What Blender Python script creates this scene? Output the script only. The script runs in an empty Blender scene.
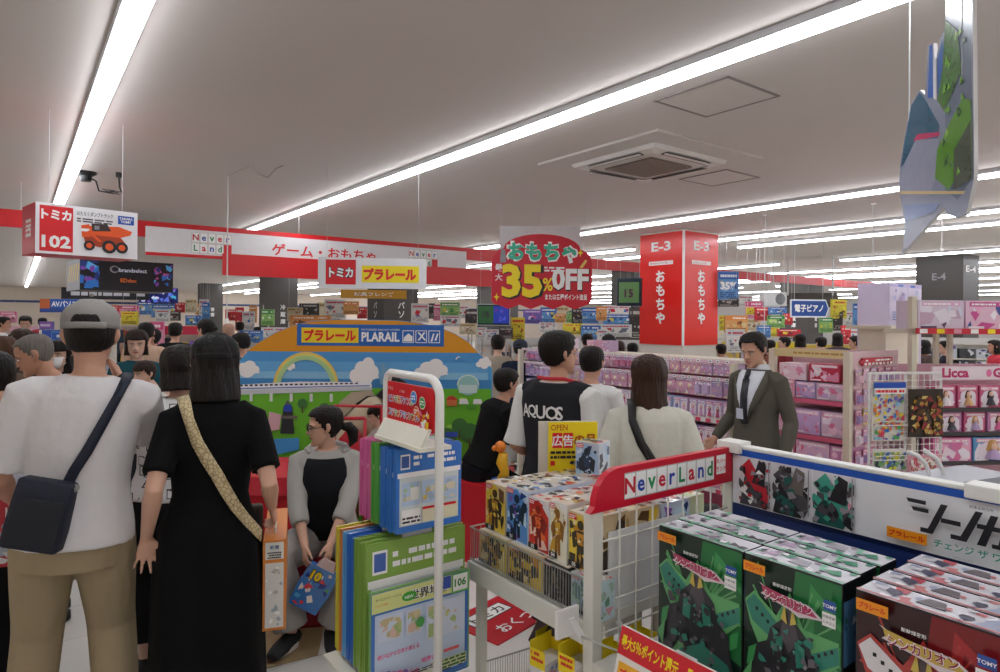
import bpy, math, random
from mathutils import Vector, Matrix, noise
PI = math.pi
V = Vector
# ---------------------------------------------------------------- camera, world, light, exposure
FPX, HX, HY, ROLL, EYE = 655.0, 500.0, 319.0, math.radians(0.45), 1.68
scene = bpy.context.scene
COL = scene.collection
cam_data = bpy.data.cameras.new('camera')
cam_data.sensor_width = 36.0
cam_data.lens = 36.0 * FPX / 1000.0
cam_data.shift_y = -(336.0 - HY) / 1000.0
cam_data.clip_start = 0.05
cam_data.clip_end = 200
cam = bpy.data.objects.new('camera', cam_data)
COL.objects.link(cam)
cam.matrix_world = Matrix.Translation((0, 0, EYE)) @ Matrix.Rotation(PI / 2, 4, 'X') @ Matrix.Rotation(ROLL, 4, 'Z')
scene.camera = cam
world = bpy.data.worlds.new('world')
scene.world = world
world.use_nodes = True
world.node_tree.nodes['Background'].inputs[0].default_value = (0.9, 0.95, 1, 1)
world.node_tree.nodes['Background'].inputs[1].default_value = 0.05
scene.view_settings.view_transform = 'Standard'
scene.view_settings.look = 'None'
scene.view_settings.gamma = 1
scene.view_settings.use_curve_mapping = False
scene.view_settings.exposure = 0.27
STRIP = 13.0            # radiance of the ceiling light strips
CEIL = 3.22

# ---------------------------------------------------------------- coordinates
def P(px, py, d):
    """the point at distance d in front of the camera seen at pixel px, py"""
    dx, dy = px - HX, HY - py
    a = dx * math.cos(ROLL) - dy * math.sin(ROLL)
    b = dx * math.sin(ROLL) + dy * math.cos(ROLL)
    return V((a / FPX * d, d, EYE + b / FPX * d))
TH = math.atan2(485, FPX)
U = V((-math.sin(TH), math.cos(TH), 0))     # along the aisles, away and to the left
W = V((math.cos(TH), math.sin(TH), 0))      # across the aisles, away and to the right
UP = V((0, 0, 1))
AISLE = math.atan2(W.y, W.x)                # heading of W
def B(s, t, z=0.0):
    return W * s + U * t + UP * z
def st(p):
    return (p.dot(W), p.dot(U))

# ---------------------------------------------------------------- materials
def lin(c):
    c = c / 255.0
    return c / 12.92 if c <= 0.04045 else ((c + 0.055) / 1.055) ** 2.4
def rgb(h):
    if isinstance(h, str):
        h = h.lstrip('#')
        return tuple(lin(int(h[i:i + 2], 16)) for i in (0, 2, 4)) + (1,)
    return tuple(lin(c) for c in h) + (1,)
_mats = {}
def M(col, rough=0.55, metal=0.0, var=0.06, scale=12.0, bump=0.0, bscale=40.0, emit=0.0, alpha=1.0, stretch=None, coat=0.0, trans=0.0):
    """a plain procedural surface: a colour that varies a little with a noise, optional bump"""
    key = (str(col), rough, metal, var, scale, bump, bscale, emit, alpha, stretch, coat, trans)
    if key in _mats:
        return _mats[key]
    m = bpy.data.materials.new('surface_' + str(len(_mats)))
    m.use_nodes = True
    nt = m.node_tree
    bs = nt.nodes['Principled BSDF']
    c = rgb(col)
    bs.inputs['Base Color'].default_value = c
    bs.inputs['Roughness'].default_value = rough
    bs.inputs['Metallic'].default_value = metal
    bs.inputs['Alpha'].default_value = alpha
    bs.inputs['Coat Weight'].default_value = coat
    bs.inputs['Transmission Weight'].default_value = trans
    tc = nt.nodes.new('ShaderNodeTexCoord')
    src = tc.outputs['Object']
    if stretch:
        mp = nt.nodes.new('ShaderNodeMapping')
        mp.inputs['Scale'].default_value = stretch
        nt.links.new(src, mp.inputs['Vector'])
        src = mp.outputs['Vector']
    if var > 0:
        nz = nt.nodes.new('ShaderNodeTexNoise')
        nz.inputs['Scale'].default_value = scale
        nz.inputs['Detail'].default_value = 3
        nt.links.new(src, nz.inputs['Vector'])
        mx = nt.nodes.new('ShaderNodeMix')
        mx.data_type = 'RGBA'
        mx.inputs['A'].default_value = tuple(x * (1 - var) for x in c[:3]) + (1,)
        mx.inputs['B'].default_value = tuple(min(1, x * (1 + var)) for x in c[:3]) + (1,)
        nt.links.new(nz.outputs['Fac'], mx.inputs['Factor'])
        nt.links.new(mx.outputs['Result'], bs.inputs['Base Color'])
    if bump > 0:
        nb = nt.nodes.new('ShaderNodeTexNoise')
        nb.inputs['Scale'].default_value = bscale
        nb.inputs['Detail'].default_value = 4
        nt.links.new(src, nb.inputs['Vector'])
        bp = nt.nodes.new('ShaderNodeBump')
        bp.inputs['Strength'].default_value = bump
        bp.inputs['Distance'].default_value = 0.02
        nt.links.new(nb.outputs['Fac'], bp.inputs['Height'])
        nt.links.new(bp.outputs['Normal'], bs.inputs['Normal'])
    if emit > 0:
        bs.inputs['Emission Color'].default_value = c
        bs.inputs['Emission Strength'].default_value = emit
    _mats[key] = m
    return m
def PRINT(cols, scale=14.0, seed=0.0, rough=0.35, stretch=(1, 1, 1), emit=0.0, coat=0.0):
    """busy colour printing: patches of flat ink in the listed colours"""
    key = ('print', tuple(cols), scale, seed, rough, stretch, emit, coat)
    if key in _mats:
        return _mats[key]
    m = bpy.data.materials.new('printed_' + str(len(_mats)))
    m.use_nodes = True
    nt = m.node_tree
    bs = nt.nodes['Principled BSDF']
    bs.inputs['Roughness'].default_value = rough
    bs.inputs['Coat Weight'].default_value = coat
    tc = nt.nodes.new('ShaderNodeTexCoord')
    mp = nt.nodes.new('ShaderNodeMapping')
    mp.inputs['Location'].default_value = (seed * 1.7, seed * 0.9, seed * 2.3)
    mp.inputs['Scale'].default_value = stretch
    nt.links.new(tc.outputs['Object'], mp.inputs['Vector'])
    nz = nt.nodes.new('ShaderNodeTexNoise')
    nz.inputs['Scale'].default_value = scale * 0.8
    nz.inputs['Detail'].default_value = 2
    nt.links.new(mp.outputs['Vector'], nz.inputs['Vector'])
    ad = nt.nodes.new('ShaderNodeVectorMath')
    ad.operation = 'MULTIPLY_ADD'
    ad.inputs[1].default_value = (0.9 / scale,) * 3
    nt.links.new(nz.outputs['Color'], ad.inputs[0])
    nt.links.new(mp.outputs['Vector'], ad.inputs[2])
    vo = nt.nodes.new('ShaderNodeTexVoronoi')
    vo.inputs['Scale'].default_value = scale
    vo.distance = 'CHEBYCHEV'
    nt.links.new(ad.outputs[0], vo.inputs['Vector'])
    sp = nt.nodes.new('ShaderNodeSeparateColor')
    nt.links.new(vo.outputs['Color'], sp.inputs[0])
    cr = nt.nodes.new('ShaderNodeValToRGB')
    cr.color_ramp.interpolation = 'CONSTANT'
    els = cr.color_ramp.elements
    while len(els) < len(cols):
        els.new(0.5)
    for i, c in enumerate(cols):
        els[i].position = i / len(cols)
        els[i].color = rgb(c)
    nt.links.new(sp.outputs[0], cr.inputs['Fac'])
    nt.links.new(cr.outputs['Color'], bs.inputs['Base Color'])
    if emit > 0:
        nt.links.new(cr.outputs['Color'], bs.inputs['Emission Color'])
        bs.inputs['Emission Strength'].default_value = emit
    _mats[key] = m
    return m

# ---------------------------------------------------------------- lettering
_txt = {}
def text_data(s, bold=0.0, mono=False):
    key = (s, bold)
    if key in _txt:
        return _txt[key]
    cu = bpy.data.curves.new('lettering', 'FONT')
    cu.body = s
    cu.size = 1.0
    cu.offset = bold
    cu.resolution_u = 2
    ob = bpy.data.objects.new('lettering', cu)
    COL.objects.link(ob)
    dg = bpy.context.evaluated_depsgraph_get()
    me = bpy.data.meshes.new_from_object(ob.evaluated_get(dg))
    vs = [v.co.copy() for v in me.vertices]
    fs = [tuple(p.vertices) for p in me.polygons]
    bpy.data.objects.remove(ob)
    bpy.data.curves.remove(cu)
    bpy.data.meshes.remove(me)
    if not vs:
        vs = [V((0, 0, 0))]
    x0 = min(v.x for v in vs); x1 = max(v.x for v in vs)
    y0 = min(v.y for v in vs); y1 = max(v.y for v in vs)
    _txt[key] = (vs, fs, x0, x1, y0, y1)
    return _txt[key]

# ---------------------------------------------------------------- mesh building
class MB:
    def __init__(self):
        self.v, self.f, self.m, self.mats = [], [], [], []
    def mi(self, mat):
        if mat not in self.mats:
            self.mats.append(mat)
        return self.mats.index(mat)
    def add(self, vs, fs, mat):
        n = len(self.v)
        self.v.extend(V(v) for v in vs)
        k = self.mi(mat)
        for f in fs:
            self.f.append(tuple(i + n for i in f))
            self.m.append(k)
    def box(self, c, size, mat, ax=None, rz=0.0):
        """box with centre c, size along three axes"""
        c = V(c)
        if ax is None:
            ax = (V((math.cos(rz), math.sin(rz), 0)), V((-math.sin(rz), math.cos(rz), 0)), UP)
        h = [ax[i] * (size[i] / 2) for i in range(3)]
        vs = [c + h[0] * sx + h[1] * sy + h[2] * sz for sz in (-1, 1) for sy in (-1, 1) for sx in (-1, 1)]
        fs = [(0, 2, 3, 1), (4, 5, 7, 6), (0, 1, 5, 4), (2, 6, 7, 3), (0, 4, 6, 2), (1, 3, 7, 5)]
        self.add(vs, fs, mat)
    def prism(self, pts, ext, mat, side=None):
        """planar outline pts (3-D) pushed along ext; counter-clockwise seen against ext"""
        n = len(pts)
        ext = V(ext)
        a = [V(p) for p in pts]
        b = [p + ext for p in a]
        self.add(a + b, [tuple(range(n - 1, -1, -1)), tuple(range(n, 2 * n))], mat)
        self.add(a + b, [(i, (i + 1) % n, n + (i + 1) % n, n + i) for i in range(n)], side or mat)
    def loft(self, rings, mat, caps=True, closed=True):
        n = len(rings[0])
        vs = [p for r in rings for p in r]
        fs = []
        for k in range(len(rings) - 1):
            for i in range(n if closed else n - 1):
                j = (i + 1) % n
                fs.append((k * n + i, k * n + j, (k + 1) * n + j, (k + 1) * n + i))
        if caps:
            fs.append(tuple(range(n - 1, -1, -1)))
            fs.append(tuple((len(rings) - 1) * n + i for i in range(n)))
        self.add(vs, fs, mat)
    def tube(self, pts, r, mat, n=8, round_ends=False, flat=None):
        """round bar along pts; r a number or a radius per point; flat=(sx, sy) squashes the section"""
        pts = [V(p) for p in pts]
        rs = [r] * len(pts) if isinstance(r, (int, float)) else list(r)
        if round_ends:
            d0 = (pts[0] - pts[1]).normalized(); d1 = (pts[-1] - pts[-2]).normalized()
            e0 = [pts[0] + d0 * rs[0] * 0.85, pts[0] + d0 * rs[0] * 0.5]
            e1 = [pts[-1] + d1 * rs[-1] * 0.5, pts[-1] + d1 * rs[-1] * 0.85]
            r0, r1 = rs[0], rs[-1]
            pts = e0 + pts + e1
            rs = [r0 * 0.45, r0 * 0.85] + rs + [r1 * 0.85, r1 * 0.45]
        rings = []
        t = (pts[1] - pts[0]).normalized()
        ref = UP if abs(t.z) < 0.9 else V((0, 1, 0))
        x = t.cross(ref).normalized()
        for i, p in enumerate(pts):
            if i == 0:
                tn = pts[1] - pts[0]
            elif i == len(pts) - 1:
                tn = pts[-1] - pts[-2]
            else:
                tn = (pts[i + 1] - pts[i]).normalized() + (pts[i] - pts[i - 1]).normalized()
            if tn.length < 1e-9:
                tn = t
            tn.normalize()
            x = (x - tn * x.dot(tn))
            if x.length < 1e-6:
                x = tn.orthogonal()
            x.normalize()
            y = tn.cross(x)
            fx, fy = flat or (1, 1)
            rings.append([p + x * (math.cos(2 * PI * k / n) * rs[i] * fx) + y * (math.sin(2 * PI * k / n) * rs[i] * fy) for k in range(n)])
        self.loft(rings, mat)
    def ball(self, c, r, mat, n=12, m=8):
        c = V(c)
        r = V((r, r, r)) if isinstance(r, (int, float)) else V(r)
        rings = []
        for k in range(m + 1):
            a = -PI / 2 + PI * (0.04 + 0.92 * k / m)
            rings.append([c + V((r.x * math.cos(a) * math.cos(2 * PI * i / n), r.y * math.cos(a) * math.sin(2 * PI * i / n), r.z * math.sin(a))) for i in range(n)])
        self.loft(rings, mat)
    def build(self, name, parent=None, smooth=False, bevel=0.0, loc=None):
        me = bpy.data.meshes.new(name)
        off = V(loc) if loc is not None else V((0, 0, 0))
        me.from_pydata([tuple(v - off) for v in self.v], [], self.f)
        for mt in self.mats:
            me.materials.append(mt)
        if self.m:
            me.polygons.foreach_set('material_index', self.m)
        if smooth:
            me.polygons.foreach_set('use_smooth', [True] * len(self.f))
        me.update()
        ob = bpy.data.objects.new(name, me)
        COL.objects.link(ob)
        if loc is not None:
            ob.location = off
        if parent is not None:
            ob.parent = parent
        if bevel > 0:
            bv = ob.modifiers.new('bevel', 'BEVEL')
            bv.width = bevel
            bv.segments = 2
            bv.limit_method = 'ANGLE'
            bv.angle_limit = math.radians(50)
        return ob

class Art:
    """flat printing on a face: o lower left corner, R across, T up, sizes w, h; coordinates run 0..1"""
    def __init__(self, mb, o, R, T, w, h, step=0.0006, k0=1):
        self.mb, self.o, self.R, self.T, self.w, self.h = mb, V(o), V(R).normalized(), V(T).normalized(), w, h
        self.N = self.R.cross(self.T).normalized()
        self.k, self.step = k0, step
    def pt(self, x, y, lift=None):
        return self.o + self.R * (x * self.w) + self.T * (y * self.h) + self.N * ((self.k if lift is None else lift) * self.step)
    def poly(self, pts, mat):
        self.mb.add([self.pt(x, y) for x, y in pts], [tuple(range(len(pts)))], mat)
        self.k += 1
    def rect(self, x0, y0, x1, y1, mat):
        self.poly([(x0, y0), (x1, y0), (x1, y1), (x0, y1)], mat)
    def disc(self, x, y, rx, ry, mat, n=20, a0=0, a1=2 * PI):
        full = abs(a1 - a0 - 2 * PI) < 1e-6
        self.poly([(x + rx * math.cos(a0 + (a1 - a0) * i / (n if full else n - 1)), y + ry * math.sin(a0 + (a1 - a0) * i / (n if full else n - 1))) for i in range(n)], mat)
    def arc(self, x, y, rx, ry, tk, mat, a0=0, a1=PI, n=20):
        vs, fs = [], []
        for i in range(n + 1):
            a = a0 + (a1 - a0) * i / n
            vs += [self.pt(x + rx * math.cos(a), y + ry * math.sin(a)), self.pt(x + (rx - tk * self.h / self.w) * math.cos(a), y + (ry - tk) * math.sin(a))]
        for i in range(n):
            fs.append((2 * i + 1, 2 * i, 2 * i + 2, 2 * i + 3))
        self.mb.add(vs, fs, mat)
        self.k += 1
    def text(self, s, x, y, hh, mat, bold=0.02, align='C', wide=None, slant=0.0):
        """letters of height hh (share of the face height), centred on x (or from x), base at y, stretched to width wide"""
        vs, fs, x0, x1, y0, y1 = text_data(s, bold)
        sy = hh * self.h / max(1e-6, (y1 - y0))
        sx = sy if wide is None else wide * self.w / max(1e-6, x1 - x0)
        bx = x * self.w - (0 if align == 'L' else (x1 - x0) * sx / (2 if align == 'C' else 1))
        lift = self.N * (self.k * self.step)
        out = [self.o + self.R * (bx + (v.x - x0) * sx + slant * (v.y - y0) * sy) + self.T * (y * self.h + (v.y - y0) * sy) + lift for v in vs]
        self.mb.add(out, fs, mat)
        self.k += 1
    def vtext(self, s, x, y, hh, gap, mat, bold=0.02):
        for i, ch in enumerate(s):
            self.text(ch, x, y - i * gap, hh, mat, bold)
            self.k -= 1
        self.k += 1
    def shards(self, rnd, x0, y0, x1, y1, mats, n, big=0.3):
        """angular flat shapes scattered over part of the face"""
        for i in range(n):
            cx, cy = rnd.uniform(x0, x1), rnd.uniform(y0, y1)
            r = rnd.uniform(0.35, 1) * big
            a = rnd.uniform(0, 2 * PI)
            kk = rnd.choice((3, 4, 4, 5))
            pts = []
            for j in range(kk):
                b = a + 2 * PI * j / kk + rnd.uniform(-.3, .3)
                q = r * rnd.uniform(0.4, 1)
                pts.append((min(x1, max(x0, cx + q * math.cos(b))), min(y1, max(y0, cy + q * math.sin(b) * self.w / self.h))))
            self.poly(pts, rnd.choice(mats))
            self.k -= .8
    def lines(self, rnd, x0, y0, x1, y1, mat, rows, fill=0.9):
        """rows of small print"""
        hgt = (y1 - y0) / rows
        for r in range(rows):
            x = x0
            while x < x1 - 0.01:
                w = rnd.uniform(0.03, 0.12)
                if rnd.random() < fill:
                    self.rect(x, y0 + r * hgt + hgt * .2, min(x1, x + w), y0 + r * hgt + hgt * .75, mat)
                    self.k -= 1
                x += w + 0.015
        self.k += 1

def empty(name, loc=(0, 0, 0), rz=0.0):
    o = bpy.data.objects.new(name, None)
    COL.objects.link(o)
    o.location = loc
    o.rotation_euler = (0, 0, rz)
    o.empty_display_size = 0.1
    return o
def tag(o, label=None, cat=None, group=None, kind=None):
    if label: o['label'] = label
    if cat: o['category'] = cat
    if group: o['group'] = group
    if kind: o['kind'] = kind
    return o
def copy_thing(o, loc=None, rz=None, label=None, group=None):
    """a copy of a thing, its parts and their sub-parts, sharing meshes"""
    def rec(src, par):
        c = src.copy()
        COL.objects.link(c)
        if par is not None:
            c.parent = par
        for ch in list(src.children):
            rec(ch, c)
        return c
    r = rec(o, None)
    if loc is not None: r.location = loc
    if rz is not None: r.rotation_euler = (0, 0, rz)
    if label: r['label'] = label
    if group: r['group'] = group
    return r
_ORD = 'first second third fourth fifth sixth seventh eighth ninth tenth eleventh twelfth thirteenth fourteenth fifteenth sixteenth seventeenth eighteenth nineteenth twentieth'.split()
def ordinal(i):
    if i < 20: return _ORD[i]
    t = ('twenty', 'thirty', 'forty')[(i + 1) // 10 - 2]
    return t + '-' + _ORD[(i + 1) % 10 - 1] if (i + 1) % 10 else t[:-1] + 'ieth'
WHITE = M('#e8e6e2', 0.45)
OFFWHITE = M('#dcd8cc', 0.45)
BLACK = M('#151515', 0.5)
RED = M('#d4141c', 0.4)
INKRED = M('#d8141e', 0.4, var=0.02)
YELLOW = M('#f2d818', 0.4, var=0.02)
BLUE = M('#1450b0', 0.4, var=0.02)
NAVY = M('#14245a', 0.45)
STEEL = M('#b8b8b4', 0.3, 0.9)
INK = M('#1c1c22', 0.5, var=0.0)
PAPER = M('#f0efec', 0.5, var=0.02)
# ---------------------------------------------------------------- the setting: one big sales floor
SMIN, SMAX, TMIN, TMAX = -7.0, 44.0, -9.0, 44.0
def slab(name, s0, s1, t0, t1, z0, z1, mat):
    mb = MB()
    mb.box(B((s0 + s1) / 2, (t0 + t1) / 2, (z0 + z1) / 2), (s1 - s0, t1 - t0, z1 - z0), mat, (W, U, UP))
    return tag(mb.build(name), kind='structure')
def floor_mat():
    m = bpy.data.materials.new('vinyl_tiles')
    m.use_nodes = True
    nt = m.node_tree
    bs = nt.nodes['Principled BSDF']
    bs.inputs['Roughness'].default_value = 0.22
    tc = nt.nodes.new('ShaderNodeTexCoord')
    mp = nt.nodes.new('ShaderNodeMapping')
    mp.inputs['Rotation'].default_value = (0, 0, -AISLE)
    nt.links.new(tc.outputs['Object'], mp.inputs['Vector'])
    br = nt.nodes.new('ShaderNodeTexBrick')
    br.offset = 0
    br.inputs['Color1'].default_value = rgb('#dedcd6')
    br.inputs['Color2'].default_value = rgb('#d4d1ca')
    br.inputs['Mortar'].default_value = rgb('#a9a59c')
    br.inputs['Scale'].default_value = 1.0
    br.inputs['Mortar Size'].default_value = 0.002
    br.inputs['Brick Width'].default_value = 0.45
    br.inputs['Row Height'].default_value = 0.45
    nt.links.new(mp.outputs[0], br.inputs['Vector'])
    nt.links.new(br.outputs['Color'], bs.inputs['Base Color'])
    return m
slab('floor', SMIN, SMAX, TMIN, TMAX, -0.1, 0, floor_mat())
def ceil_mat():
    m = bpy.data.materials.new('painted_ceiling_board')
    m.use_nodes = True
    nt = m.node_tree
    bs = nt.nodes['Principled BSDF']
    bs.inputs['Roughness'].default_value = 0.8
    tc = nt.nodes.new('ShaderNodeTexCoord')
    mp = nt.nodes.new('ShaderNodeMapping')
    mp.inputs['Rotation'].default_value = (0, 0, -AISLE)
    nt.links.new(tc.outputs['Object'], mp.inputs['Vector'])
    nz = nt.nodes.new('ShaderNodeTexNoise')
    nz.inputs['Scale'].default_value = 0.8
    nt.links.new(mp.outputs[0], nz.inputs['Vector'])
    mx = nt.nodes.new('ShaderNodeMix'); mx.data_type = 'RGBA'
    mx.inputs['A'].default_value = rgb('#cfc6bf')
    mx.inputs['B'].default_value = rgb('#d4cbc4')
    nt.links.new(nz.outputs['Fac'], mx.inputs['Factor'])
    nt.links.new(mx.outputs['Result'], bs.inputs['Base Color'])
    return m
slab('ceiling', SMIN, SMAX, TMIN, TMAX, CEIL, CEIL + 0.15, ceil_mat())
WALLC = M('#e2d2c2', 0.7)
slab('wall_back', SMIN, SMAX, TMAX, TMAX + 0.2, 0, CEIL, WALLC)
slab('wall_left', SMIN - 0.2, SMIN, TMIN, TMAX, 0, CEIL, WALLC)
slab('wall_right', SMAX, SMAX + 0.2, TMIN, TMAX, 0, CEIL, M('#c9c4c0', 0.7))
slab('wall_front', SMIN, SMAX, TMIN - 0.2, TMIN, 0, CEIL, WALLC)
slab('trim_1', SMIN, SMAX, TMAX - 0.03, TMAX, 2.38, 2.5, M('#3a4a7a', 0.5))
# slim white steel posts on the far wall
for i, (px, d) in enumerate(((13.5, 38), )):
    p = P(px, 316, d)
    mb = MB(); mb.box((p.x, p.y, CEIL / 2), (0.5, 0.5, CEIL), WHITE, (W, U, UP))
    tag(mb.build('pillar'), kind='structure')

# ceiling light strips: housing and diffuser, in continuous lines along the aisles
HC = CEIL - EYE
HOUS = M('#cfd0d4', 0.4)
GLOW = M('#f4f8ff', 0.5, var=0.0, emit=STRIP)
def strip(s, t0, t1, label):
    o = empty('ceiling_light', B(s, (t0 + t1) / 2, CEIL), AISLE)
    L = t1 - t0
    mb = MB(); mb.box((0, 0, -0.024), (0.125, L, 0.048), HOUS)
    mb.build('housing', o, bevel=0.004)
    mb = MB()
    prof = [(-0.058, -0.048), (-0.055, -0.072), (-0.035, -0.082), (0.035, -0.082), (0.055, -0.072), (0.058, -0.048)]
    mb.prism([(x, -L / 2 + .01, z) for x, z in prof], (0, L - .02, 0), GLOW)
    mb.build('diffuser', o)
    tag(o, label, 'ceiling light', 'lines of ceiling light strips')
def s_of(px, py):
    """offset of the line through a ceiling pixel"""
    d = HC / max(1e-3, (P(px, py, 1).z - EYE))
    return st(P(px, py, d))[0]
def t_of(px, py):
    d = HC / max(1e-3, (P(px, py, 1).z - EYE))
    return st(P(px, py, d))[1]
strip(s_of(134, 2), -8.5, 42, 'long bright light strip at top left running over the capped man')
strip(s_of(660, 73), -8.5, t_of(246, 229), 'long bright light strip crossing the middle of the ceiling past the air conditioner')
S3 = s_of(1000, 168)
strip(S3, -8.5, t_of(463, 248), 'light strip running just above the red pillar')
strip(S3, t_of(463, 248) + 5, 36, 'far light strip behind the red hanging fascia')
strip(-4.6, -8.5, 42, 'light strip added for illumination over the aisle at the far left edge')  # extra strip line, added to brighten the left side and far wall
rows = ((850, 222.5, 'light strip starting on the red pillar face', 697, None), (899, 229, 'light strip starting right of the red pillar', 738, None),
        (1000, 246.8, 'light strip broken by a gap above the dark hanging projector', 840, 1), (1000, 265.5, 'light strip above the red far fascia', 800, None))
for i, (px, py, lab, pxl, _) in enumerate(rows):
    s = s_of(px, py)
    # start of the strip at pixel column pxl
    a = (pxl - HX) / FPX
    d = s / (W.y + a * W.x)
    te = d * (U.y + a * U.x)
    strip(s, -8.5, te, lab)
    strip(s, te + 1.6, 43, lab.replace('light strip', 'far continuation of the strip'))
for i, s in enumerate((19.0, 22.5, 26.0, 30.5, 36.0, 41.0)):
    strip(s, -8.5, 15.4, 'light strip deep in the store, ' + ordinal(i) + ' line beyond the red far fascia')
    strip(s, 17, 43, 'light strip deep in the store, ' + ordinal(i) + ' line behind the thirty-five percent sign')
# ---------------------------------------------------------------- near display run on the right
FU, FW = AISLE, AISLE - PI / 2         # headings: front faces -U (towards the camera), front faces -W
def AB(mb, s0, s1, t0, t1, z0, z1, mat):
    mb.box(B((s0 + s1) / 2, (t0 + t1) / 2, (z0 + z1) / 2), (abs(s1 - s0), abs(t1 - t0), abs(z1 - z0)), mat, (W, U, UP))
def t_on(px, s):
    a = (px - HX) / FPX
    d = s / (W.y + a * W.x)
    return d * (U.y + a * U.x)
def s_on(px, t):
    a = (px - HX) / FPX
    d = t / (U.y + a * U.x)
    return d * (W.y + a * W.x)
STEELW = M('#dad7cc', 0.4, var=0.03)
CRIMSON = M('#c80f2c', 0.35, var=0.03)
ST = 1.36                                # the cross panel with the red name board stands on this line
SF, SS = 1.33, 2.0                       # shelf front and spine

def tiles(a, x0, x1, y0, y1, text, cols, border):
    n = len(text)
    w = (x1 - x0) / n
    for i, ch in enumerate(text):
        a.rect(x0 + i * w, y0, x0 + (i + 1) * w, y1, border); a.k -= 1
    a.k += 1
    for i, ch in enumerate(text):
        a.rect(x0 + i * w + w * .05, y0 + (y1 - y0) * .04, x0 + (i + 1) * w - w * .05, y1 - (y1 - y0) * .04, PAPER); a.k -= 1
    a.k += 1
    hh = (y1 - y0)
    for i, ch in enumerate(text):
        big = ch.isupper() or ch in 'd'
        a.text(ch, x0 + (i + .5) * w, y0 + hh * .2, hh * (.62 if big else .46), cols[i % len(cols)], 0.025); a.k -= 1
    a.k += 1
TCOL = [M('#c8142c', .4, var=0), M('#1c3fa0', .4, var=0), M('#12864a', .4, var=0), M('#c8142c', .4, var=0), M('#1c3fa0', .4, var=0), M('#12864a', .4, var=0), M('#c8142c', .4, var=0), M('#1c3fa0', .4, var=0), M('#12864a', .4, var=0)]
FINE = M('#b9b4ac', 0.5, var=0)

root = tag(empty('shop_fixture', B(1.7, 0.6, 0)), 'white steel shelf run with blue edged spine panel and wire cross panel in right foreground', 'display shelf')
def rel(mb, name, parent=None, **k):
    """build at world coordinates under a root that is not turned"""
    o = mb.build(name, parent, **k)
    if parent is not None:
        o.location = o.location - parent.location
    return o
def art_face_u(mb, s0, t, z0, w, h):
    return Art(mb, B(s0, t, z0), W, UP, w, h)
# posts
for s, z1 in ((SF + .017, 1.14), (SS + .015, 1.20)):
    mb = MB(); AB(mb, s - .018, s + .018, ST - .02, ST + .02, 0, z1, STEELW)
    rel(mb, 'post', root, bevel=.003)
mb = MB(); AB(mb, SS, SS + .02, -0.7, ST - .02, 0.0, 1.243, M('#1a2f66', .4)); rel(mb, 'spine_panel', root)
mb = MB()
AB(mb, SS - .016, SS + .026, -0.7, ST + .03, 1.243, 1.256, M('#e6e5de', .4))
for t in (ST - .02, .60):
    AB(mb, SS - .03, SS + .04, t - .045, t + .045, 1.228, 1.266, M('#e6e5de', .4))
rel(mb, 'top_cap', root, bevel=.004)
mb = MB(); AB(mb, SS - .014, SS, -0.7, ST - .02, 1.222, 1.243, M('#1552b4', .4)); rel(mb, 'blue_edge_strip', root)
mb = MB(); AB(mb, SF, SS, -0.7, ST - .02, .66, .70, STEELW); AB(mb, SF, SF + .02, -0.7, ST - .02, .62, .66, STEELW); rel(mb, 'shelf', root)
mb = MB(); AB(mb, SF + .03, SS, -0.7, ST - .02, .10, .14, STEELW); AB(mb, SF + .03, SF + .05, -0.7, ST - .02, 0, .10, STEELW); rel(mb, 'base_deck', root)
# wire cross panel
mb = MB()
for i in range(9):
    s = SF + .055 + i * .074
    mb.tube([B(s, ST, .2), B(s, ST, 1.13)], .0028, STEELW, 6)
for i in range(11):
    z = .22 + i * .09
    mb.tube([B(SF + .02, ST, z), B(SS, ST, z)], .0032, STEELW, 6)
rel(mb, 'wire_grid', root, smooth=True)
# red name board with coloured letter tiles
nb = tag(empty('name_board', B(SF - .02, ST - .025, 1.128), FU), 'crimson shelf name board with coloured letter tiles on white steel post', 'sign')
WL = SS - SF + .01
mb = MB()
out = [(0, 0), (WL, 0), (WL, .118), (.12, .118)] + [(.12 - .1 * math.sin(a), .018 + .1 * math.cos(a)) for a in [i * PI / 16 for i in range(1, 9)]]
mb.prism([(x, 0, z) for x, z in out], (0, .022, 0), CRIMSON)
b = mb.build('board', nb, bevel=.003)
mb = MB(); a = Art(mb, (0, -.0006, 0), (1, 0, 0), UP, WL, .118)
tiles(a, .205, .845, .17, .84, 'NeverLand', TCOL, FINE)
a.rect(.86, .3, .935, .84, PAPER)
a.text('ネバー', .897, .6, .14, INKRED); a.text('ランド', .897, .38, .14, INKRED)
mb.build('letter_tiles', nb)

# white/blue long banner on the spine
bn = tag(empty('shelf_banner', B(SS - .0135, ST - .03, 1.058), FW), 'long white banner with black slanted lettering and machine pictures along the blue spine', 'banner')
BL = 2.0
mb = MB(); mb.box((BL / 2, .006, .082), (BL, .012, .164), M('#e3e3e6', .35)); mb.build('board', bn)
TEAL = M('#3d9c86', .4, var=.02); DTEAL = M('#1c5a52', .4, var=.02); GREY1 = M('#4a474c', .4, var=.05); GREY2 = M('#8c8a90', .4, var=.05); DARK = M('#201f24', .4, var=0)
MACHR = M('#c02030', .4, var=.02); PINK = M('#d890a8', .4, var=.02); GOLD = M('#d8a830', .4, var=.02)
def fx(px):
    return (ST - .03 - t_on(px, SS)) / BL
mb = MB(); a = Art(mb, (0, -.0004, 0), (1, 0, 0), UP, BL, .164)
rnd = random.Random(5)
cuts = [fx(743), fx(776), fx(816), fx(860)]
sets = ([MACHR, MACHR, GREY1, PAPER, DARK, M('#7a1018', .4)], [GREY1, GREY2, DARK, DTEAL, M('#6d6560', .4)], [TEAL, TEAL, DTEAL, GREY1, DARK, PINK])
for i in range(3):
    a.rect(cuts[i] + .001, 0, cuts[i + 1] - .001, 1, M('#d8d6da', .4)); a.k -= 1
a.k += 1
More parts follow.
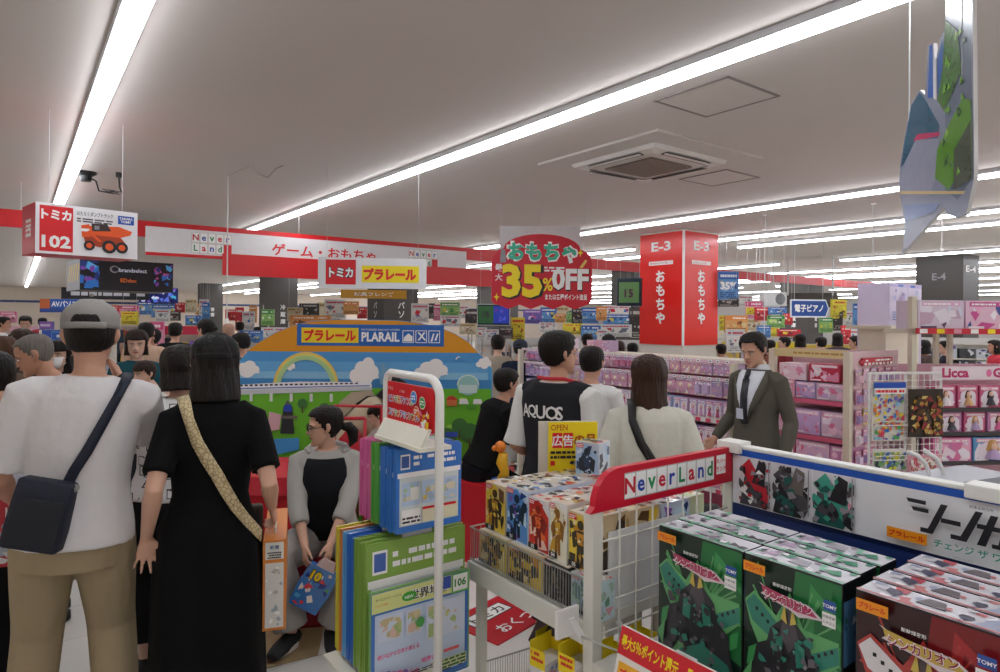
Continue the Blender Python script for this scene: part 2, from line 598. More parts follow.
for i in range(3):
    x0, x1 = cuts[i] + .002, cuts[i + 1] - .002
    w = x1 - x0
    a.k = 4
    m0 = sets[i]
    a.poly([(x0, .02), (x0 + w * .75, .02), (x0 + w, .45), (x0 + w * .6, .7), (x0 + w * .15, .6)], m0[2])
    a.poly([(x0, .75), (x0 + w * .3, .98), (x0 + w, .30), (x0 + w * .85, .06)], m0[0])
    a.poly([(x0 + w * .4, .5), (x0 + w * .62, .98), (x0 + w * .85, .9), (x0 + w * .8, .45)], m0[4])
    a.poly([(x0, .3), (x0 + w * .55, .1), (x0 + w * .6, .25), (x0, .5)], m0[3])
    a.shards(rnd, x0, .02, x1, .98, m0 + [GREY1, GREY2, DARK], 34, .012)
    # a strip of tiny type on the edge of each picture
    a.rect(x1 - .003, .1, x1 - .001, .98, GREY2)
a.k = 24
x0 = fx(912)
W4 = fx(1000) - x0
for i, pts in enumerate((
        [(0, .86), (.3, .86), (.3, .79), (.03, .79)], [(.08, .72), (.34, .72), (.34, .65), (.11, .65)],          # the first letter as slanted bars
        [(.52, .86), (.62, .86), (.40, .30), (.22, .30), (.22, .38), (.33, .38)],
        [(.52, .62), (.8, .62), (.8, .54), (.52, .54)],
        [(1.0, .86), (1.1, .86), (.88, .30), (.66, .30), (.66, .38), (.8, .38)],
        [(1.02, .66), (1.42, .66), (1.42, .58), (1.02, .58)], [(1.2, .84), (1.3, .84), (1.14, .30), (1.02, .30)],
        [(1.36, .66), (1.46, .66), (1.36, .30), (1.22, .30), (1.22, .37), (1.3, .37)],
        [(1.6, .84), (1.7, .84), (1.62, .5), (1.52, .5)], [(1.86, .84), (1.96, .84), (1.8, .3), (1.62, .3), (1.62, .37), (1.74, .37)])):
    a.poly([(x0 + x * W4 * .80, y * .92 + .07) for x, y in reversed(pts)], INK); a.k -= 1
a.k += 1
a.rect(fx(893), .13, fx(933), .31, M('#f09818', .4, var=0))
a.text('プラレール', (fx(893) + fx(933)) / 2, .17, .10, INKRED, .03, wide=(fx(933) - fx(893)) * .9)
a.text('チェンジ ザ ワールド', fx(940), .155, .13, TEAL, .02, align='L')
a.text('超進化研究所', fx(975), .9, .05, INK, 0, align='L')
a.text('©プロジェクト', fx(960), .05, .035, GREY2, 0, align='L')
mb.build('printing', bn)

# ---- boxed train machines on the near shelf
def mach_box(w, d, h, hue, seed, footer=None):
    rnd = random.Random(seed)
    mb = MB()
    edge = M('#161a1a' if hue == 'g' else '#1c1014', .3, coat=.3)
    mb.box((0, d / 2, h / 2), (w, d, h), edge)
    a = Art(mb, (-w / 2, 0, 0), (1, 0, 0), UP, w, h, .0004)
    if hue == 'g':
        back, glow, glow2, ray, body, body2, wing, pale = '#10271d', '#22703a', '#3c9450', '#62a868', '#2c2b30', '#4c464c', '#2f7f6c', '#6aa894'
    else:
        back, glow, glow2, ray, body, body2, wing, pale = '#30080e', '#7a1018', '#a8282c', '#b03a34', '#3a2226', '#5a4a4c', '#dcd6d8', '#b8b2b8'
    K = lambda c: M(c, .3, var=.03, coat=.3)
    a.rect(.012, .008, .988, .992, K(back))
    a.poly([(.45, .4), (.99, .3), (.99, .99), (.55, .99)], K(glow))
    for i in range(9):
        g = rnd.uniform(0, 1)
        a.poly([(.42, .55), (.02 + g * .3, .97 - .9 * abs(g - .4)), (.035 + g * .3, .98 - .9 * abs(g - .4))], K(ray)); a.k -= 1
    a.k += 1
    a.poly([(.62, .45), (.99, .55), (.99, .80), (.70, .95)], K(glow2)); a.poly([(.72, .6), (.99, .66), (.99, .74), (.76, .86)], K(glow))
    for i in range(12):
        g = rnd.uniform(-.2, 1.2); x1_, y1_ = .5 + .5 * math.cos(g) * .96, .55 + .42 * math.sin(g) * .95
        a.poly([(.55, .56), (min(.985, x1_), min(.985, y1_)), (min(.985, x1_ + .01), min(.985, y1_ - .012))], K(ray)); a.k -= .8
    for x0, y0 in ((.05, .08), (.75, .08), (.04, .34), (.86, .36)):
        a.poly([(x0, y0), (x0 + .09, y0 + .05), (x0 + .11, y0 + .15), (x0 + .02, y0 + .11)], K(glow2)); a.k -= .8
    # pale glow behind the machine
    a.poly([(.015, .73), (.12, .80), (.36, .70), (.5, .86), (.64, .68), (.975, .68), (.985, .56), (.8, .44), (.97, .14), (.8, .06), (.62, .2), (.36, .18), (.16, .1), (.02, .16), (.2, .46), (.08, .6)], K(ray))
    # abstract machine: long train-like slabs crossing, dark block in the middle
    a.poly([(.03, .72), (.12, .78), (.46, .62), (.44, .52), (.1, .62)], K(wing))
    a.poly([(.55, .50), (.97, .66), (.985, .57), (.6, .40)], K(wing))
    for q in range(5):
        x = .14 + q * .06
        a.rect(x, .69 - q * .026, x + .028, .71 - q * .026, INK); a.k -= 1
        x = .66 + q * .06
        a.rect(x, .515 + q * .024, x + .028, .535 + q * .024, INK); a.k -= 1
    a.k += 1
    a.poly([(.3, .62), (.5, .74), (.7, .62), (.78, .4), (.62, .22), (.38, .22), (.22, .42)], K(body))
    a.poly([(.40, .60), (.5, .82), (.60, .60), (.5, .52)], K(body2))
    a.poly([(.16, .50), (.30, .55), (.32, .34), (.12, .12), (.04, .16)], K(body))
    a.poly([(.72, .52), (.86, .46), (.94, .14), (.80, .08), (.68, .34)], K(body))
    a.poly([(.34, .58), (.44, .60), (.42, .46), (.33, .47)], K(wing)); a.poly([(.56, .60), (.66, .58), (.67, .47), (.58, .46)], K(wing))
    a.poly([(.30, .24), (.56, .34), (.86, .28), (.95, .17), (.7, .10), (.36, .14)], K(wing))
    a.poly([(.36, .20), (.6, .17), (.9, .2), (.7, .13), (.4, .155)], K('#d88aa4' if hue == 'g' else '#c02430'))
    a.poly([(.42, .70), (.46, .79), (.485, .68)], K('#c8b050')); a.poly([(.515, .68), (.54, .79), (.58, .70)], K('#c8b050'))
    a.shards(rnd, .16, .22, .84, .66, [K(body2), K(body), K('#6a646c'), K('#3a363e'), K(wing)], 46, .075)
    a.shards(rnd, .3, .28, .7, .58, [K('#8c868c'), K('#201e22'), K(pale)], 12, .035)
    a.poly([(.03, .30), (.13, .40), (.10, .22)], K(ray)); a.poly([(.03, .14), (.2, .2), (.15, .05)], K(ray))
    # title and tags
    lc = K('#e8b8c8') if hue == 'g' else K('#e8d070')
    a.poly([(.20, .875), (.30, .85), (.72, .835), (.86, .78), (.70, .765), (.62, .75), (.52, .775), (.22, .81), (.27, .84)], K('#d8c8cc'))
    a.poly([(.23, .862), (.72, .825), (.80, .785), (.6, .778), (.25, .82)], K('#b83a60' if hue == 'g' else '#c8a848'))
    a.text('シンカリオン', .51, .785, .058, K('#f4e8ec'), .05, wide=.5, slant=-.1); a.text('シンカリオン', .51, .788, .05, K('#8a1038'), .02, wide=.48, slant=-.1)
    a.text('新幹線変形', .45, .88, .022, PAPER, .01)
    a.rect(.03, .915, .27, .975, K('#f09410')); a.text('プラレール', .15, .93, .032, INKRED, .03, wide=.2)
    a.rect(.86, .85, .975, .905, K('#2850a0')); a.text('TOMY', .917, .865, .02, PAPER, .02)
    a.rect(.85, .765, .975, .84, PAPER); a.text('対象年齢', .912, .81, .016, INK, 0); a.text('三才以上', .912, .78, .016, INK, 0)
    if footer:
        a.text(footer, .5, .035, .035, PAPER, .02, wide=.8)
        a.text('ハイパーモード', .45, .012, .018, lc, 0)
    # right side and top
    b = Art(mb, (w / 2, 0, 0), (0, 1, 0), UP, d, h, .0004)
    b.rect(.06, .55, .94, .9, K('#5a8cb8')); b.shards(rnd, .1, .56, .9, .88, [PAPER, K('#284878'), K(wing)], 6, .3)
    b.rect(.06, .3, .94, .5, K('#7a1a24')); b.rect(.06, .1, .94, .26, K('#b8a828')); b.lines(rnd, .1, .12, .9, .24, INK, 4)
    c = Art(mb, (-w / 2, d, h), (1, 0, 0), (0, -1, 0), w, d, .0004)
    c.N = UP
    c.mb = mb
    return mb, rnd, K, (wing, pale)
def top_print(mb, w, d, h, rnd, cols):
    """silver-white patterned lid face"""
    a = Art(mb, (-w / 2, 0, h), (1, 0, 0), (0, 1, 0), w, d, .0004)
    a.rect(.0, .0, 1, 1, M('#d4d2d8', .22, var=.05))
    a.shards(rnd, .02, .05, .98, .97, cols, 26, .12)
    a.rect(0, 0, 1, .08, cols[0])
for c in range(3):
    pass
SB = 1.45
BW = [(1.205, .262, 3), (.938, .238, 3), (.672, .262, 4)]      # (left t, width, boxes deep)
names = ['green boxed train robot, ', 'green boxed train robot, ', 'red boxed train robot, ']
where = ['left group beside the wire cross panel', 'middle group on the near shelf', 'right group at the picture edge']
for gi, (t0, w, deep) in enumerate(BW):
    hue = 'r' if gi == 2 else 'g'
    proto = None
    d = .083
    for k in range(deep):
        loc = B(SB + k * (d + .006), t0 - w / 2 - .002 + (.006 if k % 2 else 0), .7005)
        lab = names[gi] + (['front', 'second', 'third', 'rearmost'][k]) + ' box of the ' + where[gi]
        if proto is None:
            mb, rnd, K, cc = mach_box(w, d, .408, hue, 3 + gi, 'シンカリオン Ｅ５はやぶさ' if gi == 0 else 'シンカリオン')
            if hue == 'g':
                top_print(mb, w, d, .408, rnd, [K('#6fc49a'), K('#3f8f6c'), K('#8a7f90'), K('#3a3a44'), K('#e8e6ea'), K('#b89ab8')])
            else:
                top_print(mb, w, d, .408, rnd, [K('#c87878'), K('#b03440'), K('#c8c4ca'), K('#3a3a52'), K('#e8e6ea'), K('#98a0b8')])
            o = mb.build('toy_box', None)
            # cardboard hang tab folded on the lid
            tb = MB(); tb.prism([(-w * .1, d * .35, .409), (w * .1, d * .35, .409), (w * .06, d * .8, .409), (-w * .06, d * .8, .409)], (0, 0, .0015), M('#a8a4ac' if hue == 'g' else '#6a6266', .35))
            tb.build('lid_flap', o)
            proto = o
            tag(o, lab, 'toy box', 'boxed train robots on the near shelf')
            o.location = loc; o.rotation_euler = (0, 0, FW)
        else:
            o = copy_thing(proto, loc, FW, lab)
# price board clipped to the shelf front
pb = tag(empty('price_board', B(SF - .012, 1.215, .86), FW), 'tilted red and white price board with orange logo before the left green boxes', 'price sign')
mb = MB()
wv, hv = .42, .25
dn = V((0, -.28, -1)).normalized()
mb.prism([V((0, 0, 0)), dn * hv, dn * hv + V((wv, 0, 0)), V((wv, 0, 0))], (0, .006, 0), M('#ece6de', .4))
mb.build('board', pb)
mb = MB(); a = Art(mb, V((0, -.001, 0)) + dn * hv, (1, 0, 0), -dn, wv, hv, .0006)
a.rect(0, .72, 1, 1, M('#d0202c', .4)); a.text('最大5％ポイント還元', .02, .79, .14, YELLOW, .03, align='L', wide=.44); a.text('最大5％ポイント還元', .52, .79, .14, YELLOW, .03, align='L', wide=.44)
a.rect(.03, .45, .36, .66, M('#f0b030', .4)); a.text('プラレール', .195, .49, .12, INKRED, .03, wide=.29)
a.lines(random.Random(2), .05, .1, .9, .4, INK, 3)
mb.build('printing', pb)
mb = MB(); mb.box((.2, .008, -.05), (.06, .012, .1), WHITE); mb.build('clip', pb)

# ---------------------------------------------------------------- far bay: wire fronted shelf with figure boxes
bay = tag(empty('wire_front_shelf', B(1.7, 1.8, 0)), 'white shelf with low wire front rail holding colourful figure boxes behind the red name board', 'shelf')
T1 = 1.985
mb = MB(); AB(mb, SF + .02, SS + .05, ST + .022, T1, .765, .80, STEELW); AB(mb, SF + .0, SF + .02, ST + .022, T1, .735, .80, STEELW); rel(mb, 'shelf_board', bay, bevel=.002)
mb = MB()
n = 46
for i in range(n + 1):
    t = ST + .03 + (T1 - ST - .035) * i / n
    mb.tube([B(SF + .012, t, .80), B(SF + .012, t, .918)], .0014, STEEL, 5)
mb.tube([B(SF + .012, ST + .02, .92), B(SF + .012, T1, .92)], .003, STEEL, 6)
mb.tube([B(SF + .012, ST + .02, .806), B(SF + .012, T1, .806)], .003, STEEL, 6)
mb.tube([B(SF + .012, T1, .92), B(SS, T1, .92)], .003, STEEL, 6)
for i in range(22):
    s = SF + .03 + i * .03
    mb.tube([B(s, T1, .80), B(s, T1, .918)], .0014, STEEL, 5)
rel(mb, 'wire_rail', bay)
for s in (SF + .04, SS):
    mb = MB(); AB(mb, s, s + .03, T1 - .03, T1, 0, .765, STEELW); rel(mb, 'leg', bay)
mb = MB(); AB(mb, SF + .05, SS, ST + .04, T1 - .06, .12, .16, STEELW); rel(mb, 'lower_deck', bay)
# figure boxes
def figure_box(w, d, h, cols, seed, number, mats=None):
    rnd = random.Random(seed)
    K = lambda c: M(c, .3, var=.04, coat=.3)
    mb = MB()
    mb.box((0, d / 2, h / 2), (w, d, h), K(cols[0]))
    a = Art(mb, (-w / 2, 0, 0), (1, 0, 0), UP, w, h, .0004)
    cs = [K(c) for c in cols[1:]]
    a.poly([(.02, .05), (.98, .02), (.98, .7), (.5, .98), (.02, .9)], cs[0])
    a.shards(rnd, .05, .05, .95, .95, cs, 16, .4)
    a.poly([(.34, .1), (.36, .42), (.2, .34), (.14, .62), (.34, .7), (.66, .7), (.86, .62), (.8, .34), (.64, .42), (.66, .1), (.54, .1), (.5, .35), (.46, .1)][::-1] if False else [(.34, .1), (.46, .1), (.5, .35), (.54, .1), (.66, .1), (.64, .42), (.8, .34), (.86, .62), (.66, .7), (.34, .7), (.14, .62), (.2, .34), (.36, .42)], cs[-1]); a.disc(.5, .8, .13, .085, cs[-1]); a.poly([(.4, .45), (.6, .45), (.66, .66), (.34, .66)], cs[1])
    a.shards(rnd, .3, .3, .7, .7, cs, 9, .12); a.shards(rnd, .05, .1, .95, .9, cs, 8, .12)
    a.rect(.03, .03, .5, .13, INK); a.text(number, .26, .045, .075, PAPER, .03)
    a.rect(.06, .88, .36, .97, INKRED); a.lines(rnd, .08, .89, .34, .96, PAPER, 2)
    b = Art(mb, (w / 2, 0, 0), (0, 1, 0), UP, d, h, .0004)
    b.shards(rnd, .05, .05, .95, .95, cs, 12, .4)
    c = Art(mb, (-w / 2, 0, h), (1, 0, 0), (0, 1, 0), w, d, .0004)
    c.rect(.02, .02, .98, .98, K('#d8cfc0')); c.shards(rnd, .03, .05, .97, .95, cs + [PAPER, INK, K('#c83020')], 18, .3)
    return mb
YEL = ['#d8c49a', '#e8c840', '#c88a20', '#6a4a20', '#f0e0a0', '#3a2c20']
BLU = ['#c8d4e4', '#5a90d0', '#1c3a7a', '#c8e0f0', '#8a5ab0', '#16243c']
REDB = ['#e0d8d8', '#c83028', '#e86830', '#701420', '#f0c8b8', '#8a1a1a']
WGO = ['#e8e6e0', '#e8e0c8', '#d0a030', '#a06820', '#f4f0e0', '#8a5a18']
up = [(487, 507, YEL, '03'), (508, 530, BLU, '01'), (530, 551, REDB, '02'), (551, 569, WGO, '04'), (570, 596, YEL, '05')]
nm = ['yellow and gold', 'blue', 'red', 'white and gold', 'bright yellow']
for row in range(3):
    s = 1.385 + row * .155
    for i, (p0, p1, cols, num) in enumerate(up):
        ta, tb_ = t_on(p0, 1.385), t_on(p1, 1.385)
        w = abs(ta - tb_) - .004
        if row and (i + row) % 3 == 0:
            cols = (BLU, REDB, WGO)[(i + row) % 2]
        h = .172 + (.012 if i % 2 else 0) - row * .004
        mb = figure_box(w, .14, h, cols, 10 + i + 7 * row, num)
        o = mb.build('figure_box')
        o.location = B(s, (ta + tb_) / 2, .9175); o.rotation_euler = (0, 0, FW)
        tag(o, '%s figure box, %s from left in %s standing row behind wire rail' % (nm[i], ordinal(i), ['front', 'middle', 'back'][row]), 'toy box', 'figure boxes on the wire fronted shelf')
low = [(481, 509), (510, 545), (546, 570)]
for i, (p0, p1) in enumerate(low):
    for row in range(2):
        ta, tb_ = t_on(p0, 1.365), t_on(p1, 1.365)
        mb = figure_box(abs(ta - tb_) - .004, .22, .115, YEL if i < 2 else ['#3a3434', '#504844', '#6a5a50', '#2a2626', '#887a60', '#201c1c'], 40 + i, '02')
        o = mb.build('figure_box')
        o.location = B(1.365 + row * .225, (ta + tb_) / 2, .801); o.rotation_euler = (0, 0, FW)
        tag(o, '%s figure box lying under the standing ones, %s from left, %s row' % ('yellow' if i < 2 else 'dark', ordinal(i), 'front' if row == 0 else 'back'), 'toy box', 'figure boxes on the wire fronted shelf')
ta, tb_ = t_on(573, 1.362), t_on(600, 1.362)
mb = figure_box(abs(ta - tb_), .07, .115, ['#c8dce0', '#a8c4b0', '#6a9a80', '#b8c8d8', '#d8a0a8', '#6a8a90'], 77, '06')
o = mb.build('figure_box'); o.location = B(1.362, (ta + tb_) / 2, .801); o.rotation_euler = (0, 0, FW)
tag(o, 'pale blue and green box lying beside the white post behind the wire rail', 'toy box', 'figure boxes on the wire fronted shelf')
# frosted plastic sheet behind the wire grid
mb = MB(); AB(mb, 1.44, 1.80, ST + .026, ST + .030, .80, 1.04, M('#e8e8e6', .5, var=.04))
tag(mb.build('plastic_sheet'), 'frosted white plastic sheet standing behind the wire cross panel', 'plastic sheet')
# stack of thin card packs behind it
for i in range(3):
    mb = MB(); AB(mb, 1.86 + .0, 1.99, 1.45 + i * .17, 1.60 + i * .17, .801, 1.06, M(('#cfd8b0', '#e0b890', '#c8d8c0')[i], .4))
    a = Art(mb, B(1.86, 1.45 + i * .17, 1.06), W, U, .13, .15, .0005); a.shards(random.Random(i), .05, .05, .95, .95, [M('#d89050', .4), M('#a8c890', .4), PAPER], 10, .3)
    tag(mb.build('card_pack'), ['pale green', 'orange', 'mint green'][i] + ' topped card pack stacked behind the wire cross panel', 'card pack', 'card packs behind the wire panel')

# yellow sale card on the shelf
sc_ = P(568, 452, 2.62)
ss, tt = st(sc_)
card = tag(empty('sale_card', (sc_.x, sc_.y, 1.0), math.radians(6)), 'yellow OPEN sale card in a white stand above the figure boxes', 'sign')
def zat(py, d, px=560):
    return P(px, py, d).z
z0, z1 = zat(482, 2.62), zat(422, 2.62)
wv = 58 / FPX * 2.62
mb = MB()
mb.box((0, .02, (z0 + z1) / 2 - 1.0 - .05), (wv * 1.0, .02, z1 - z0 + .1), M('#cfc8bc', .4)); mb.build('backing', card)
mb = MB()
mb.box((.02, .004, (z0 + z1) / 2 - 1.0 - .03), (wv * .86, .006, z1 - z0 + .06), YELLOW)
a = Art(mb, (.02 - wv * .43, .0005, z0 - 1.0), (1, 0, 0), UP, wv * .86, z1 - z0)
a.text('OPEN', .22, .86, .1, M('#c06a10', .4), .02, wide=.34)
a.rect(.08, .57, .28, .82, INKRED); a.rect(.3, .57, .5, .82, INKRED)
a.text('広', .18, .6, .19, PAPER, .02); a.text('告', .4, .6, .19, PAPER, .02); a.text('の', .63, .6, .18, M('#b05a10', .4), .03); a.text('品', .86, .6, .2, M('#b05a10', .4), .03)
a.lines(random.Random(4), .04, .38, .96, .54, INK, 2)
a.rect(.04, .28, .13, .36, INKRED)
a.disc(.16, .1, .09, .1, M('#2858b0', .4)); a.text('12', .16, .06, .08, PAPER, .02)
a.shards(random.Random(8), .42, .0, .7, .36, [INK, GREY1, GREY2, M('#d8b830', .4)], 14, .16)
mb.build('card', card)
mb = MB(); mb.box((0, .03, -.06), (.05, .05, .02), WHITE); mb.tube([(0, .03, -.19), (0, .03, .04)], .008, WHITE); mb.build('stand', card)
# tall figure box beside the card
p = P(587, 480, 2.5)
mb = figure_box(.1, .09, .17, ['#c0ccd8', '#a8c4e0', '#30405c', '#586880', '#d8e4ec', '#242c38'], 91, '07')
o = mb.build('figure_box'); o.location = (p.x, p.y, zat(487, 2.5)); o.rotation_euler = (0, 0, FW + .3)
tag(o, 'silver and blue figure box stacked highest beside the yellow sale card', 'toy box', 'figure boxes on the wire fronted shelf')
# price holders and hooks under the shelf
for i, (px, py, d) in enumerate(((567, 622, 1.86), (612, 622, 2.0))):
    p = P(px, py, d)
    h = tag(empty('price_holder', p, FU), 'white clip price holder under the shelf edge, %s the white post' % ('left of' if i == 0 else 'right of'), 'price holder', 'price holders on hooks')
    mb = MB(); mb.box((0, 0, .0), (.085 if i == 0 else .05, .012, .08), WHITE); mb.build('plate', h, bevel=.003)
    mb = MB(); mb.prism([(.0, -.012, .01), (.02, -.012, .012), (.05, -.03, -.05), (.03, -.03, -.055)], (0, .012, 0), WHITE); mb.build('clip', h)
    mb = MB(); mb.tube([(.03, -.02, -.04), (.09, -.22, -.05), (.1, -.24, -.03)], .003, STEEL, 6); mb.build('hook', h)
for i, (px, py, d) in enumerate(((548, 650, 2.05), (577, 655, 1.95), (612, 655, 1.98), (552, 640, 2.25), (640, 640, 2.05))):
    p = P(px, py, d)
    o = tag(empty('hanging_pack', p, FU + .15), 'yellow header hanging pack with white toy, %s from the left under the wire shelf' % ordinal([0, 2, 3, 1, 4][i]), 'toy pack', 'yellow hanging packs')
    w = .1
    mb = MB(); mb.box((0, .03, 0), (w, .002, .075), YELLOW); mb.box((-w / 2, 0, -.01), (.002, .06, .055), YELLOW); mb.box((w / 2, 0, -.01), (.002, .06, .055), YELLOW)
    a = Art(mb, (-w / 2 - .0015, -.03, -.03), (0, 1, 0), UP, .06, .05); a.N = V((-1, 0, 0)); a.lines(random.Random(i), .1, .2, .9, .9, INKRED, 2)
    mb.build('header_card', o)
    mb = MB(); mb.box((0, -.0, -.12), (w * .96, .058, .2), M('#e4dfe0', .3)); a = Art(mb, (-w * .48, -.0295, -.22), (1, 0, 0), UP, w * .96, .2)
    a.shards(random.Random(20 + i), .05, .05, .95, .95, [M('#d8a0b8', .4), M('#a0b0d0', .4), M('#c83040', .4), PAPER], 12, .3)
    mb.build('tray', o)
# ---------------------------------------------------------------- wire rack of picture puzzles, floor graphics, play corner
WTUBE = M('#e4e2dc', .35, var=.03)
pR = P(440, 380, 1.95)
sR, tR = st(pR)
zt = pR.z
rk = tag(empty('puzzle_rack', B(sR, tR + .2, 0), FU), 'white tube rack with red topper holding picture puzzles', 'rack')
FL = .345                                                     # frame runs away from the camera
def loc_(mb): return mb
mb = MB()
pts = [V((0, -.2, .02)), V((0, -.2, zt - .06))] + [V((0, -.2 + .06 - .06 * math.cos(q), zt - .06 + .06 * math.sin(q))) for q in [PI / 12 * i for i in range(1, 7)]]
far = -.2 + FL
pts += [V((0, far - .03, zt)), V((0, far - .01, zt - .01)), V((0, far, zt - .03)), V((0, far, .02))]
mb.tube(pts, .0135, WTUBE, 10); mb.build('frame', rk, smooth=True)
mb = MB()
for y in (-.2, far):
    mb.box((0, y, .02), (.45, .035, .035), WTUBE)
mb.box((0, (far - .2) / 2, .02), (.035, FL, .03), WTUBE)
mb.build('base', rk)
sg = MB()
sw, sh = FL - .045, .135
sg.box((-.005, -.2 + FL / 2, zt - .095), (.008, sw, sh), M('#d21420', .35))
topper = sg.build('topper_sign', rk)
mb = MB(); a = Art(mb, (-.0092, -.2 + FL / 2 + sw / 2, zt - .095 - sh / 2), (0, -1, 0), UP, sw, sh)
for s, y, cs in (('ピクチュアパズル', .50, 0), ('ステップアップパズル', .16, 1)):
    n = len(s)
    for i, ch in enumerate(s):
        x = .07 + (.068 if cs else .07) * i
        a.text(ch, x, y, .19, PAPER, .08); a.text(ch, x, y + .015, .16, M(['#3a9ad8', '#e85a8a', '#48b058', '#e8a020', '#8a60c0'][i % 5], .4, var=0), .02); a.k -= 2
a.k += 3
a.text('くもん', .09, .8, .09, PAPER, .02); a.text('こども用', .36, .78, .06, PAPER, .01)
for x, y, r, c in ((.62, .72, .07, '#3a80d0'), (.81, .64, .065, '#3aa048'), (.70, .42, .055, '#e87820')):
    a.disc(x, y, r, r * sw / sh, PAPER); a.disc(x, y, r * .88, r * .88 * sw / sh, M(c, .4, var=0)); a.lines(random.Random(1), x - .04, y - .06, x + .04, y + .06, PAPER, 2)
a.shards(random.Random(6), .72, .05, .98, .5, [M('#f0d020', .4), M('#e878a0', .4), M('#50a8e0', .4), PAPER, M('#f09030', .4)], 16, .07)
mb.build('printing', topper)
# white plastic ledge under the sign
mb = MB(); mb.prism([(-.05, -.17, 1.292), (-.05, far - .02, 1.292), (-.02, far - .02, 1.345), (-.02, -.17, 1.345)], (.012, 0, 0), M('#e2e0d0', .3)); mb.box((0, -.2 + FL / 2, 1.288), (.11, FL - .04, .012), M('#e2e0d0', .3)); mb.build('ledge', rk)
# sloping trays
for z, x0, x1, y0 in ((.985, -.02, .12, .05), (.53, -.17, .12, -.03)):
    mb = MB()
    mb.box(((x0 + x1) / 2, (y0 + .27) / 2, z), (x1 - x0, .27 - y0, .012), M('#dcd8c8', .35))
    mb.prism([(x1 - .03, y0, z), (x1, y0, z), (x1, .27, z + .07), (x1 - .03, .27, z + .07)][::-1], (0, 0, .01), M('#dcd8c8', .35))
    mb.build('tray', rk, bevel=.002)
mb = MB(); mb.box((.012, .02, 1.12), (.03, .10, .04), WTUBE); mb.build('bracket', rk)
# puzzle packs: thin flat packs standing one behind the other
def puzzle_pack(w, h, col, seed, kind):
    rnd = random.Random(seed)
    K = lambda c: M(c, .25, var=.03, coat=.4)
    mb = MB()
    mb.box((0, .004, h / 2), (w, .008, h), K(col))
    a = Art(mb, (-w / 2, 0, 0), (1, 0, 0), UP, w, h, .0004)
    if kind == 'map':
        a.rect(.015, .02, .985, .985, K('#4a78c0')); a.rect(.05, .06, .95, .78, K('#c8d8ec')); a.rect(.02, .8, .98, .98, K('#d8dc90'))
        a.text('世界地図', .57, .83, .11, PAPER, .09, wide=.4); a.text('世界地図', .57, .835, .10, INK, .02, wide=.39)
        a.disc(.37, .885, .07, .045, K('#48a838')); a.text('NEW', .37, .865, .03, PAPER)
        a.text('学べるジグソーパズル', .05, .91, .025, INK, 0, align='L'); a.text('くもんの知育', .05, .86, .02, INKRED, 0, align='L')
        a.rect(.80, .79, .985, .985, K('#68b068')); a.rect(.815, .81, .97, .97, PAPER); a.text('106', .892, .85, .08, K('#388838'), .03)
        a.rect(.71, .86, .79, .98, K('#3858b0'))
        land = [K('#b8c488'), K('#d8c8a0'), K('#c8b890'), K('#a8bc80'), K('#e0c0b0')]
        for x0, y0, x1, y1 in ((.07, .52, .31, .76), (.33, .52, .49, .76), (.53, .42, .93, .76)):
            a.rect(x0, y0, x1, y1, K('#d4dcec'))
            a.shards(rnd, x0 + .02, y0 + .02, x1 - .02, y1 - .02, land, 16, .08)
        a.disc(.47, .62, .04, .05, K('#50a050'))
        a.text('遊びながら世界が見える', .06, .38, .045, K('#e0408a'), .02, align='L', wide=.4); a.text('地図の形', .48, .22, .05, K('#e0408a'), .02, align='L', wide=.2)
        for q in range(7):
            a.disc(.1 + q * .055, .24 - q * .012, .03, .03, K(('#d878a8', '#8a60a8', '#d0a0c0')[q % 3]))
        for q in range(6):
            a.lines(rnd, .06 + (q % 3) * .3, .08 + (q // 3) * .07, .3 + (q % 3) * .3, .12 + (q // 3) * .07, INK, 2, .6)
        a.rect(.70, .26, .86, .29, K('#e06060')); a.rect(.62, .1, .94, .2, K('#c8d0a0')); a.lines(rnd, .63, .1, .93, .2, K('#406830'), 3)
        a.poly([(.05, .03), (.95, .03), (.95, .05), (.05, .05)], K('#3a68b0'))
    else:
        a.rect(.02, .72, .98, .98, K(col)); a.rect(.05, .08, .95, .66, K('#d4dcdc')); a.rect(.02, .66, .98, .72, PAPER)
        a.rect(.06, .76, .2, .94, PAPER); a.rect(.075, .78, .185, .92, K('#4a68b0'))
        a.lines(rnd, .25, .78, .9, .93, PAPER, 2)
        land = [K('#d8c070'), K('#c8d0a0'), K('#a8b8d0'), K('#e0d8c0'), K('#b0c8a0')]
        for j in range(3):
            a.rect(.08 + j * .29, .32, .34 + j * .29, .6, K('#b8cce4')); a.shards(rnd, .1 + j * .29, .34, .32 + j * .29, .58, land, 7, .1)
        a.rect(.38, .1, .92, .28, K('#e8e0c0')); a.rect(.38, .25, .9, .28, INKRED); a.rect(.07, .1, .35, .28, PAPER); a.lines(rnd, .08, .11, .34, .2, INK, 2)
    b = Art(mb, (-w / 2, 0, h), (1, 0, 0), (0, 1, 0), w, .008, .0003)
    return mb
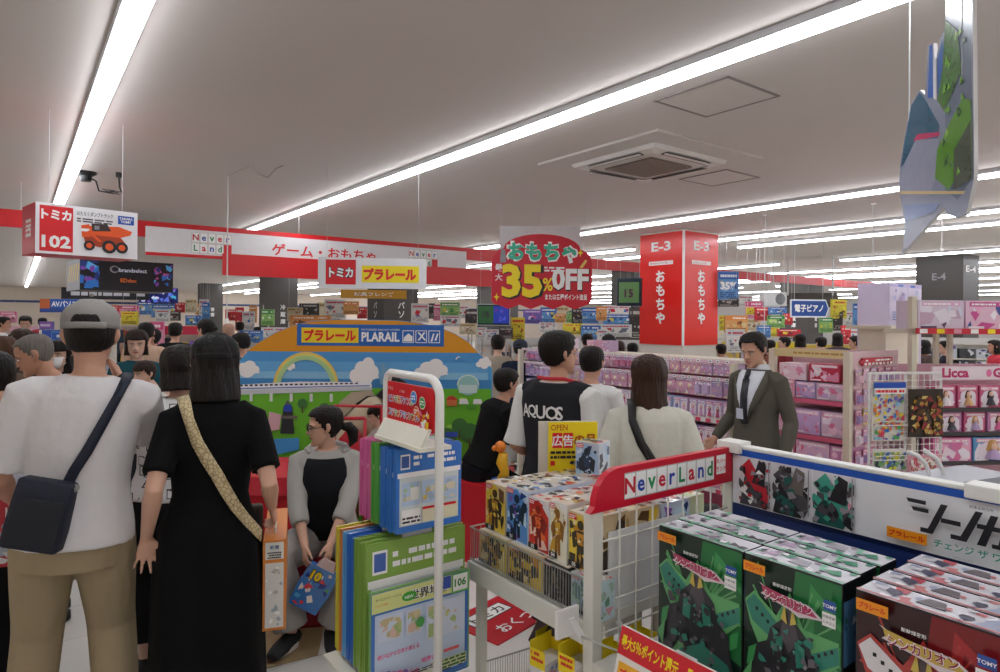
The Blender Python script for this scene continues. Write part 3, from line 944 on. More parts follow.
def packs(cx, y0, y1, z0, w, h, seq, tier, drop=0):
    n = len(seq)
    cnt = {}
    tot = {}
    for col, nme in seq: tot[nme] = tot.get(nme, 0) + 1
    protos = {}
    for i, (col, nme) in enumerate(seq):
        y = y0 + (y1 - y0) * i / max(1, n - 1)
        k = cnt.get(nme, 0); cnt[nme] = k + 1
        lab = '%s edged puzzle pack, %s from front among %s ones, %s tier of rack' % (nme, ordinal(k), nme, tier)
        root_w = rk.matrix_basis @ V((cx + .002 * math.sin(i * 2.1), y, z0 + .004 * math.sin(i * 1.7)))
        if nme not in protos:
            o = puzzle_pack(w, h, col, len(protos) + (5 if tier == 'upper' else 9), 'flat').build('puzzle_pack')
            hd = MB(); hd.box((0, .004, h + .012), (w * .3, .0015, .024), M('#e8e8ea', .2, alpha=.5, var=0)); hd.build('hang_tab', o)
            protos[nme] = o
            tag(o, lab, 'puzzle pack', 'puzzle packs in the %s tier' % tier)
            o.location = root_w; o.rotation_euler = (0, 0, FU)
        else:
            copy_thing(protos[nme], root_w, FU, lab)
rk.matrix_basis   # location and rotation are set above
bpy.context.view_layer.update()
def rack_local(p):
    return rk.matrix_world.inverted() @ p
q0 = rack_local(P(395.6, 535, 2.06)); q1 = rack_local(P(462, 525, 2.2))
wU = (q1 - q0).x
upc = (q0.x + q1.x) / 2
seq = [('#3a78c8', 'blue')] * 8 + [('#58a848', 'green')] * 4 + [('#d868a0', 'pink')] * 6
packs(upc, q0.y, q0.y + .26, q0.z, wU, .265, seq, 'upper')
q0 = rack_local(P(369, 672, 2.03)); q1 = rack_local(P(479.5, 660, 2.2))
wL = (q1 - q0).x
lc_ = (q0.x + q1.x) / 2
seq = [('#8aae50', 'green')] * 6 + [('#3a70c8', 'blue')] * 4 + [('#68a8d8', 'pale blue')] * 2 + [('#d88848', 'orange')] * 2 + [('#d8c848', 'yellow')] * 2
packs(lc_, q0.y + .03, q0.y + .26, .55, wL, zat(548, 2.05) - .55, seq, 'lower')
o = puzzle_pack(wL, .34, '#7aa860', 3, 'map').build('puzzle_pack')
o.location = rk.matrix_world @ V((lc_, q0.y, P(369, 594, 2.03).z - .34)); o.rotation_euler = (0, 0, FU)
tag(o, 'front puzzle pack with a world map and the number 106 on its sleeve', 'puzzle pack', 'puzzle packs in the lower tier')

# ---- red floor sign and coloured mat
def quad_floor(px4, z, d=None):
    out = []
    for px, py in px4:
        r = P(px, py, 1) - V((0, 0, EYE))
        k = (z - EYE) / r.z
        out.append(V((0, 0, EYE)) + r * k)
    return out
q = quad_floor([(478, 607), (512, 594), (556, 612), (498, 646)], .06)
o_, R_, T_ = q[3], (q[2] - q[3]), (q[0] - q[3])
mb = MB()
T_ = T_ - R_.normalized() * T_.dot(R_.normalized())
w_, h_ = R_.length, max(.35, T_.length)
base = [o_, o_ + R_, o_ + R_ + T_.normalized() * h_, o_ + T_.normalized() * h_]
mb.prism(base, (0, 0, .008), M('#c01424', .4))
a = Art(mb, base[0] + V((0, 0, .008)), R_, T_, w_, h_)
a.N = UP
a.rect(.1, .55, .75, .85, INK); a.rect(.12, .57, .73, .83, PAPER); a.text('トミカ', .42, .60, .19, INK, .02, wide=.5)
a.text('おくつ', .5, .12, .24, PAPER, .02)
o = mb.build('floor_sign'); tag(o, 'red sign board with white lettering lying on the white plinth beyond the puzzle rack', 'sign')
mb = MB(); c = sum(base, V()) / 4
mb.box((c.x + .1, c.y + .15, .03), (1.5, .9, .06), M('#dedad4', .4), rz=math.atan2(R_.y, R_.x)); o = mb.build('plinth', bevel=.01); tag(o, 'low white plinth on the floor under the red sign board', 'plinth')
# black flap hanging under the wire shelf
p = [P(528, 640, 2.4), P(545, 605, 2.45), P(556, 622, 2.2), P(553, 650, 2.1), P(542, 655, 2.25)]
mb = MB(); mb.prism(p, V((.02, .03, 0)), M('#17171a', .5)); tag(mb.build('cloth_flap'), 'black cloth bag flap hanging under the wire fronted shelf', 'bag')
# low wire guard at the bottom
mb = MB()
g0, g1 = P(478, 664, 2.5), P(536, 646, 2.62)
for i in range(25):
    p = g0.lerp(g1, i / 24); mb.tube([p, p - UP * .18], .0015, STEEL, 5)
mb.tube([g0, g1], .003, STEEL, 6); mb.tube([g0 - UP * .18, g1 - UP * .18], .003, STEEL, 6)
for p in (g0, g1): mb.tube([p, V((p.x, p.y, 0))], .004, STEEL, 6)
tag(mb.build('wire_guard'), 'low wire guard rail standing in front of the white plinth', 'wire rail')

# beige wood-look floor patch near the seated woman
q = quad_floor([(262, 668), (300, 615), (322, 640), (300, 662)], .002)
q = quad_floor([(255, 672), (272, 600), (330, 600), (318, 655)], .002)
mb = MB(); mb.prism(q, (0, 0, .003), M('#a08a66', .5, var=.2, scale=20)); tag(mb.build('floor_mat'), 'tan mat on the white floor under the seated woman', 'mat')
# play corner mat, orange, pink and beige
q = quad_floor([(395, 560), (560, 560), (540, 508), (440, 500)], .01)
mb = MB(); mb.prism(q, (0, 0, .012), PRINT(['#d8662a', '#d88a98', '#c8a878', '#cf4a28', '#d8b890'], 3.0, 2)); tag(mb.build('play_mat'), 'orange and pink play mat beside the red bench', 'mat')
# red bench and play table
mb = MB()
REDV = M('#c21626', .4)
r0, r1 = P(455, 470, 5.0), P(545, 470, 4.6)
bench = tag(empty('bench', (0, 0, 0)), 'long red vinyl covered bench in front of the painted play backdrop', 'bench')
mb.prism([P(398, 470, 5.05) * V((1, 1, 0)) if False else V((-.72, 4.75, 0)), V((.10, 4.38, 0)), V((.12, 5.06, 0)), V((-.5, 5.3, 0))], (0, 0, .54), REDV)
mb.build('seat_block', bench, bevel=.03)
tb_ = tag(empty('play_table', (-1.45, 4.38, 0), math.radians(4)), 'red topped play table behind the seated woman', 'table')
mb = MB(); mb.prism([(-.35, -.1, .0), (.45, -.1, 0), (.45, .45, 0), (-.35, .45, 0)], (0, 0, .52), REDV); mb.build('body', tb_, bevel=.04)
mb = MB()
mb.prism([(-.42, -.06, .52), (-.02, -.14, .52), (.22, -.12, .52), (.5, .1, .52), (.5, .5, .52), (-.42, .5, .52)], (0, 0, .12), M('#d03040', .4)); mb.build('table_top', tb_, bevel=.04)
# small toy standing on the bench: yellow giraffe-like block tower on a blue base
toy = tag(empty('block_tower', (.03, 4.46, .54)), 'small orange and yellow block tower on blue base on the red bench', 'toy')
mb = MB(); mb.tube([(0, 0, 0), (0, 0, .05)], .08, M('#2868c0', .4), 16); mb.build('base', toy)
mb = MB(); mb.tube([(0, 0, .05), (.01, 0, .1), (-.01, 0, .16), (0, 0, .23)], [.045, .03, .04, .03], M('#e8b020', .4), 12); mb.ball((-.02, 0, .27), .04, M('#e88020', .4)); mb.ball((-.06, 0, .26), .02, M('#e88020', .4)); mb.build('blocks', toy, smooth=True)

# ---- the painted backdrop
bd = tag(empty('backdrop_panel', (-.95, 5.3, 0), math.radians(0)), 'arched play area backdrop with orange crown and painted seaside railway scenery', 'display panel')
zt_ = P(363, 320, 5.3).z; dB = 5.3
xL, xR = P(228, 400, dB).x + .95, P(492, 400, dB).x + .95
def bx(px): return P(px, 400, dB).x + .95
def bz(py): return P(363, py, dB).z
out = [(xL, 0), (xR, 0), (xR, bz(368)), (bx(478), bz(352)), (bx(468), bz(341)), (bx(455), bz(333)), (bx(440), bz(327)), (bx(420), bz(322.5)), (bx(395), bz(320)), (bx(335), bz(319.5)), (bx(310), bz(321.5)), (bx(292), bz(326)), (bx(275), bz(333)), (bx(260), bz(342)), (bx(247), bz(353)), (bx(237), bz(364)), (xL, bz(378))]
mb = MB(); mb.prism([(x, 0, z) for x, z in out], (0, .03, 0), M('#4a9ad0', .5, var=.02), M('#d8d4cc', .5)); mb.build('board', bd)
mb = MB()
Wd, Hd = xR - xL, zt_
a = Art(mb, (xL, -.0005, 0), (1, 0, 0), UP, Wd, Hd, .00014)
A = lambda px, py: ((bx(px) - xL) / Wd, bz(py) / Hd)
F = lambda c: M(c, .5, var=.03)
def ap(pts, m): a.poly([A(*p) for p in pts], m)
# sky, sea, fields as printed areas
def skyb():
    for i, (y0, y1, c) in enumerate(((352, 362, '#4a94d0'), (362, 372, '#62a6d8'), (372, 381, '#86bede'))):
        ap([(234 if i else 247, y1), (488, y1), (488 if i else 478, y0), (237 if i else 247, y0)], F(c)); a.k -= 1
    a.k += 1
skyb()
ap([(229, 390), (491, 390), (491, 379), (229, 379)], F('#3a86c0'))
ap([(229, 570), (491, 570), (491, 388), (229, 388)], F('#6ab828'))
ap([(247, 352), (478, 352), (468, 341.5), (455, 333.5), (440, 327.5), (420, 323), (395, 320.5), (335, 320), (310, 322), (292, 326.5), (275, 333.5), (260, 342.5)], M('#d8900c', .45, var=.02))
ap([(296.5, 346), (443.5, 346), (443.5, 324.5), (296.5, 324.5)], F('#1c60b0'))
ap([(301, 343), (358, 343), (358, 328), (301, 328)], M('#e8cc18', .45, var=0))
x, y = A(329.5, 341.5); a.text('プラレール', x, y, 12 / 655 * dB / Hd, INKRED, .05, wide=52 / 655 * dB / Wd)
x, y = A(380, 341.5); a.text('PLARAIL', x, y, 9.5 / 655 * dB / Hd, PAPER, .035, wide=38 / 655 * dB / Wd)
x, y = A(380, 330.5); a.text('MOTORIZED RAILWAY SYSTEM', x, y, 1.8 / 655 * dB / Hd, PAPER, 0, wide=38 / 655 * dB / Wd)
for i in range(3):
    x0 = 402 + i * 13
    ap([(x0, 342.5), (x0 + 11.5, 342.5), (x0 + 11.5, 330), (x0, 330)], PAPER); ap([(x0 + .7, 341.8), (x0 + 10.8, 341.8), (x0 + 10.8, 330.7), (x0 + .7, 330.7)], F('#1c60b0'))
ap([(403, 341), (412, 341), (412, 336), (408, 333), (403.5, 337)], PAPER)
ap([(417, 340), (419, 340), (425, 332), (423, 332)], PAPER); ap([(419, 332), (417, 332), (424, 340), (426, 340)], PAPER)
ap([(430, 341), (432, 341), (434, 333), (432.5, 333)], PAPER); ap([(434, 340), (436, 340), (438, 333), (436.5, 333)], PAPER)
# clouds
def cloud(cx, cy, w, h):
    for dx, dy, r in ((-.4, .05, .25), (-.15, .3, .33), (.12, .5, .3), (.3, .2, .28), (.0, .05, .4)):
        x, y = A(cx + dx * w, cy - dy * h); a.disc(x, y, r * w / 655 * dB / Wd * .8, r * h / 655 * dB / Hd * 1.1, M('#f0ece8', .5, var=.02))
    ap([(cx - w * .6, cy + 1), (cx + w * .55, cy + 1), (cx + w * .4, cy - h * .2), (cx - w * .45, cy - h * .2)], M('#f0ece8', .5, var=.02))
cloud(365, 377, 26, 24); cloud(432, 373, 30, 18); cloud(247, 373, 24, 14); cloud(290, 368, 10, 8); cloud(484, 364, 14, 10)
# rainbow
x, y = A(306, 388)
for r, c in ((35, '#e8c860'), (33, '#d8d870'), (31.3, '#a8cc90')):
    a.arc(x, y, r / 655 * dB / Wd * .94, r / 655 * dB / Hd * 1.02, .02, F(c))
# viaduct and white train
ap([(229, 396), (372, 390), (372, 384), (229, 390)], F('#c8ccd0'))
for q in range(6): ap([(250 + q * 20, 402), (253 + q * 20, 402), (253 + q * 20, 394), (250 + q * 20, 394)], F('#d8dcd8')); a.k -= 1
a.k += 1
ap([(229, 391), (368, 386), (372, 388), (371, 382), (300, 382), (229, 386)], M('#eceef0', .4, var=.02))
for q in range(24): ap([(240 + q * 5, 387.2 - q * .14), (243 + q * 5, 387.2 - q * .14), (243 + q * 5, 385.4 - q * .12), (240 + q * 5, 385.4 - q * .12)], F('#28304a')); a.k -= 1
a.k += 1
ap([(240, 390), (370, 385.8), (370, 385), (240, 389)], F('#2858b0'))
# dome, hills, tower, trees, houses, river
x, y = A(468, 384); a.disc(x, y, .042, .05, F('#98c8c0')); a.arc(x, y, .042, .05, .006, F('#d8e8e0'), 0, PI); ap([(459, 392), (477, 392), (477, 384), (459, 384)], F('#c8dcd8'))
rnd = random.Random(12)
for i in range(26):
    px, py = rnd.uniform(235, 485), rnd.uniform(398, 470)
    x, y = A(px, py); r = rnd.uniform(3, 9)
    a.disc(x, y, r / 655 * dB / Wd, r * .45 / 655 * dB / Hd, F(rnd.choice(['#8ccc38', '#4e9c24', '#a0d850', '#3c8428', '#78bc30'])), 14)
for px, py, r in ((303, 404, 5), (325, 409, 6), (460, 425, 8), (470, 432, 10), (448, 436, 9), (482, 440, 9), (455, 446, 7), (478, 455, 8)):
    x, y = A(px, py); a.disc(x, y, r / 655 * dB / Wd, r / 655 * dB / Hd, F('#3f7a3a')); ap([(px - .8, py + r + 4), (px + .8, py + r + 4), (px + .8, py + r * .5), (px - .8, py + r * .5)], F('#5a4030'))
ap([(281, 434), (295, 434), (293, 407), (284, 407)], F('#20242c')); ap([(284, 412), (293, 412), (292, 405), (285, 405)], F('#2848b0')); ap([(279, 419), (298, 419), (298, 416), (279, 416)], F('#6a6258')); ap([(286, 405), (291, 405), (289, 401), (287, 401)], F('#6a6258'))
ap([(268, 432), (280, 430), (282, 415), (270, 412)], F('#d8a8b0'))
ap([(262, 458), (300, 450), (300, 438), (262, 440)], F('#4898d8'))
ap([(262, 478), (276, 478), (276, 466), (262, 466)], F('#c8a060')); ap([(258, 467), (280, 467), (274, 457), (264, 457)], F('#8a8098'))
ap([(280, 480), (300, 460), (303, 462), (286, 482)], F('#6a9a78'))
ap([(447, 405), (457, 405), (457, 398), (447, 398)], F('#d0703a')); ap([(446, 399), (458, 399), (454, 395), (449, 395)], F('#c03a28'))
for px in (464, 478): ap([(px - 5, 403), (px + 5, 403), (px + 3, 398), (px - 4, 398)], F('#e8e8e8'))
ap([(446, 436), (458, 436), (458, 431), (446, 431)], F('#3058c0'))
ap([(380, 384), (392, 384), (392, 368), (385, 368), (385, 363), (381, 363)], F('#7aa8c8'))
ap([(330, 440), (382, 440), (385, 410), (372, 390), (352, 392), (340, 402)], F('#b8a890'))
x, y = A(458, 358); a.shards(random.Random(3), x - .012, y - .012, x + .012, y + .012, [PAPER], 3, .01)
mb.build('painted_scenery', bd)
# ---------------------------------------------------------------- things on and under the ceiling
WIRE = M('#c8c8c8', .4, var=0)
def wires(root, xs, z0, z1, y=0, r=.0025, mat=None):
    for x in xs:
        mb = MB(); mb.tube([(x, y, z0), (x, y, z1)], r, mat or WIRE, 5); mb.build('hanging_wire', root)
def face(px0, px1, py0, py1, d, h=0.0):
    """centre, width and height of an upright panel filling a pixel rectangle at distance d, turned by h"""
    cx, cy = (px0 + px1) / 2, (py0 + py1) / 2
    c = P(cx, cy, d)
    a = (cx - HX) / FPX
    w = abs(px1 - px0) / FPX * d / max(.2, math.cos(h) - a * math.sin(h))
    return c, w, abs(py1 - py0) / FPX * d
# toy box shaped sign
c, w, h = face(37.5, 140, 206, 258, 5.05, math.radians(48))
w = .69
o = tag(empty('hanging_box_sign', c, math.radians(48)), 'white and red box shaped hanging sign numbered 102 with orange dump truck', 'sign')
mb = MB(); mb.box((0, .19, 0), (w, .38, .375), M('#c8142a', .4)); mb.build('box', o, bevel=.003)
mb = MB(); hh = .375
mb.box((0, -.003, 0), (w, .006, hh), M('#e8e6e8', .4))
a = Art(mb, (-w / 2, -.0065, -hh / 2), (1, 0, 0), UP, w, hh)
a.rect(.035, .05, .345, .95, INKRED); a.text('トミカ', .19, .68, .2, PAPER, .045, wide=.28); a.text('102', .19, .12, .25, PAPER, .035, wide=.27)
a.text('はたらくダンプトラック', .56, .82, .09, INK, .01, wide=.36); a.lines(random.Random(1), .38, .68, .74, .78, GREY1, 2)
a.rect(.79, .72, .96, .9, M('#1c50b0', .4)); a.text('TAKARA', .875, .82, .05, PAPER, .03); a.text('TOMY', .875, .75, .055, PAPER, .03)
OR = M('#e85818', .4, var=.04); OR2 = M('#a83808', .4)
a.poly([(.42, .62), (.8, .66), (.94, .58), (.92, .5), (.8, .42), (.44, .44)], OR)
a.poly([(.44, .45), (.82, .43), (.88, .3), (.6, .2), (.46, .26)], OR2)
a.poly([(.52, .68), (.68, .69), (.72, .55), (.53, .52)], M('#3a2a28', .4)); a.poly([(.42, .62), (.5, .66), (.52, .4), (.43, .38)], OR)
a.rect(.55, .56, .6, .64, GREY2); a.rect(.42, .5, .5, .56, PAPER)
for x, r in ((.5, .055), (.7, .075), (.83, .065)):
    a.disc(x, .22, r, r * w / hh, INK); a.disc(x, .22, r * .55, r * .55 * w / hh, OR)
a.poly([(.47, .5), (.6, .3), (.62, .33), (.5, .53)], OR)
mb.build('front_panel', o)
mb = MB(); a = Art(mb, (-w / 2 - .0005, .38, -hh / 2), (0, -1, 0), UP, .38, hh); a.rect(.3, .35, .7, .7, PAPER); a.lines(random.Random(7), .32, .4, .68, .66, INKRED, 3); mb.build('end_print', o)
wires(o, (-.25, .25), hh / 2, CEIL - c.z, .05)
# black hanging sign of a games corner, box shaped
c, w, h = face(82, 175, 261, 291, 9.6, .74)
o = tag(empty('hanging_corner_sign', c, .74), 'black box shaped hanging sign with blue pictures and orange lettering', 'sign')
mb = MB(); mb.box((0, .5, 0), (w, 1.0, h), M('#101218', .4)); mb.build('box', o)
mb = MB(); a = Art(mb, (-w / 2, -.001, -h / 2), (1, 0, 0), UP, w, h)
BL_ = [M('#2878d0', .4), M('#58b0e8', .4), M('#1c3a80', .4), M('#8048b0', .4)]
a.shards(random.Random(1), .0, .05, .2, .95, BL_, 14, .1); a.shards(random.Random(2), .78, .05, .99, .95, BL_ + [M('#c850a0', .4)], 16, .08)
a.text('brandselect', .55, .62, .13, M('#d8e0f0', .4), .02, wide=.3); a.disc(.35, .7, .05, .12, GREY2); a.disc(.355, .7, .035, .08, INK)
a.text('EDdoc', .5, .28, .13, M('#e87828', .4), .02)
mb.build('front_print', o)
mb = MB(); a = Art(mb, (-w / 2 - .001, 1.0, -h / 2), (0, -1, 0), UP, 1.0, h); a.rect(0, 0, 1, 1, M('#9a9ca4', .4)); 
for q in range(5): a.poly([(.12 + q * .17, .3), (.18 + q * .17, .3), (.3 + q * .17, .85), (.24 + q * .17, .85)], M('#e8c830', .4))
mb.build('end_print', o)
wires(o, (-.5, .5), h / 2, CEIL - c.z, .4, .004)
# hanging white sign with red and yellow fields
c, w, h = face(318.5, 427, 258, 288.5, 6.6, .12)
o = tag(empty('hanging_sign', c, .12), 'white hanging sign with one red field and one yellow field of lettering', 'sign')
mb = MB(); mb.box((0, .015, 0), (w, .03, h), M('#e4e2e2', .4)); mb.build('board', o)
mb = MB(); a = Art(mb, (-w / 2, -.001, -h / 2), (1, 0, 0), UP, w, h)
a.rect(.07, .12, .345, .93, INKRED); a.text('トミカ', .21, .33, .36, INK, .09, wide=.23); a.text('トミカ', .21, .35, .32, PAPER, .04, wide=.22)
a.rect(.4, .2, .93, .75, YELLOW); a.text('プラレール', .66, .27, .4, INKRED, .06, wide=.49)
mb.build('printing', o); wires(o, (-w * .42, w * .42), h / 2, CEIL - c.z, 0, .0015)
# red fascia hung along the far aisle
TF = 9.3
fs = tag(empty('hanging_fascia', B(0, TF, 0), FU), 'long red hanging fascia with white name strip along the aisle ceiling', 'sign')
def sx(px): return s_on(px, TF)
mb = MB(); x0, x1 = SMIN + .05, sx(934)
mb.box(((x0 + x1) / 2, .075, 2.79), (x1 - x0, .06, .2), M('#d0161e', .4)); mb.build('upper_band', fs)
mb = MB(); xa, xb = sx(145), sx(466)
mb.box(((xa + xb) / 2, .012, 2.655), (xb - xa, .024, .33), M('#e0dede', .4)); mb.box(((xa + sx(222)) / 2, .012, 2.475), (sx(222) - xa, .03, .04), M('#d0161e', .4)); mb.build('white_strip', fs)
mb = MB(); xa2, xb2 = sx(221.5), sx(492)
mb.box(((xa2 + xb2) / 2, -.02, 2.385), (xb2 - xa2, .02, .29), M('#cf141c', .4)); mb.build('lower_board', fs)
mb = MB(); a = Art(mb, (xa, -.002, 2.49), (1, 0, 0), UP, xb - xa, .33)
fr = lambda px: (sx(px) - xa) / (xb - xa)
for p0, p1 in ((191, 231), (408, 437)):
    u0, u1 = fr(p0), fr(p1)
    a.k = 1; tiles(a, u0, u1, .5, .9, 'Never', TCOL, FINE); a.k = 1; tiles(a, u0, u0 + (u1 - u0) * .8, .08, .48, 'Land', TCOL[5:], FINE); a.rect(u0 + (u1 - u0) * .8, .08, u1, .48, INKRED)
a.text('ゲーム・おもちゃ', (fr(271) + fr(375)) / 2, .18, .52, INKRED, .02, wide=fr(375) - fr(271))
mb.build('lettering', fs)
for px in (20, 300, 560, 700, 900):
    wires(fs, (sx(px),), 2.89, CEIL, .075, .003, M('#d8d6d2', .4))
# sale sign
c, w, h = face(492, 592.5, 234, 307, 8.0, .1)
o = tag(empty('sale_sign', c, .1), 'crimson curved hanging sale sign reading 35 percent off in yellow and white', 'sign')
out = [(-.5, -.42), (-.47, -.47)]
for q in range(4):
    for i in range(5):
        t = i / 4
        out.append((-.44 + .22 * (q + t) * 1.0, -.47 - .0 + .03 * math.cos(t * 2 * PI) - .03))
out += [(.47, -.46), (.5, -.38), (.5, .12), (.475, .22), (.43, .27), (.38, .30)]
for i in range(1, 12):
    an = PI * i / 12
    out.append((.38 * math.cos(an), .30 + .2 * math.sin(an)))
out += [(-.38, .30), (-.44, .27), (-.48, .2), (-.5, .1)]
mb = MB(); mb.prism([(x * w, 0, y * h) for x, y in out], (0, .03, 0), M('#c8142c', .4)); mb.build('board', o)
mb = MB(); a = Art(mb, (-w / 2, -.001, -h / 2), (1, 0, 0), UP, w, h)
a.text('おもちゃ', .50, .60, .30, PAPER, .06, wide=.72); a.text('おもちゃ', .50, .625, .25, M('#3ab090', .4, var=0), .05, wide=.68)
a.text('最', .07, .48, .1, PAPER, .02); a.text('大', .07, .35, .1, PAPER, .02)
a.text('35', .32, .10, .48, INK, .045, wide=.42); a.text('35', .30, .125, .46, YELLOW, .045, wide=.40)
a.text('%', .555, .22, .18, YELLOW, .02, wide=.1); a.text('0FF', .785, .215, .32, INK, .04, wide=.38); a.text('0FF', .78, .235, .30, PAPER, .04, wide=.37)
a.lines(random.Random(3), .52, .48, .72, .56, PAPER, 2); a.text('または各種ポイント進呈', .74, .10, .08, PAPER, .02, wide=.42)
for x, y in ((.88, .75), (.05, .13)): a.poly([(x - .03, y), (x - .008, y - .015), (x, y - .06), (x + .008, y - .015), (x + .03, y), (x + .008, y + .015), (x, y + .06), (x - .008, y + .015)], YELLOW)
a.poly([(.08, .6), (.14, .6), (.13, .78), (.09, .78)], GREY2); a.poly([(.87, .55), (.9, .54), (.95, .64), (.93, .66)], M('#e0c060', .4))
mb.build('printing', o)
wires(o, (-w * .4, w * .42), h * .3, CEIL - c.z)
# clear holder behind it
mb = MB(); c2 = P(540, 240, 8.3); mb.box((c2.x, c2.y, c2.z), (1.02, .01, .35), M('#c9c7c6', .3)); 
mb.tube([(c2.x, c2.y, c2.z + .17), (c2.x, c2.y, CEIL)], .003, WIRE, 5)
tag(mb.build('sign_backing'), 'plain pale panel hanging behind the crimson sale sign', 'sign')

# red wrapped pillar
pc = P(683, 330, 11.0)
s0, t0 = st(pc)
SZ = .945
def pillar(name, s0, t0, size, mat):
    mb = MB(); mb.box(B(s0 + size / 2, t0 + size / 2, CEIL / 2), (size, size, CEIL), mat, (W, U, UP))
    return tag(mb.build(name), kind='structure')
pillar('pillar', s0 + .01, t0 + .01, SZ - .02, M('#d8d2c6', .5))
zb = P(683, 345.5, 11.0).z
wr = tag(empty('pillar_wrap', B(s0, t0, 0), FU), 'bright red pillar wrap marked E-3 with white vertical lettering', 'sign')
REDW = M('#e01c14', .3, var=.02)
for nm_, cen, size in (('front_sheet', (SZ / 2, -.004, (zb + 3.19) / 2), (SZ, .008, 3.19 - zb)), ('side_sheet', (-.004, SZ / 2, (zb + 3.19) / 2), (.008, SZ, 3.19 - zb))):
    mb = MB(); mb.box(cen, size, REDW)
    a = Art(mb, (0, -.0085, zb), (1, 0, 0), UP, SZ, 3.19 - zb) if nm_ == 'front_sheet' else Art(mb, (-.0085, SZ, zb), (0, -1, 0), UP, SZ, 3.19 - zb)
    a.step = .002
    a.text('E-3', .5, .84, .085, PAPER, .03, wide=.45); a.rect(.22, .715, .78, .75, PAPER); a.text('家族みんなで楽しく', .5, .722, .02, INKRED, .0, wide=.5)
    a.vtext('おもちゃ', .5, .56, .105, .125, PAPER, .035)
    mb.build(nm_, wr)
mb = MB(); mb.box((-.006, -.006, (zb + 3.19) / 2), (.03, .03, 3.19 - zb), PAPER); mb.build('corner_strip', wr)
# dark pillars further back
def dark_pillar(px, d, size, text, faces=1):
    p = P(px, 316, d); s0, t0 = st(p)
    m = M('#47423f', .5) if faces else M('#8a8580', .5)
    mb = MB(); mb.box(B(s0 + size / 2, t0 + size / 2, CEIL / 2), (size, size, CEIL), m, (W, U, UP))
    if text:
        a = Art(mb, B(s0, t0 - .004, 0), W, UP, size, CEIL); a.step = .003
        if len(text) > 3 or text[0] == 'E': a.text(text, .45, .875, .045, PAPER, .02, wide=.62)
        else: a.vtext(text, .5, .6, .055, .075, PAPER, .02)
        a = Art(mb, B(s0 - .004, t0 + size, 0), -U, UP, size, CEIL); a.step = .003
        if text[0] == 'E': a.text(text, .5, .82, .05, GREY2, .02)
        else: a.vtext(text, .5, .6, .055, .075, PAPER, .02)
    tag(mb.build('pillar'), kind='structure')
dark_pillar(268, 22, 1.0, '冷蔵庫'); dark_pillar(384, 17, 1.0, 'パソ', 1); dark_pillar(808, 24, 1.1, '冷蔵庫'); dark_pillar(202, 30, .9, '音響'); dark_pillar(963, 14.5, .95, 'E-4'); dark_pillar(634, 19, .9, '冷凍庫'); dark_pillar(494, 30, 1.4, '家電')
# cassette air conditioner
cac = P(648, 160, HC / (P(648, 160, 1).z - EYE))
ac = tag(empty('air_conditioner', (cac.x, cac.y, CEIL), FU), 'square white ceiling cassette air conditioner with grille right of the long light strip', 'air conditioner')
mb = MB(); mb.box((0, 0, -.012), (1.5, 1.5, .024), M('#d0c8c1', .6)); mb.build('surround', ac, bevel=.004)
mb = MB()
for r0, z0, r1, z1 in ((.52, -.024, .5, -.06), (.5, -.06, .40, -.075)):
    mb.loft([[(sx_ * r0, sy_ * r0, z0) for sx_, sy_ in ((-1, -1), (-1, 1), (1, 1), (1, -1))], [(sx_ * r1, sy_ * r1, z1) for sx_, sy_ in ((-1, -1), (-1, 1), (1, 1), (1, -1))]], M('#d6d0ca', .4), caps=False)
mb.box((0, 0, -.05), (.78, .78, .04), M('#d0cac4', .4)); mb.build('housing', ac)
mb = MB(); mb.box((0, 0, -.078), (.58, .58, .012), M('#8a7b70', .6))
for i in range(15):
    mb.box((-.27 + i * .0385, 0, -.087), (.012, .57, .008), M('#a3968c', .5))
mb.build('grille', ac)
for k in range(4):
    an = k * PI / 2
    mb = MB(); mb.box((.45 * math.cos(an), .45 * math.sin(an), -.074), (.07, .62, .01), M('#3a3632', .5), rz=an)
    mb.box((.465 * math.cos(an), .465 * math.sin(an), -.082), (.035, .62, .008), M('#d6d0ca', .4), rz=an); mb.build('louvre', ac)
for i, (px, py) in enumerate(((716, 98), (719, 178))):
    d = HC / (P(px, py, 1).z - EYE); p = P(px, py, d)
    o = tag(empty('access_hatch', (p.x, p.y, CEIL), FU), 'square ceiling access hatch %s' % ('nearest the long light strip' if i == 0 else 'just beyond the air conditioner'), 'ceiling hatch')
    r = .29
    mb = MB()
    for q in range(4):
        an = q * PI / 2; mb.box((r * math.cos(an), r * math.sin(an), -.004), (.018, 2 * r + .018, .008), M('#8a7f7a', .5), rz=an)
    mb.build('rim', o); mb = MB(); mb.box((0, 0, -.002), (2 * r - .01, 2 * r - .01, .004), M('#d2c9c2', .8)); mb.build('lid', o)
# black dome device with a looped cord
p = P(86, 172, HC / (P(86, 172, 1).z - EYE))
o = tag(empty('ceiling_socket', (p.x, p.y, CEIL)), 'black round ceiling device with coiled black cord above the dump truck sign', 'ceiling device')
mb = MB(); mb.tube([(0, 0, 0), (0, 0, -.02), (0, 0, -.045), (0, 0, -.1)], [.1, .1, .06, .05], BLACK, 16); mb.build('body', o)
mb = MB(); mb.tube([(.04, 0, -.06), (.12, -.02, -.10), (.14, .0, -.2), (.25, 0, -.22), (.36, 0, -.24), (.3, 0, -.2), (.17, 0, -.18), (.24, 0, -.21), (.38, 0, -.21), (.36, 0, -.16), (.34, .02, -.03), (.34, .02, 0)], .009, BLACK, 6); mb.build('cord', o, smooth=True)
mb = MB(); mb.tube([(.34, .02, 0), (.34, .02, -.05)], .03, BLACK, 8); mb.build('socket', o)
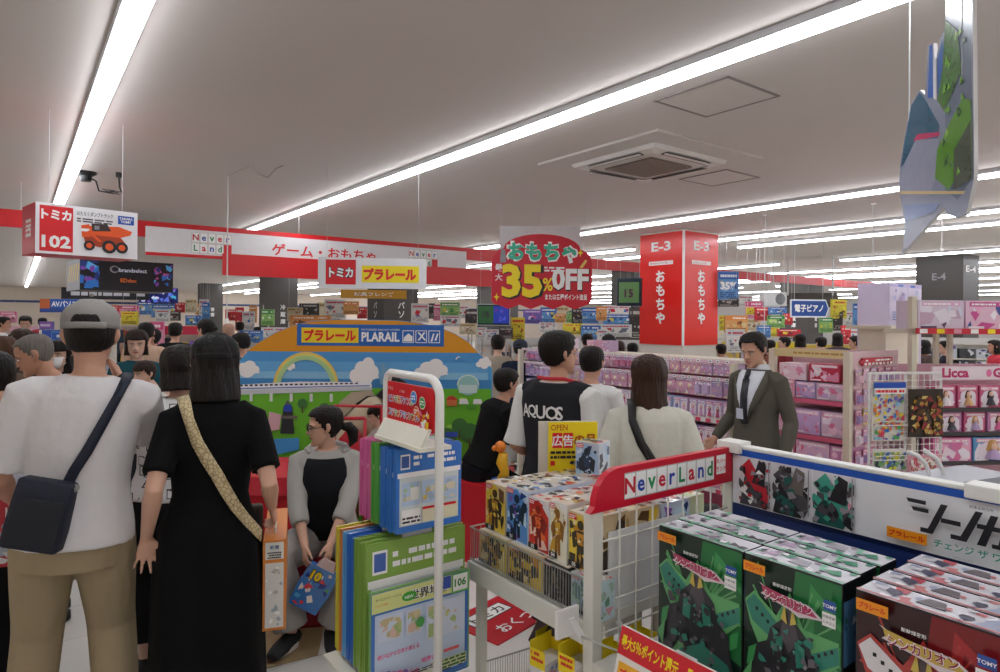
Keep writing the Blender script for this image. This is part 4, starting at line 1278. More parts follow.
# white cable on the ceiling with a drop wire
pts = []
for px, py in ((283, 165), (276, 168), (268, 177), (258, 173), (250, 165), (240, 170), (228, 175)):
    d = HC / (P(px, py, 1).z - EYE); q = P(px, py, d); pts.append((q.x, q.y, CEIL - .008))
mb = MB(); mb.tube(pts, .006, M('#b5aea6', .5), 6); e = V(pts[-1]); mb.tube([e, e - UP * 1.55], .007, M('#d0cec8', .4), 6)
mb.tube([e - UP * 1.55, e - UP * 1.6], .02, WHITE, 8)
tag(mb.build('ceiling_cable'), 'pale cable zigzagging on the ceiling and dropping straight down by the red fascia', 'cable')
for i, (px, y0, y1, d) in enumerate(((765, 248, 345, 9.5), (873, 258, 350, 8.5), (760, 225, 262, 9.9), (942, 215, 248, 7.4))):
    q = P(px, y0, d); 
    mb = MB(); zb2 = P(px, y1, d).z; mb.tube([(q.x, q.y, CEIL), (q.x, q.y, zb2)], .006, M('#d8d6d2', .4), 6); mb.tube([(q.x, q.y, zb2), (q.x, q.y, zb2 - .04)], .018, WHITE, 8); mb.tube([(q.x, q.y, CEIL), (q.x, q.y, CEIL - .015)], .035, WHITE, 10)
    tag(mb.build('drop_cable'), ['thin white drop wire right of the red pillar', 'thin white drop wire over the pink toy aisle', 'short white drop wire above the far red fascia', 'short white drop wire beside the hanging cut-out board'][i], 'cable')
# hanging cut-out boards near the camera at upper right
def on_plane(px, py, A_, B_):
    """point of the upright plane through floor points A_ and B_ seen at a pixel"""
    r = P(px, py, 1) - V((0, 0, EYE)); n = V((B_.y - A_.y, A_.x - B_.x, 0))
    k = n.dot(V((A_.x, A_.y, 0))) / n.dot(r)
    return V((0, 0, EYE)) + r * k
pa, pb_ = P(900, 120, 3.1), P(976, 120, 2.35)
nrm = V((pb_.y - pa.y, pa.x - pb_.x, 0)).normalized()
cut = tag(empty('cutout_board', (pa.x, pa.y, 0)), 'hanging cut-out board of a train and green hillside at upper right', 'hanging board')
def cutp(name, outline, mat, lift=0.0, th=.012, side=None):
    mb = MB(); pts = [on_plane(px, py, pa, pb_) + nrm * lift - V((pa.x, pa.y, 0)) for px, py in outline]
    mb.prism(pts, -nrm * th, mat, side or M('#d8d6d4', .4))
    return mb.build(name, cut)
n0 = nrm.dot(V((0, 0, 0)) - V((pa.x, pa.y, 0)))
if n0 < 0: nrm = -nrm
ytop = -60
cutp('board', [(902, 254), (905, 225), (899, 190), (900, 165), (905, 135), (911, 105), (920, 90), (925, 95), (928, 45), (933, 43), (936, 60), (940, 38), (946, 28), (946, ytop), (972, ytop), (974, 178), (966, 214), (958, 218), (947, 214), (944, 207)][::-1], M('#8a92a8', .25, var=.05), 0, .014)
def cutart(pts, col, k, rough=.2):
    cutp('picture', pts[::-1], M(col, rough, var=.12, scale=20, coat=.3), .0006 * k, .0005)
cutart([(946, ytop), (971, ytop), (973, 178), (958, 200), (945, 190)], '#6a7a90', 1)
cutart([(901, 168), (906, 135), (912, 105), (920, 92), (926, 100), (940, 125), (938, 140), (915, 142), (908, 160)], '#185a78', 2)
cutart([(900, 190), (904, 165), (916, 140), (940, 138), (936, 178), (930, 195), (904, 200)], '#9a9eb4', 3)
cutart([(914, 141), (940, 136), (940, 132), (918, 134)], '#c82868', 4)
cutart([(928, 98), (930, 46), (933, 45), (934, 98)], '#2464b8', 3); cutart([(938, 100), (938, 60), (943, 38), (945, 60), (942, 100)], '#2464b8', 3)
cutart([(934, 98), (934, 46), (937, 62), (937, 100)], '#e8ecf0', 4)
rnd = random.Random(9)
cutart([(946, 20), (958, 30), (962, 70), (950, 100), (944, 110), (938, 100), (943, 70)], '#3f7a30', 5)
cutart([(952, 120), (964, 98), (972, 100), (973, 150), (950, 190), (936, 178), (938, 150)], '#5a9828', 6)
cutart([(955, 150), (972, 120), (973, 178), (955, 190)], '#4a5a48', 7)
for i in range(22):
    x, y = rnd.uniform(944, 968), rnd.uniform(20, 170)
    if rnd.random() < .5: x = min(968, 938 + (170 - y) * .05 + rnd.uniform(2, 22))
    cutart([(x, y), (x + 2.4, y + rnd.uniform(3, 6)), (x - 1.2, y + rnd.uniform(6, 12))], rnd.choice(['#78b838', '#2f6a28', '#9acc50', '#487a38']), 8 + i % 3)
cutart([(906, 222), (905, 205), (940, 203), (935, 212)], '#7a90c0', 5); cutart([(901, 194), (965, 194), (966, 191), (901, 191)], '#e0c890', 6)
for t in (.15, .85):
    q = pa.lerp(pb_, t) - V((pa.x, pa.y, 0)); mb = MB(); mb.tube([(q.x, q.y, 2.6), (q.x, q.y, CEIL)], .003, WIRE, 5); mb.build('hanging_wire', cut)
# small orange and blue hanging signs, monitors and boards further back
def board(px0, px1, py0, py1, d, label, h=0.0, body='#e4e2dc', name='hanging_sign', cat='sign', draw=None, hang=True, th=.03, group=None, seed=1, stand=None):
    c, w, hh = face(px0, px1, py0, py1, d, h)
    o = tag(empty(name, c, h), label, cat, group)
    mb = MB(); mb.box((0, th / 2, 0), (w, th, hh), M(body, .45)); mb.build('panel', o)
    mb = MB(); a = Art(mb, (-w / 2, -.002, -hh / 2), (1, 0, 0), UP, w, hh, .0012)
    if draw: draw(a, random.Random(seed)); mb.build('printing', o)
    if hang: wires(o, (-w * .4, w * .4), hh / 2, CEIL - c.z, th / 2, .0016)
    if stand is not None:
        mb = MB(); mb.tube([(0, th, -c.z + stand), (0, th, hh / 2)], .015, STEEL, 6); mb.tube([(0, th, -c.z + stand), (0, th, -c.z + stand + .03)], .1, STEEL, 10); mb.build('stand', o)
    return o
def d_orange(a, r): a.rect(0, 0, 1, 1, M('#d09a30', .4)); a.text('玩具フレンズ', .5, .25, .5, PAPER, .03, wide=.6)
board(341, 407, 290, 298.5, 14, 'ochre hanging strip sign under the white sign', .2, '#c08a28', draw=d_orange)
def d_av(a, r): a.rect(0, .3, 1, 1, M('#1c58b0', .4)); a.rect(0, 0, 1, .3, M('#284890', .4)); a.rect(.0, .3, .22, 1, M('#c86a3a', .4)); a.text('AVパソコン', .6, .42, .45, PAPER, .03, wide=.7); a.rect(.7, 0, 1, .3, M('#b84890', .4))
board(40, 86, 299, 312.5, 15, 'blue hanging sign with white lettering above the crowd at far left', .3, draw=d_av)
def d_dk(a, r):
    a.rect(0, 0, 1, 1, M('#181a22', .4)); a.lines(r, .05, .2, .95, .8, M('#c8c8d0', .4), 1, .8)
board(62, 150, 288, 299.5, 12.5, 'dark strip sign below the black box shaped sign', .3, '#181a22', draw=d_dk)
def d_led(a, r): a.rect(0, 0, 1, 1, M('#18288a', .3)); a.shards(r, .02, .05, .98, .95, [M('#5a78e8', .3, emit=.4), M('#8a60d8', .3, emit=.4), M('#48b0d8', .3, emit=.4), M('#d0d8f8', .3, emit=.5)], 22, .12)
board(139, 178, 288, 303, 13, 'glowing blue and violet display panel under the black sign', .25, '#203020', name='led_screen', cat='screen', draw=d_led)
def d_tv(a, r):
    a.rect(.02, .03, .98, .97, M('#141a30', .2, emit=.1)); a.rect(.04, .1, .5, .9, M('#2c5a30', .2, emit=.25)); a.rect(.5, .1, .96, .9, M('#2438a0', .2, emit=.35)); a.text('15', .28, .35, .3, M('#301830', .3), .03); a.shards(r, .52, .2, .95, .8, [M('#4858c8', .2, emit=.3), M('#583098', .2, emit=.3)], 8, .1)
board(477, 510, 304, 325.5, 10.5, 'hanging monitor with green and blue picture left of the crimson sale sign', -.05, '#c8ccc8', 'hanging_monitor', 'monitor', d_tv, th=.06)
def d_tv2(a, r):
    a.rect(.02, .03, .98, .97, M('#1a2830', .2, emit=.1)); a.rect(.08, .12, .92, .85, M('#4a6a40', .2, emit=.25)); a.text('15', .5, .3, .3, M('#401830', .3), .04)
board(617, 641, 278, 306, 11.2, 'hanging monitor reading 15 beside the red pillar', -.4, '#1c2c3a', 'hanging_monitor', 'monitor', d_tv2, th=.12)
def d_piano(a, r): a.rect(.02, .06, .98, .94, PAPER); a.rect(.03, .1, .97, .9, M('#1c4890', .4)); a.text('電子ピアノ', .48, .28, .45, PAPER, .03, wide=.75)
c, w, h = face(791, 829, 299.5, 317.5, 13.0, .1)
o = tag(empty('hanging_sign', c, .1), 'blue pointed hanging sign for pianos with white lettering', 'sign')
mb = MB(); mb.prism([(-w / 2, 0, -h / 2), (w * .42, 0, -h / 2), (w * .5, 0, 0), (w * .42, 0, h / 2), (-w / 2, 0, h / 2)], (0, .04, 0), M('#dfe4ea', .4)); mb.build('panel', o)
mb = MB(); a = Art(mb, (-w / 2, -.002, -h / 2), (1, 0, 0), UP, w, h, .0012); a.poly([(.02, .08), (.91, .08), (.975, .5), (.91, .92), (.02, .92)], M('#1c4890', .4)); a.text('電子ピアノ', .47, .3, .42, PAPER, .03, wide=.75); mb.build('printing', o)
wires(o, (-w * .4, w * .35), h / 2, CEIL - c.z, .02, .004)
# dark hanging unit behind it
c, w, h = face(782, 838, 296, 311, 16, -.35)
o = tag(empty('hanging_light_rig', c, -.35), 'dark slatted hanging unit above the blue piano sign', 'fixture')
mb = MB(); mb.prism([(-w / 2, -.3, -.1), (w / 2, -.3, -.1), (w / 2, .3, .15), (-w / 2, .3, .15)], (0, 0, .12), M('#3a3633', .5)); mb.build('body', o)
mb = MB()
for q in range(14): mb.box((-w * .42 + q * w * .065, -.1, -.04), (.03, .4, .04), M('#8a8580', .5))
mb.build('slats', o); wires(o, (-w * .4, w * .4), .2, CEIL - c.z, 0, .02)
# white hanging speaker unit
c, w, h = face(765, 787, 292, 306, 14, .2)
o = tag(empty('hanging_unit', c, .2), 'white hanging fan unit with grey round grille left of the blue piano sign', 'fixture')
mb = MB(); mb.box((0, .1, 0), (w, .2, h), M('#d8d8d8', .4)); mb.build('body', o, bevel=.01)
mb = MB(); mb.tube([(w * .2, -.001, 0), (w * .2, -.02, 0)], [h * .4, h * .36], M('#7a7c80', .5), 16); mb.build('grille', o); wires(o, (0,), h / 2, CEIL - c.z, .1, .01)
# ---------------------------------------------------------------- shelves of pink toys on the right
PKS = ['#d49cb2', '#e0b8c8', '#bc9cbc', '#c8aed0', '#a8b6d8', '#e8dae2', '#cc7c9c', '#a08cba']
CREAM = M('#d6cdb8', .45)
PINKP = M('#c8607e', .5)
def goods_box(w, d, h, base, cols, seed, window=False, name='toy_box', fig=None):
    """a printed carton, front faces -Y; window: clear front with a doll-like insert"""
    r = random.Random(seed)
    mb = MB(); mb.box((0, d / 2, h / 2), (w, d, h), M(base, .35, var=.04, coat=.2))
    a = Art(mb, (-w / 2, 0, 0), (1, 0, 0), UP, w, h, .0008)
    cs = [M(c, .35, var=.03, coat=.2) for c in cols]
    a.shards(r, .04, .04, .96, .96, cs, 12, .28)
    a.rect(.08, .8, .92, .95, cs[0]); a.lines(r, .12, .82, .88, .93, PAPER, 1)
    a.rect(.05, .04, .4, .12, cs[-1])
    if window:
        a.poly([(.12, .12), (.88, .12), (.88, .6)] + [(.5 + .38 * math.cos(q), .6 + .2 * math.sin(q)) for q in [PI / 8 * i for i in range(1, 8)]] + [(.12, .6)], M('#e8dce6', .2, coat=.5))
    o = mb.build(name)
    if window:
        f = fig or ('#e8c0a8', '#c04878', '#3a2420')
        mb = MB(); mb.tube([(0, -.006, h * .14), (0, -.006, h * .4), (0, -.006, h * .55)], [w * .22, w * .12, w * .07], M(f[1], .5), 10); mb.build('dress', o)
        mb = MB(); mb.ball((0, -.012, h * .64), (w * .10, w * .09, w * .12), M(f[0], .5), 10, 6); mb.build('doll_head', o)
        mb = MB(); mb.ball((0, .0, h * .66), (w * .14, w * .10, w * .15), M(f[2], .5), 10, 6); mb.tube([(w * -.1, -.004, h * .62), (w * -.13, -.004, h * .45)], w * .05, M(f[2], .5), 6); mb.tube([(w * .1, -.004, h * .62), (w * .13, -.004, h * .45)], w * .05, M(f[2], .5), 6); mb.build('doll_hair', o)
    return o
def card_pack(w, h, base, cols, seed):
    r = random.Random(seed)
    mb = MB(); mb.box((0, .002, h / 2), (w, .004, h), M(base, .35, var=.04))
    a = Art(mb, (-w / 2, 0, 0), (1, 0, 0), UP, w, h, .0008)
    cs = [M(c, .35, var=.03) for c in cols]
    a.shards(r, .04, .04, .96, .96, cs, 8, .35); a.rect(.06, .8, .94, .95, cs[0]); a.lines(r, .1, .83, .9, .93, PAPER, 1)
    o = mb.build('toy_pack')
    mb = MB(); q = h * .26
    mb.loft([[(sx_ * w * .38, 0, h * .38 + sz_ * q) for sx_, sz_ in ((-1, -1), (1, -1), (1, 1), (-1, 1))], [(sx_ * w * .30, -.03, h * .38 + sz_ * q * .8) for sx_, sz_ in ((-1, -1), (1, -1), (1, 1), (-1, 1))]], M(cols[1], .15, coat=.6))
    mb.build('blister', o)
    return o
colname = dict(zip(PKS, ('pink', 'pale pink', 'mauve', 'lilac', 'pale blue', 'whitish pink', 'deep pink', 'purple')))
LS, LT0, LT1, LZ = 4.165, 2.81, 5.3, 1.37
sh = tag(empty('display_shelf', B(LS, LT0, 0), FW), 'long low shelf unit with rows of pink toys beyond the woman in white', 'display shelf')
LEN = LT1 - LT0
# local: x runs towards the camera end; origin at near end, so goods sit at negative x
mb = MB(); mb.box((-LEN / 2, .44, LZ / 2), (LEN, .03, LZ), PINKP); mb.build('back_panel', sh)
for x in (0, -.9, -1.8, -LEN):
    mb = MB(); mb.box((x, .03, LZ / 2), (.035, .05, LZ), CREAM); mb.box((x, .40, LZ / 2), (.035, .05, LZ), CREAM); mb.box((x, .2, .06), (.035, .4, .1), CREAM); mb.build('upright', sh)
tiers = [(.08, .3), (.42, .24), (.735, .14), (.94, .135), (1.10, .13), (1.262, .1)]
for i, (z, _) in enumerate(tiers):
    if i in (4, 5):
        mb = MB(); zt_ = z + _ + .012; mb.box((-LEN / 2, .045, zt_), (LEN, .004, .024), M('#d8b8c4', .3)); r = random.Random(i); a = Art(mb, (-LEN, .0425, zt_ - .012), (1, 0, 0), UP, LEN, .024, .001)
        for q in range(30):
            x = q / 30 + r.uniform(0, .012); a.rect(x, .02, x + .012, .98, PAPER); a.rect(x + .003, .3, x + .009, .7, INK); a.k -= 2
        mb.build('price_rail', sh)
        continue
    mb = MB(); mb.box((-LEN / 2, .24, z - .012), (LEN, .36, .02), M('#c46078' if i > 2 else '#d8cfc4', .45)); mb.build('shelf', sh)
    mb = MB(); mb.box((-LEN / 2, .055, z - .012), (LEN, .012, .035), M('#e0dcd8', .4)); r = random.Random(i); a = Art(mb, (-LEN, .048, z - .03), (1, 0, 0), UP, LEN, .035, .001)
    for q in range(28):
        x = q / 28 + r.uniform(0, .01); a.rect(x, .1, x + .018, .9, PAPER if r.random() < .7 else M('#e04868', .4)); a.k -= 1
    mb.build('price_rail', sh)
mb = MB(); mb.box((-LEN / 2, .3, LZ + .005), (LEN, .26, .02), CREAM); mb.build('top_board', sh)
mb = MB()
for z in (1.225, 1.36):
    mb.tube([(-LEN, .3, z), (0, .3, z)], .006, CREAM, 6)
mb.build('hook_bar', sh)
protos = {}
bpy.context.view_layer.update()
rnd = random.Random(21)
rown = {5: 'top', 4: 'second', 3: 'third', 2: 'fourth', 1: 'fifth'}
for ti in (5, 4, 3, 2, 1):
    z, h = tiers[ti]
    x = -.035
    n = 0
    run = 0
    while x > -LEN + .05:
        if run == 0:
            base = rnd.choice(PKS); run = rnd.randint(2, 4); kind = rnd.choice((0, 0, 1)) if ti in (5, 4) else rnd.choice((1, 2, 2))
            if ti == 1: kind = 1
        run -= 1
        w = {0: .075, 1: .10, 2: .078}[kind]
        key = (kind, base, ti)
        if key not in protos:
            cols = rnd.sample(PKS, 4) + ['#f0e8ec', '#e8d8a8']
            if kind == 0: o = card_pack(w - .006, h + .01, base, cols, len(protos))
            else: o = goods_box(w - .004, .12, h, base, cols, len(protos), kind == 2, fig=rnd.choice((('#e8c0a8', '#c04878', '#5a3a28'), ('#e8c0a8', '#6a78c8', '#3a2c48'), ('#e8c0a8', '#d8a0c8', '#c89848'))))
            protos[key] = o
            fresh = True
        else:
            o = copy_thing(protos[key]); fresh = False
        y = .10 if ti in (5, 4) else .07
        o.location = sh.matrix_world @ V((x - w / 2, y + (rnd.uniform(-.012, .012)), z + .0))
        o.rotation_euler = (0, 0, FW + rnd.uniform(-.03, .03))
        nm_ = {0: 'carded toy', 1: 'toy box', 2: 'windowed toy box'}[kind]
        tag(o, '%s %s, %s from near end, %s row of the long pink shelf' % (colname[base], nm_, ordinal(n), rown[ti]), 'toy', 'toys on the long pink shelf, %s row' % rown[ti])
        x -= w; n += 1
# cards standing on top at the far end
for i in range(5):
    o = copy_thing(list(protos.values())[i], sh.matrix_world @ V((-1.5 - i * .2, .25, LZ + .016)), FW, '%s toy standing on top of the long pink shelf, %s from the red pillar' % (['large', 'small', 'bright', 'pale', 'plain'][i], ordinal(4 - i)), 'toys on top of the long pink shelf')

# second shelf unit right of the suited man
ES, ET1 = 6.2, t_on(847, 6.2)
ET0 = t_on(772, 6.2)
EZ = 1.40
en = tag(empty('display_shelf', B(ES, ET1, 0), FW), 'pink toy shelf with cream header strip right of the man in the suit', 'display shelf')
EL = ET0 - ET1
mb = MB(); mb.box((-EL / 2, .45, EZ / 2), (EL, .03, EZ), M('#c8a0a8', .5)); mb.build('back_panel', en)
for x in (.0, -EL):
    mb = MB(); mb.box((x, .025, EZ / 2), (.06, .06, EZ), CREAM); mb.build('upright', en)
mb = MB(); mb.box((-EL / 2, .02, EZ - .03), (EL, .02, .08), M('#d8c890', .45)); a = Art(mb, (-EL, .0095, EZ - .07), (1, 0, 0), UP, EL, .08, .001); a.lines(random.Random(3), .3, .3, .95, .75, M('#b89048', .4), 1); mb.build('header', en)
for z in (.25, .565, .915):
    mb = MB(); mb.box((-EL / 2, .22, z - .012), (EL, .42, .024), M('#d8cabc', .45)); mb.box((-EL / 2, .012, z - .01), (EL, .012, .045), M('#c8607a', .4)); mb.build('shelf', en)
k = 0
for z, items in ((.927, ((.02, .2, .17, '#d8a0b0'), (.23, .2, .16, '#b0a0c8'), (.44, .3, .16, '#c8b8c8'))), (.577, ((.02, .18, .24, '#d8b0c0'), (.21, .27, .24, '#c0a8d0'), (.49, .27, .24, '#d0b8cc'))), (.262, ((.02, .2, .24, '#d87890'), (.24, .33, .25, '#d8b8d0'), (.58, .2, .24, '#c890b8')))):
    for i, (x, w, h, c) in enumerate(items):
        o = goods_box(w, .25, h, c, ['#e8c8d8', '#d87898', '#c8b0d8', '#e8e0e8'], 60 + k); k += 1
        o.location = B(ES, ET1) + (-U) * (-(EL - x - w / 2)) + W * .05 + UP * (z + .001); o.rotation_euler = (0, 0, FW)
        tag(o, 'large %s toy carton, %s from the left on the %s shelf beside the suited man' % (['pink', 'mauve', 'pale'][i], ordinal(i), {.927: 'upper', .577: 'middle', .262: 'lower'}[z]), 'toy box', 'large cartons beside the suited man')
for i, (x, w, h, c) in enumerate(((.05, .28, .16, '#e8d0d8'), (.36, .3, .17, '#b83048'))):
    o = goods_box(w, .2, h, c, ['#e8c8d8', '#e0d8e0', '#d890a8', '#f0e8ec'], 80 + i)
    o.location = B(ES, ET1) + U * (EL - x - w / 2) + W * .06 + UP * 1.10; o.rotation_euler = (0, 0, FW)
    tag(o, '%s carton on top of the upper shelf boxes beside the suited man' % ('pale pink' if i == 0 else 'dark red'), 'toy box', 'large cartons beside the suited man')
# its end face towards the camera: pegboard with pink packs
p0 = B(ES, ET1)
ee = tag(empty('pegboard', p0 + W * .02 - U * .03, FU), 'pegboard end of the pink toy shelf with red header and hanging packs', 'pegboard')
EW = 1.0
mb = MB(); mb.box((EW / 2, .015, EZ / 2), (EW, .02, EZ), M('#d8b8bc', .5)); mb.build('panel', ee)
mb = MB(); mb.box((EW * .5, -.01, 1.30), (EW * .62, .02, .07), M('#c02038', .4)); mb.prism([(EW * .14, 0, 1.3), (EW * .2, 0, 1.27), (EW * .2, 0, 1.33)], (0, -.02, 0), M('#c02038', .4)); a = Art(mb, (EW * .19, -.0205, 1.265), (1, 0, 0), UP, EW * .62, .07, .001); a.lines(random.Random(5), .08, .45, .95, .9, PAPER, 1); 
for q in range(8): a.rect(.04 + q * .12, .05, .12 + q * .12, .38, PAPER)
mb.build('header', ee)
k = 0
for r_ in range(5):
    for c_ in range(6):
        key = list(protos.keys())[k % 7]
        base = rnd.choice(PKS[:3] + PKS[5:7]) if not (r_ == 2 and c_ == 1) else '#d8c048'
        o = card_pack(.11, .15, base, rnd.sample(PKS, 4) + ['#e8e0c8'], 100 + k) if k < 6 or base == '#d8c048' else None
        if o is None:
            o = copy_thing(random.Random(k).choice(pegp))
        else:
            pegp = (pegp if k else []) + [o]
        o.location = p0 + W * (.13 + c_ * .15) - U * .05 + UP * (1.09 - r_ * .19); o.rotation_euler = (0, 0, FU)
        tag(o, 'hanging toy pack, %s from left in %s row of red headed pegboard' % (ordinal(c_), ordinal(r_)), 'toy', 'packs on the red headed pegboard')
        k += 1

# doll shelf at the right edge
DP = P(914.5, 330, 6.3)
DS, DT = st(DP)
DH = .10
DW, DU = V((math.cos(DH), math.sin(DH), 0)), V((-math.sin(DH), math.cos(DH), 0))
dsf = tag(empty('doll_shelf', B(DS, DT, 0), DH), 'tall doll shelf with pink boxes and red price rail at the right edge', 'display shelf')
DL = 1.6
zz = lambda py: P(930, py, 6.4).z
mb = MB(); mb.box((0, .03, zz(297) / 2), (.05, .06, zz(297)), CREAM); mb.box((0, .2, zz(331)), (.05, .4, .04), CREAM); mb.build('upright', dsf)
mb = MB(); mb.box((DL, .03, zz(297) / 2), (.05, .06, zz(297)), CREAM); mb.build('upright', dsf)
for x in (.47, .62):
    mb = MB(); mb.box((x, .3, (zz(334) + zz(366)) / 2), (.04, .04, zz(334) - zz(366)), CREAM); mb.build('strut', dsf)
mb = MB(); mb.box((DL / 2, .2, zz(331) - .0), (DL, .42, .03), CREAM); mb.build('upper_shelf', dsf)
mb = MB(); mb.box((DL / 2, -.02, zz(331)), (DL, .015, .055), M('#c81c34', .4)); a = Art(mb, (0, -.028, zz(331) - .027), (1, 0, 0), UP, DL, .055, .001)
for q in range(9): a.rect(.02 + q * .11, .12, .07 + q * .11, .88, (PAPER, YELLOW, PINK)[q % 3])
mb.build('price_rail', dsf)
mb = MB(); mb.box((DL / 2, .42, zz(366) / 2), (DL, .03, zz(366)), M('#d8a8b8', .5)); mb.build('back_panel', dsf)
mb = MB(); mb.box((DL / 2 + .1, .02, (zz(366) + zz(379)) / 2), (DL - .2, .02, zz(366) - zz(379)), M('#e8d8e0', .4)); a = Art(mb, (.2, .0095, zz(379)), (1, 0, 0), UP, DL - .2, zz(366) - zz(379), .001)
a.text('Licca', .17, .15, .75, M('#c02868', .4), .04, wide=.2); a.text('Girls', .55, .15, .75, M('#c02868', .4), .04, wide=.2); a.disc(.42, .5, .02, .3, M('#e878a8', .4)); mb.build('header', dsf)
for py in (409, 433, 462):
    mb = MB(); mb.box((DL / 2, .22, zz(py)), (DL, .4, .02), M('#d8c8c8', .45)); mb.box((DL / 2, .01, zz(py)), (DL, .012, .04), M('#3a3438', .4)); mb.build('shelf', dsf)
def put_doll(x, z, w, h, d, base, fig, lab, seed, win=True, y=.04):
    o = goods_box(w, d, h, base, ['#e8a8c0', '#f0d8e4', '#c878a8', '#e8e0e8'], seed, win, fig=fig)
    o.location = dsf.location + DW * x + DU * y + UP * z; o.rotation_euler = (0, 0, DH)
    tag(o, lab, 'toy box', 'doll boxes on the tall doll shelf')
figs = [('#e8c0a8', '#e8e0e4', '#8a5a3a'), ('#e8c0a8', '#d8a878', '#5a3828'), ('#e8c0a8', '#3a3844', '#4a2c24'), ('#e8c0a8', '#b8a0c8', '#c89858'), ('#e8c0a8', '#d86898', '#6a3c28')]
for i in range(6):
    put_doll(.36 + i * .235, zz(409) + .011, .21, zz(385) - zz(409) - .015, .12, '#c85880', figs[i % 5], 'pink windowed doll box, %s from the white upright, upper doll row' % ordinal(i), 200 + i)
for i in range(5):
    put_doll(.42 + i * .25, zz(433) + .011, .22, zz(411) - zz(433) - .02, .14, ['#b87aa8', '#c85880'][i % 2], figs[(i + 2) % 5], '%s windowed doll box, %s from the white upright, middle doll row' % (['mauve', 'pink'][i % 2], ordinal(i)), 220 + i)
for i in range(3):
    put_doll(.42 + i * .42, zz(462) + .011, .4, zz(436) - zz(462) - .02, .16, ['#d870a0', '#5a98c8'][i % 2], figs[4 - i], 'wide %s doll set box, %s from the white upright, lower doll row' % (['pink', 'blue'][i % 2], ordinal(i)), 240 + i, win=(i % 2 == 1), y=.02)
for i in range(3):
    o = goods_box(.48, .3, zz(300) - zz(329), ['#d8c8d8', '#e0b8cc', '#d8a8c8'][i], [['#e0b0d0', '#d0d8e8', '#c8a8c0', '#e8e0ea', '#6a4a6a'], ['#c84890', '#e8e0e8', '#3a4a90', '#e8a8c8', '#f0e8f0'], PKS[:5]][i], 260 + i)
    o.location = dsf.location + DW * (.29 + i * .5) + DU * .02 + UP * (zz(331) + .016); o.rotation_euler = (0, 0, DH)
    tag(o, 'big lilac toy carton on the upper shelf of the doll shelf, %s from left' % ordinal(i), 'toy box', 'big cartons over the dolls')
# wire magazine stand
mp_ = P(906, 425, 4.6)
mg = tag(empty('magazine_stand', (mp_.x, mp_.y, 0), .15), 'white wire stand holding picture magazines in front of the doll shelf', 'rack')
zm = lambda py: P(906, py, 4.6).z
mw = .56
mb = MB()
for q in range(13): mb.tube([(-mw / 2 + q * mw / 12, 0, zm(480)), (-mw / 2 + q * mw / 12, 0, zm(374))], .003, WHITE, 5)
for q in range(16): mb.tube([(-mw / 2, 0, zm(374) - q * .045), (mw / 2, 0, zm(374) - q * .045)], .003, WHITE, 5)
mb.build('wire_grid', mg)
mb = MB()
for x in (-mw / 2, 0, mw / 2): mb.tube([(x, .01, 0), (x, .01, zm(373))], .008, WHITE, 6)
mb.tube([(-mw / 2, .01, zm(373)), (mw / 2, .01, zm(373))], .008, WHITE, 6); mb.box((0, .01, .02), (mw, .3, .03), WHITE); mb.build('frame', mg)
mb = MB()
for z in (zm(424), zm(458)):
    mb.box((0, -.03, z), (mw, .05, .006), WHITE); mb.tube([(-mw / 2, -.055, z + .03), (mw / 2, -.055, z + .03)], .003, WHITE, 5)
mb.build('holder', mg)
for i, (p0_, p1_, y0, y1, cols, lab) in enumerate(((872, 904, 382, 441, ['#d8d4c8', '#3070c0', '#e07828', '#48a050', '#e8c830', '#c83050', '#6858b0', '#88c0d8'], 'picture magazine with many bright coloured figures, upper left on the wire stand'),
        (909, 943, 389, 437, ['#2a2018', '#8a2028', '#b89038', '#5a3a20', '#d0b868', '#3a3020', '#a84030'], 'dark magazine with red and gold creatures, upper right on the wire stand'),
        (873, 905, 449, 470, ['#e0dcd4', '#3a6ab0', '#d8d020', '#2a3a4a', '#c8ccd0', '#6a9a60'], 'pale picture magazine of trains, lower left on the wire stand'),
        (908, 942, 455, 474, ['#d89aa4', '#e8c8c8', '#c85a68', '#e8e0d8', '#a86a40'], 'pink magazine, lower right on the wire stand'))):
    c, w, h = face(p0_, p1_, y0, y1, 4.54, .15)
    r = random.Random(300 + i); mb = MB(); mb.box((0, .004, 0), (w, .008, h), M(cols[0], .3))
    a = Art(mb, (-w / 2, -.0, -h / 2), (1, 0, 0), UP, w, h, .0008)
    a.shards(r, .03, .03, .97, .86, [M(q, .3, coat=.3) for q in cols[1:]], 110, .14)
    if i == 0: a.rect(0, .9, 1, 1, M('#2050b0', .3)); a.rect(.02, .8, .98, .9, PAPER); a.lines(r, .05, .81, .95, .89, INKRED, 1)
    o = mb.build('magazine'); o.location = c; o.rotation_euler = (0, 0, .15); tag(o, lab, 'magazine')
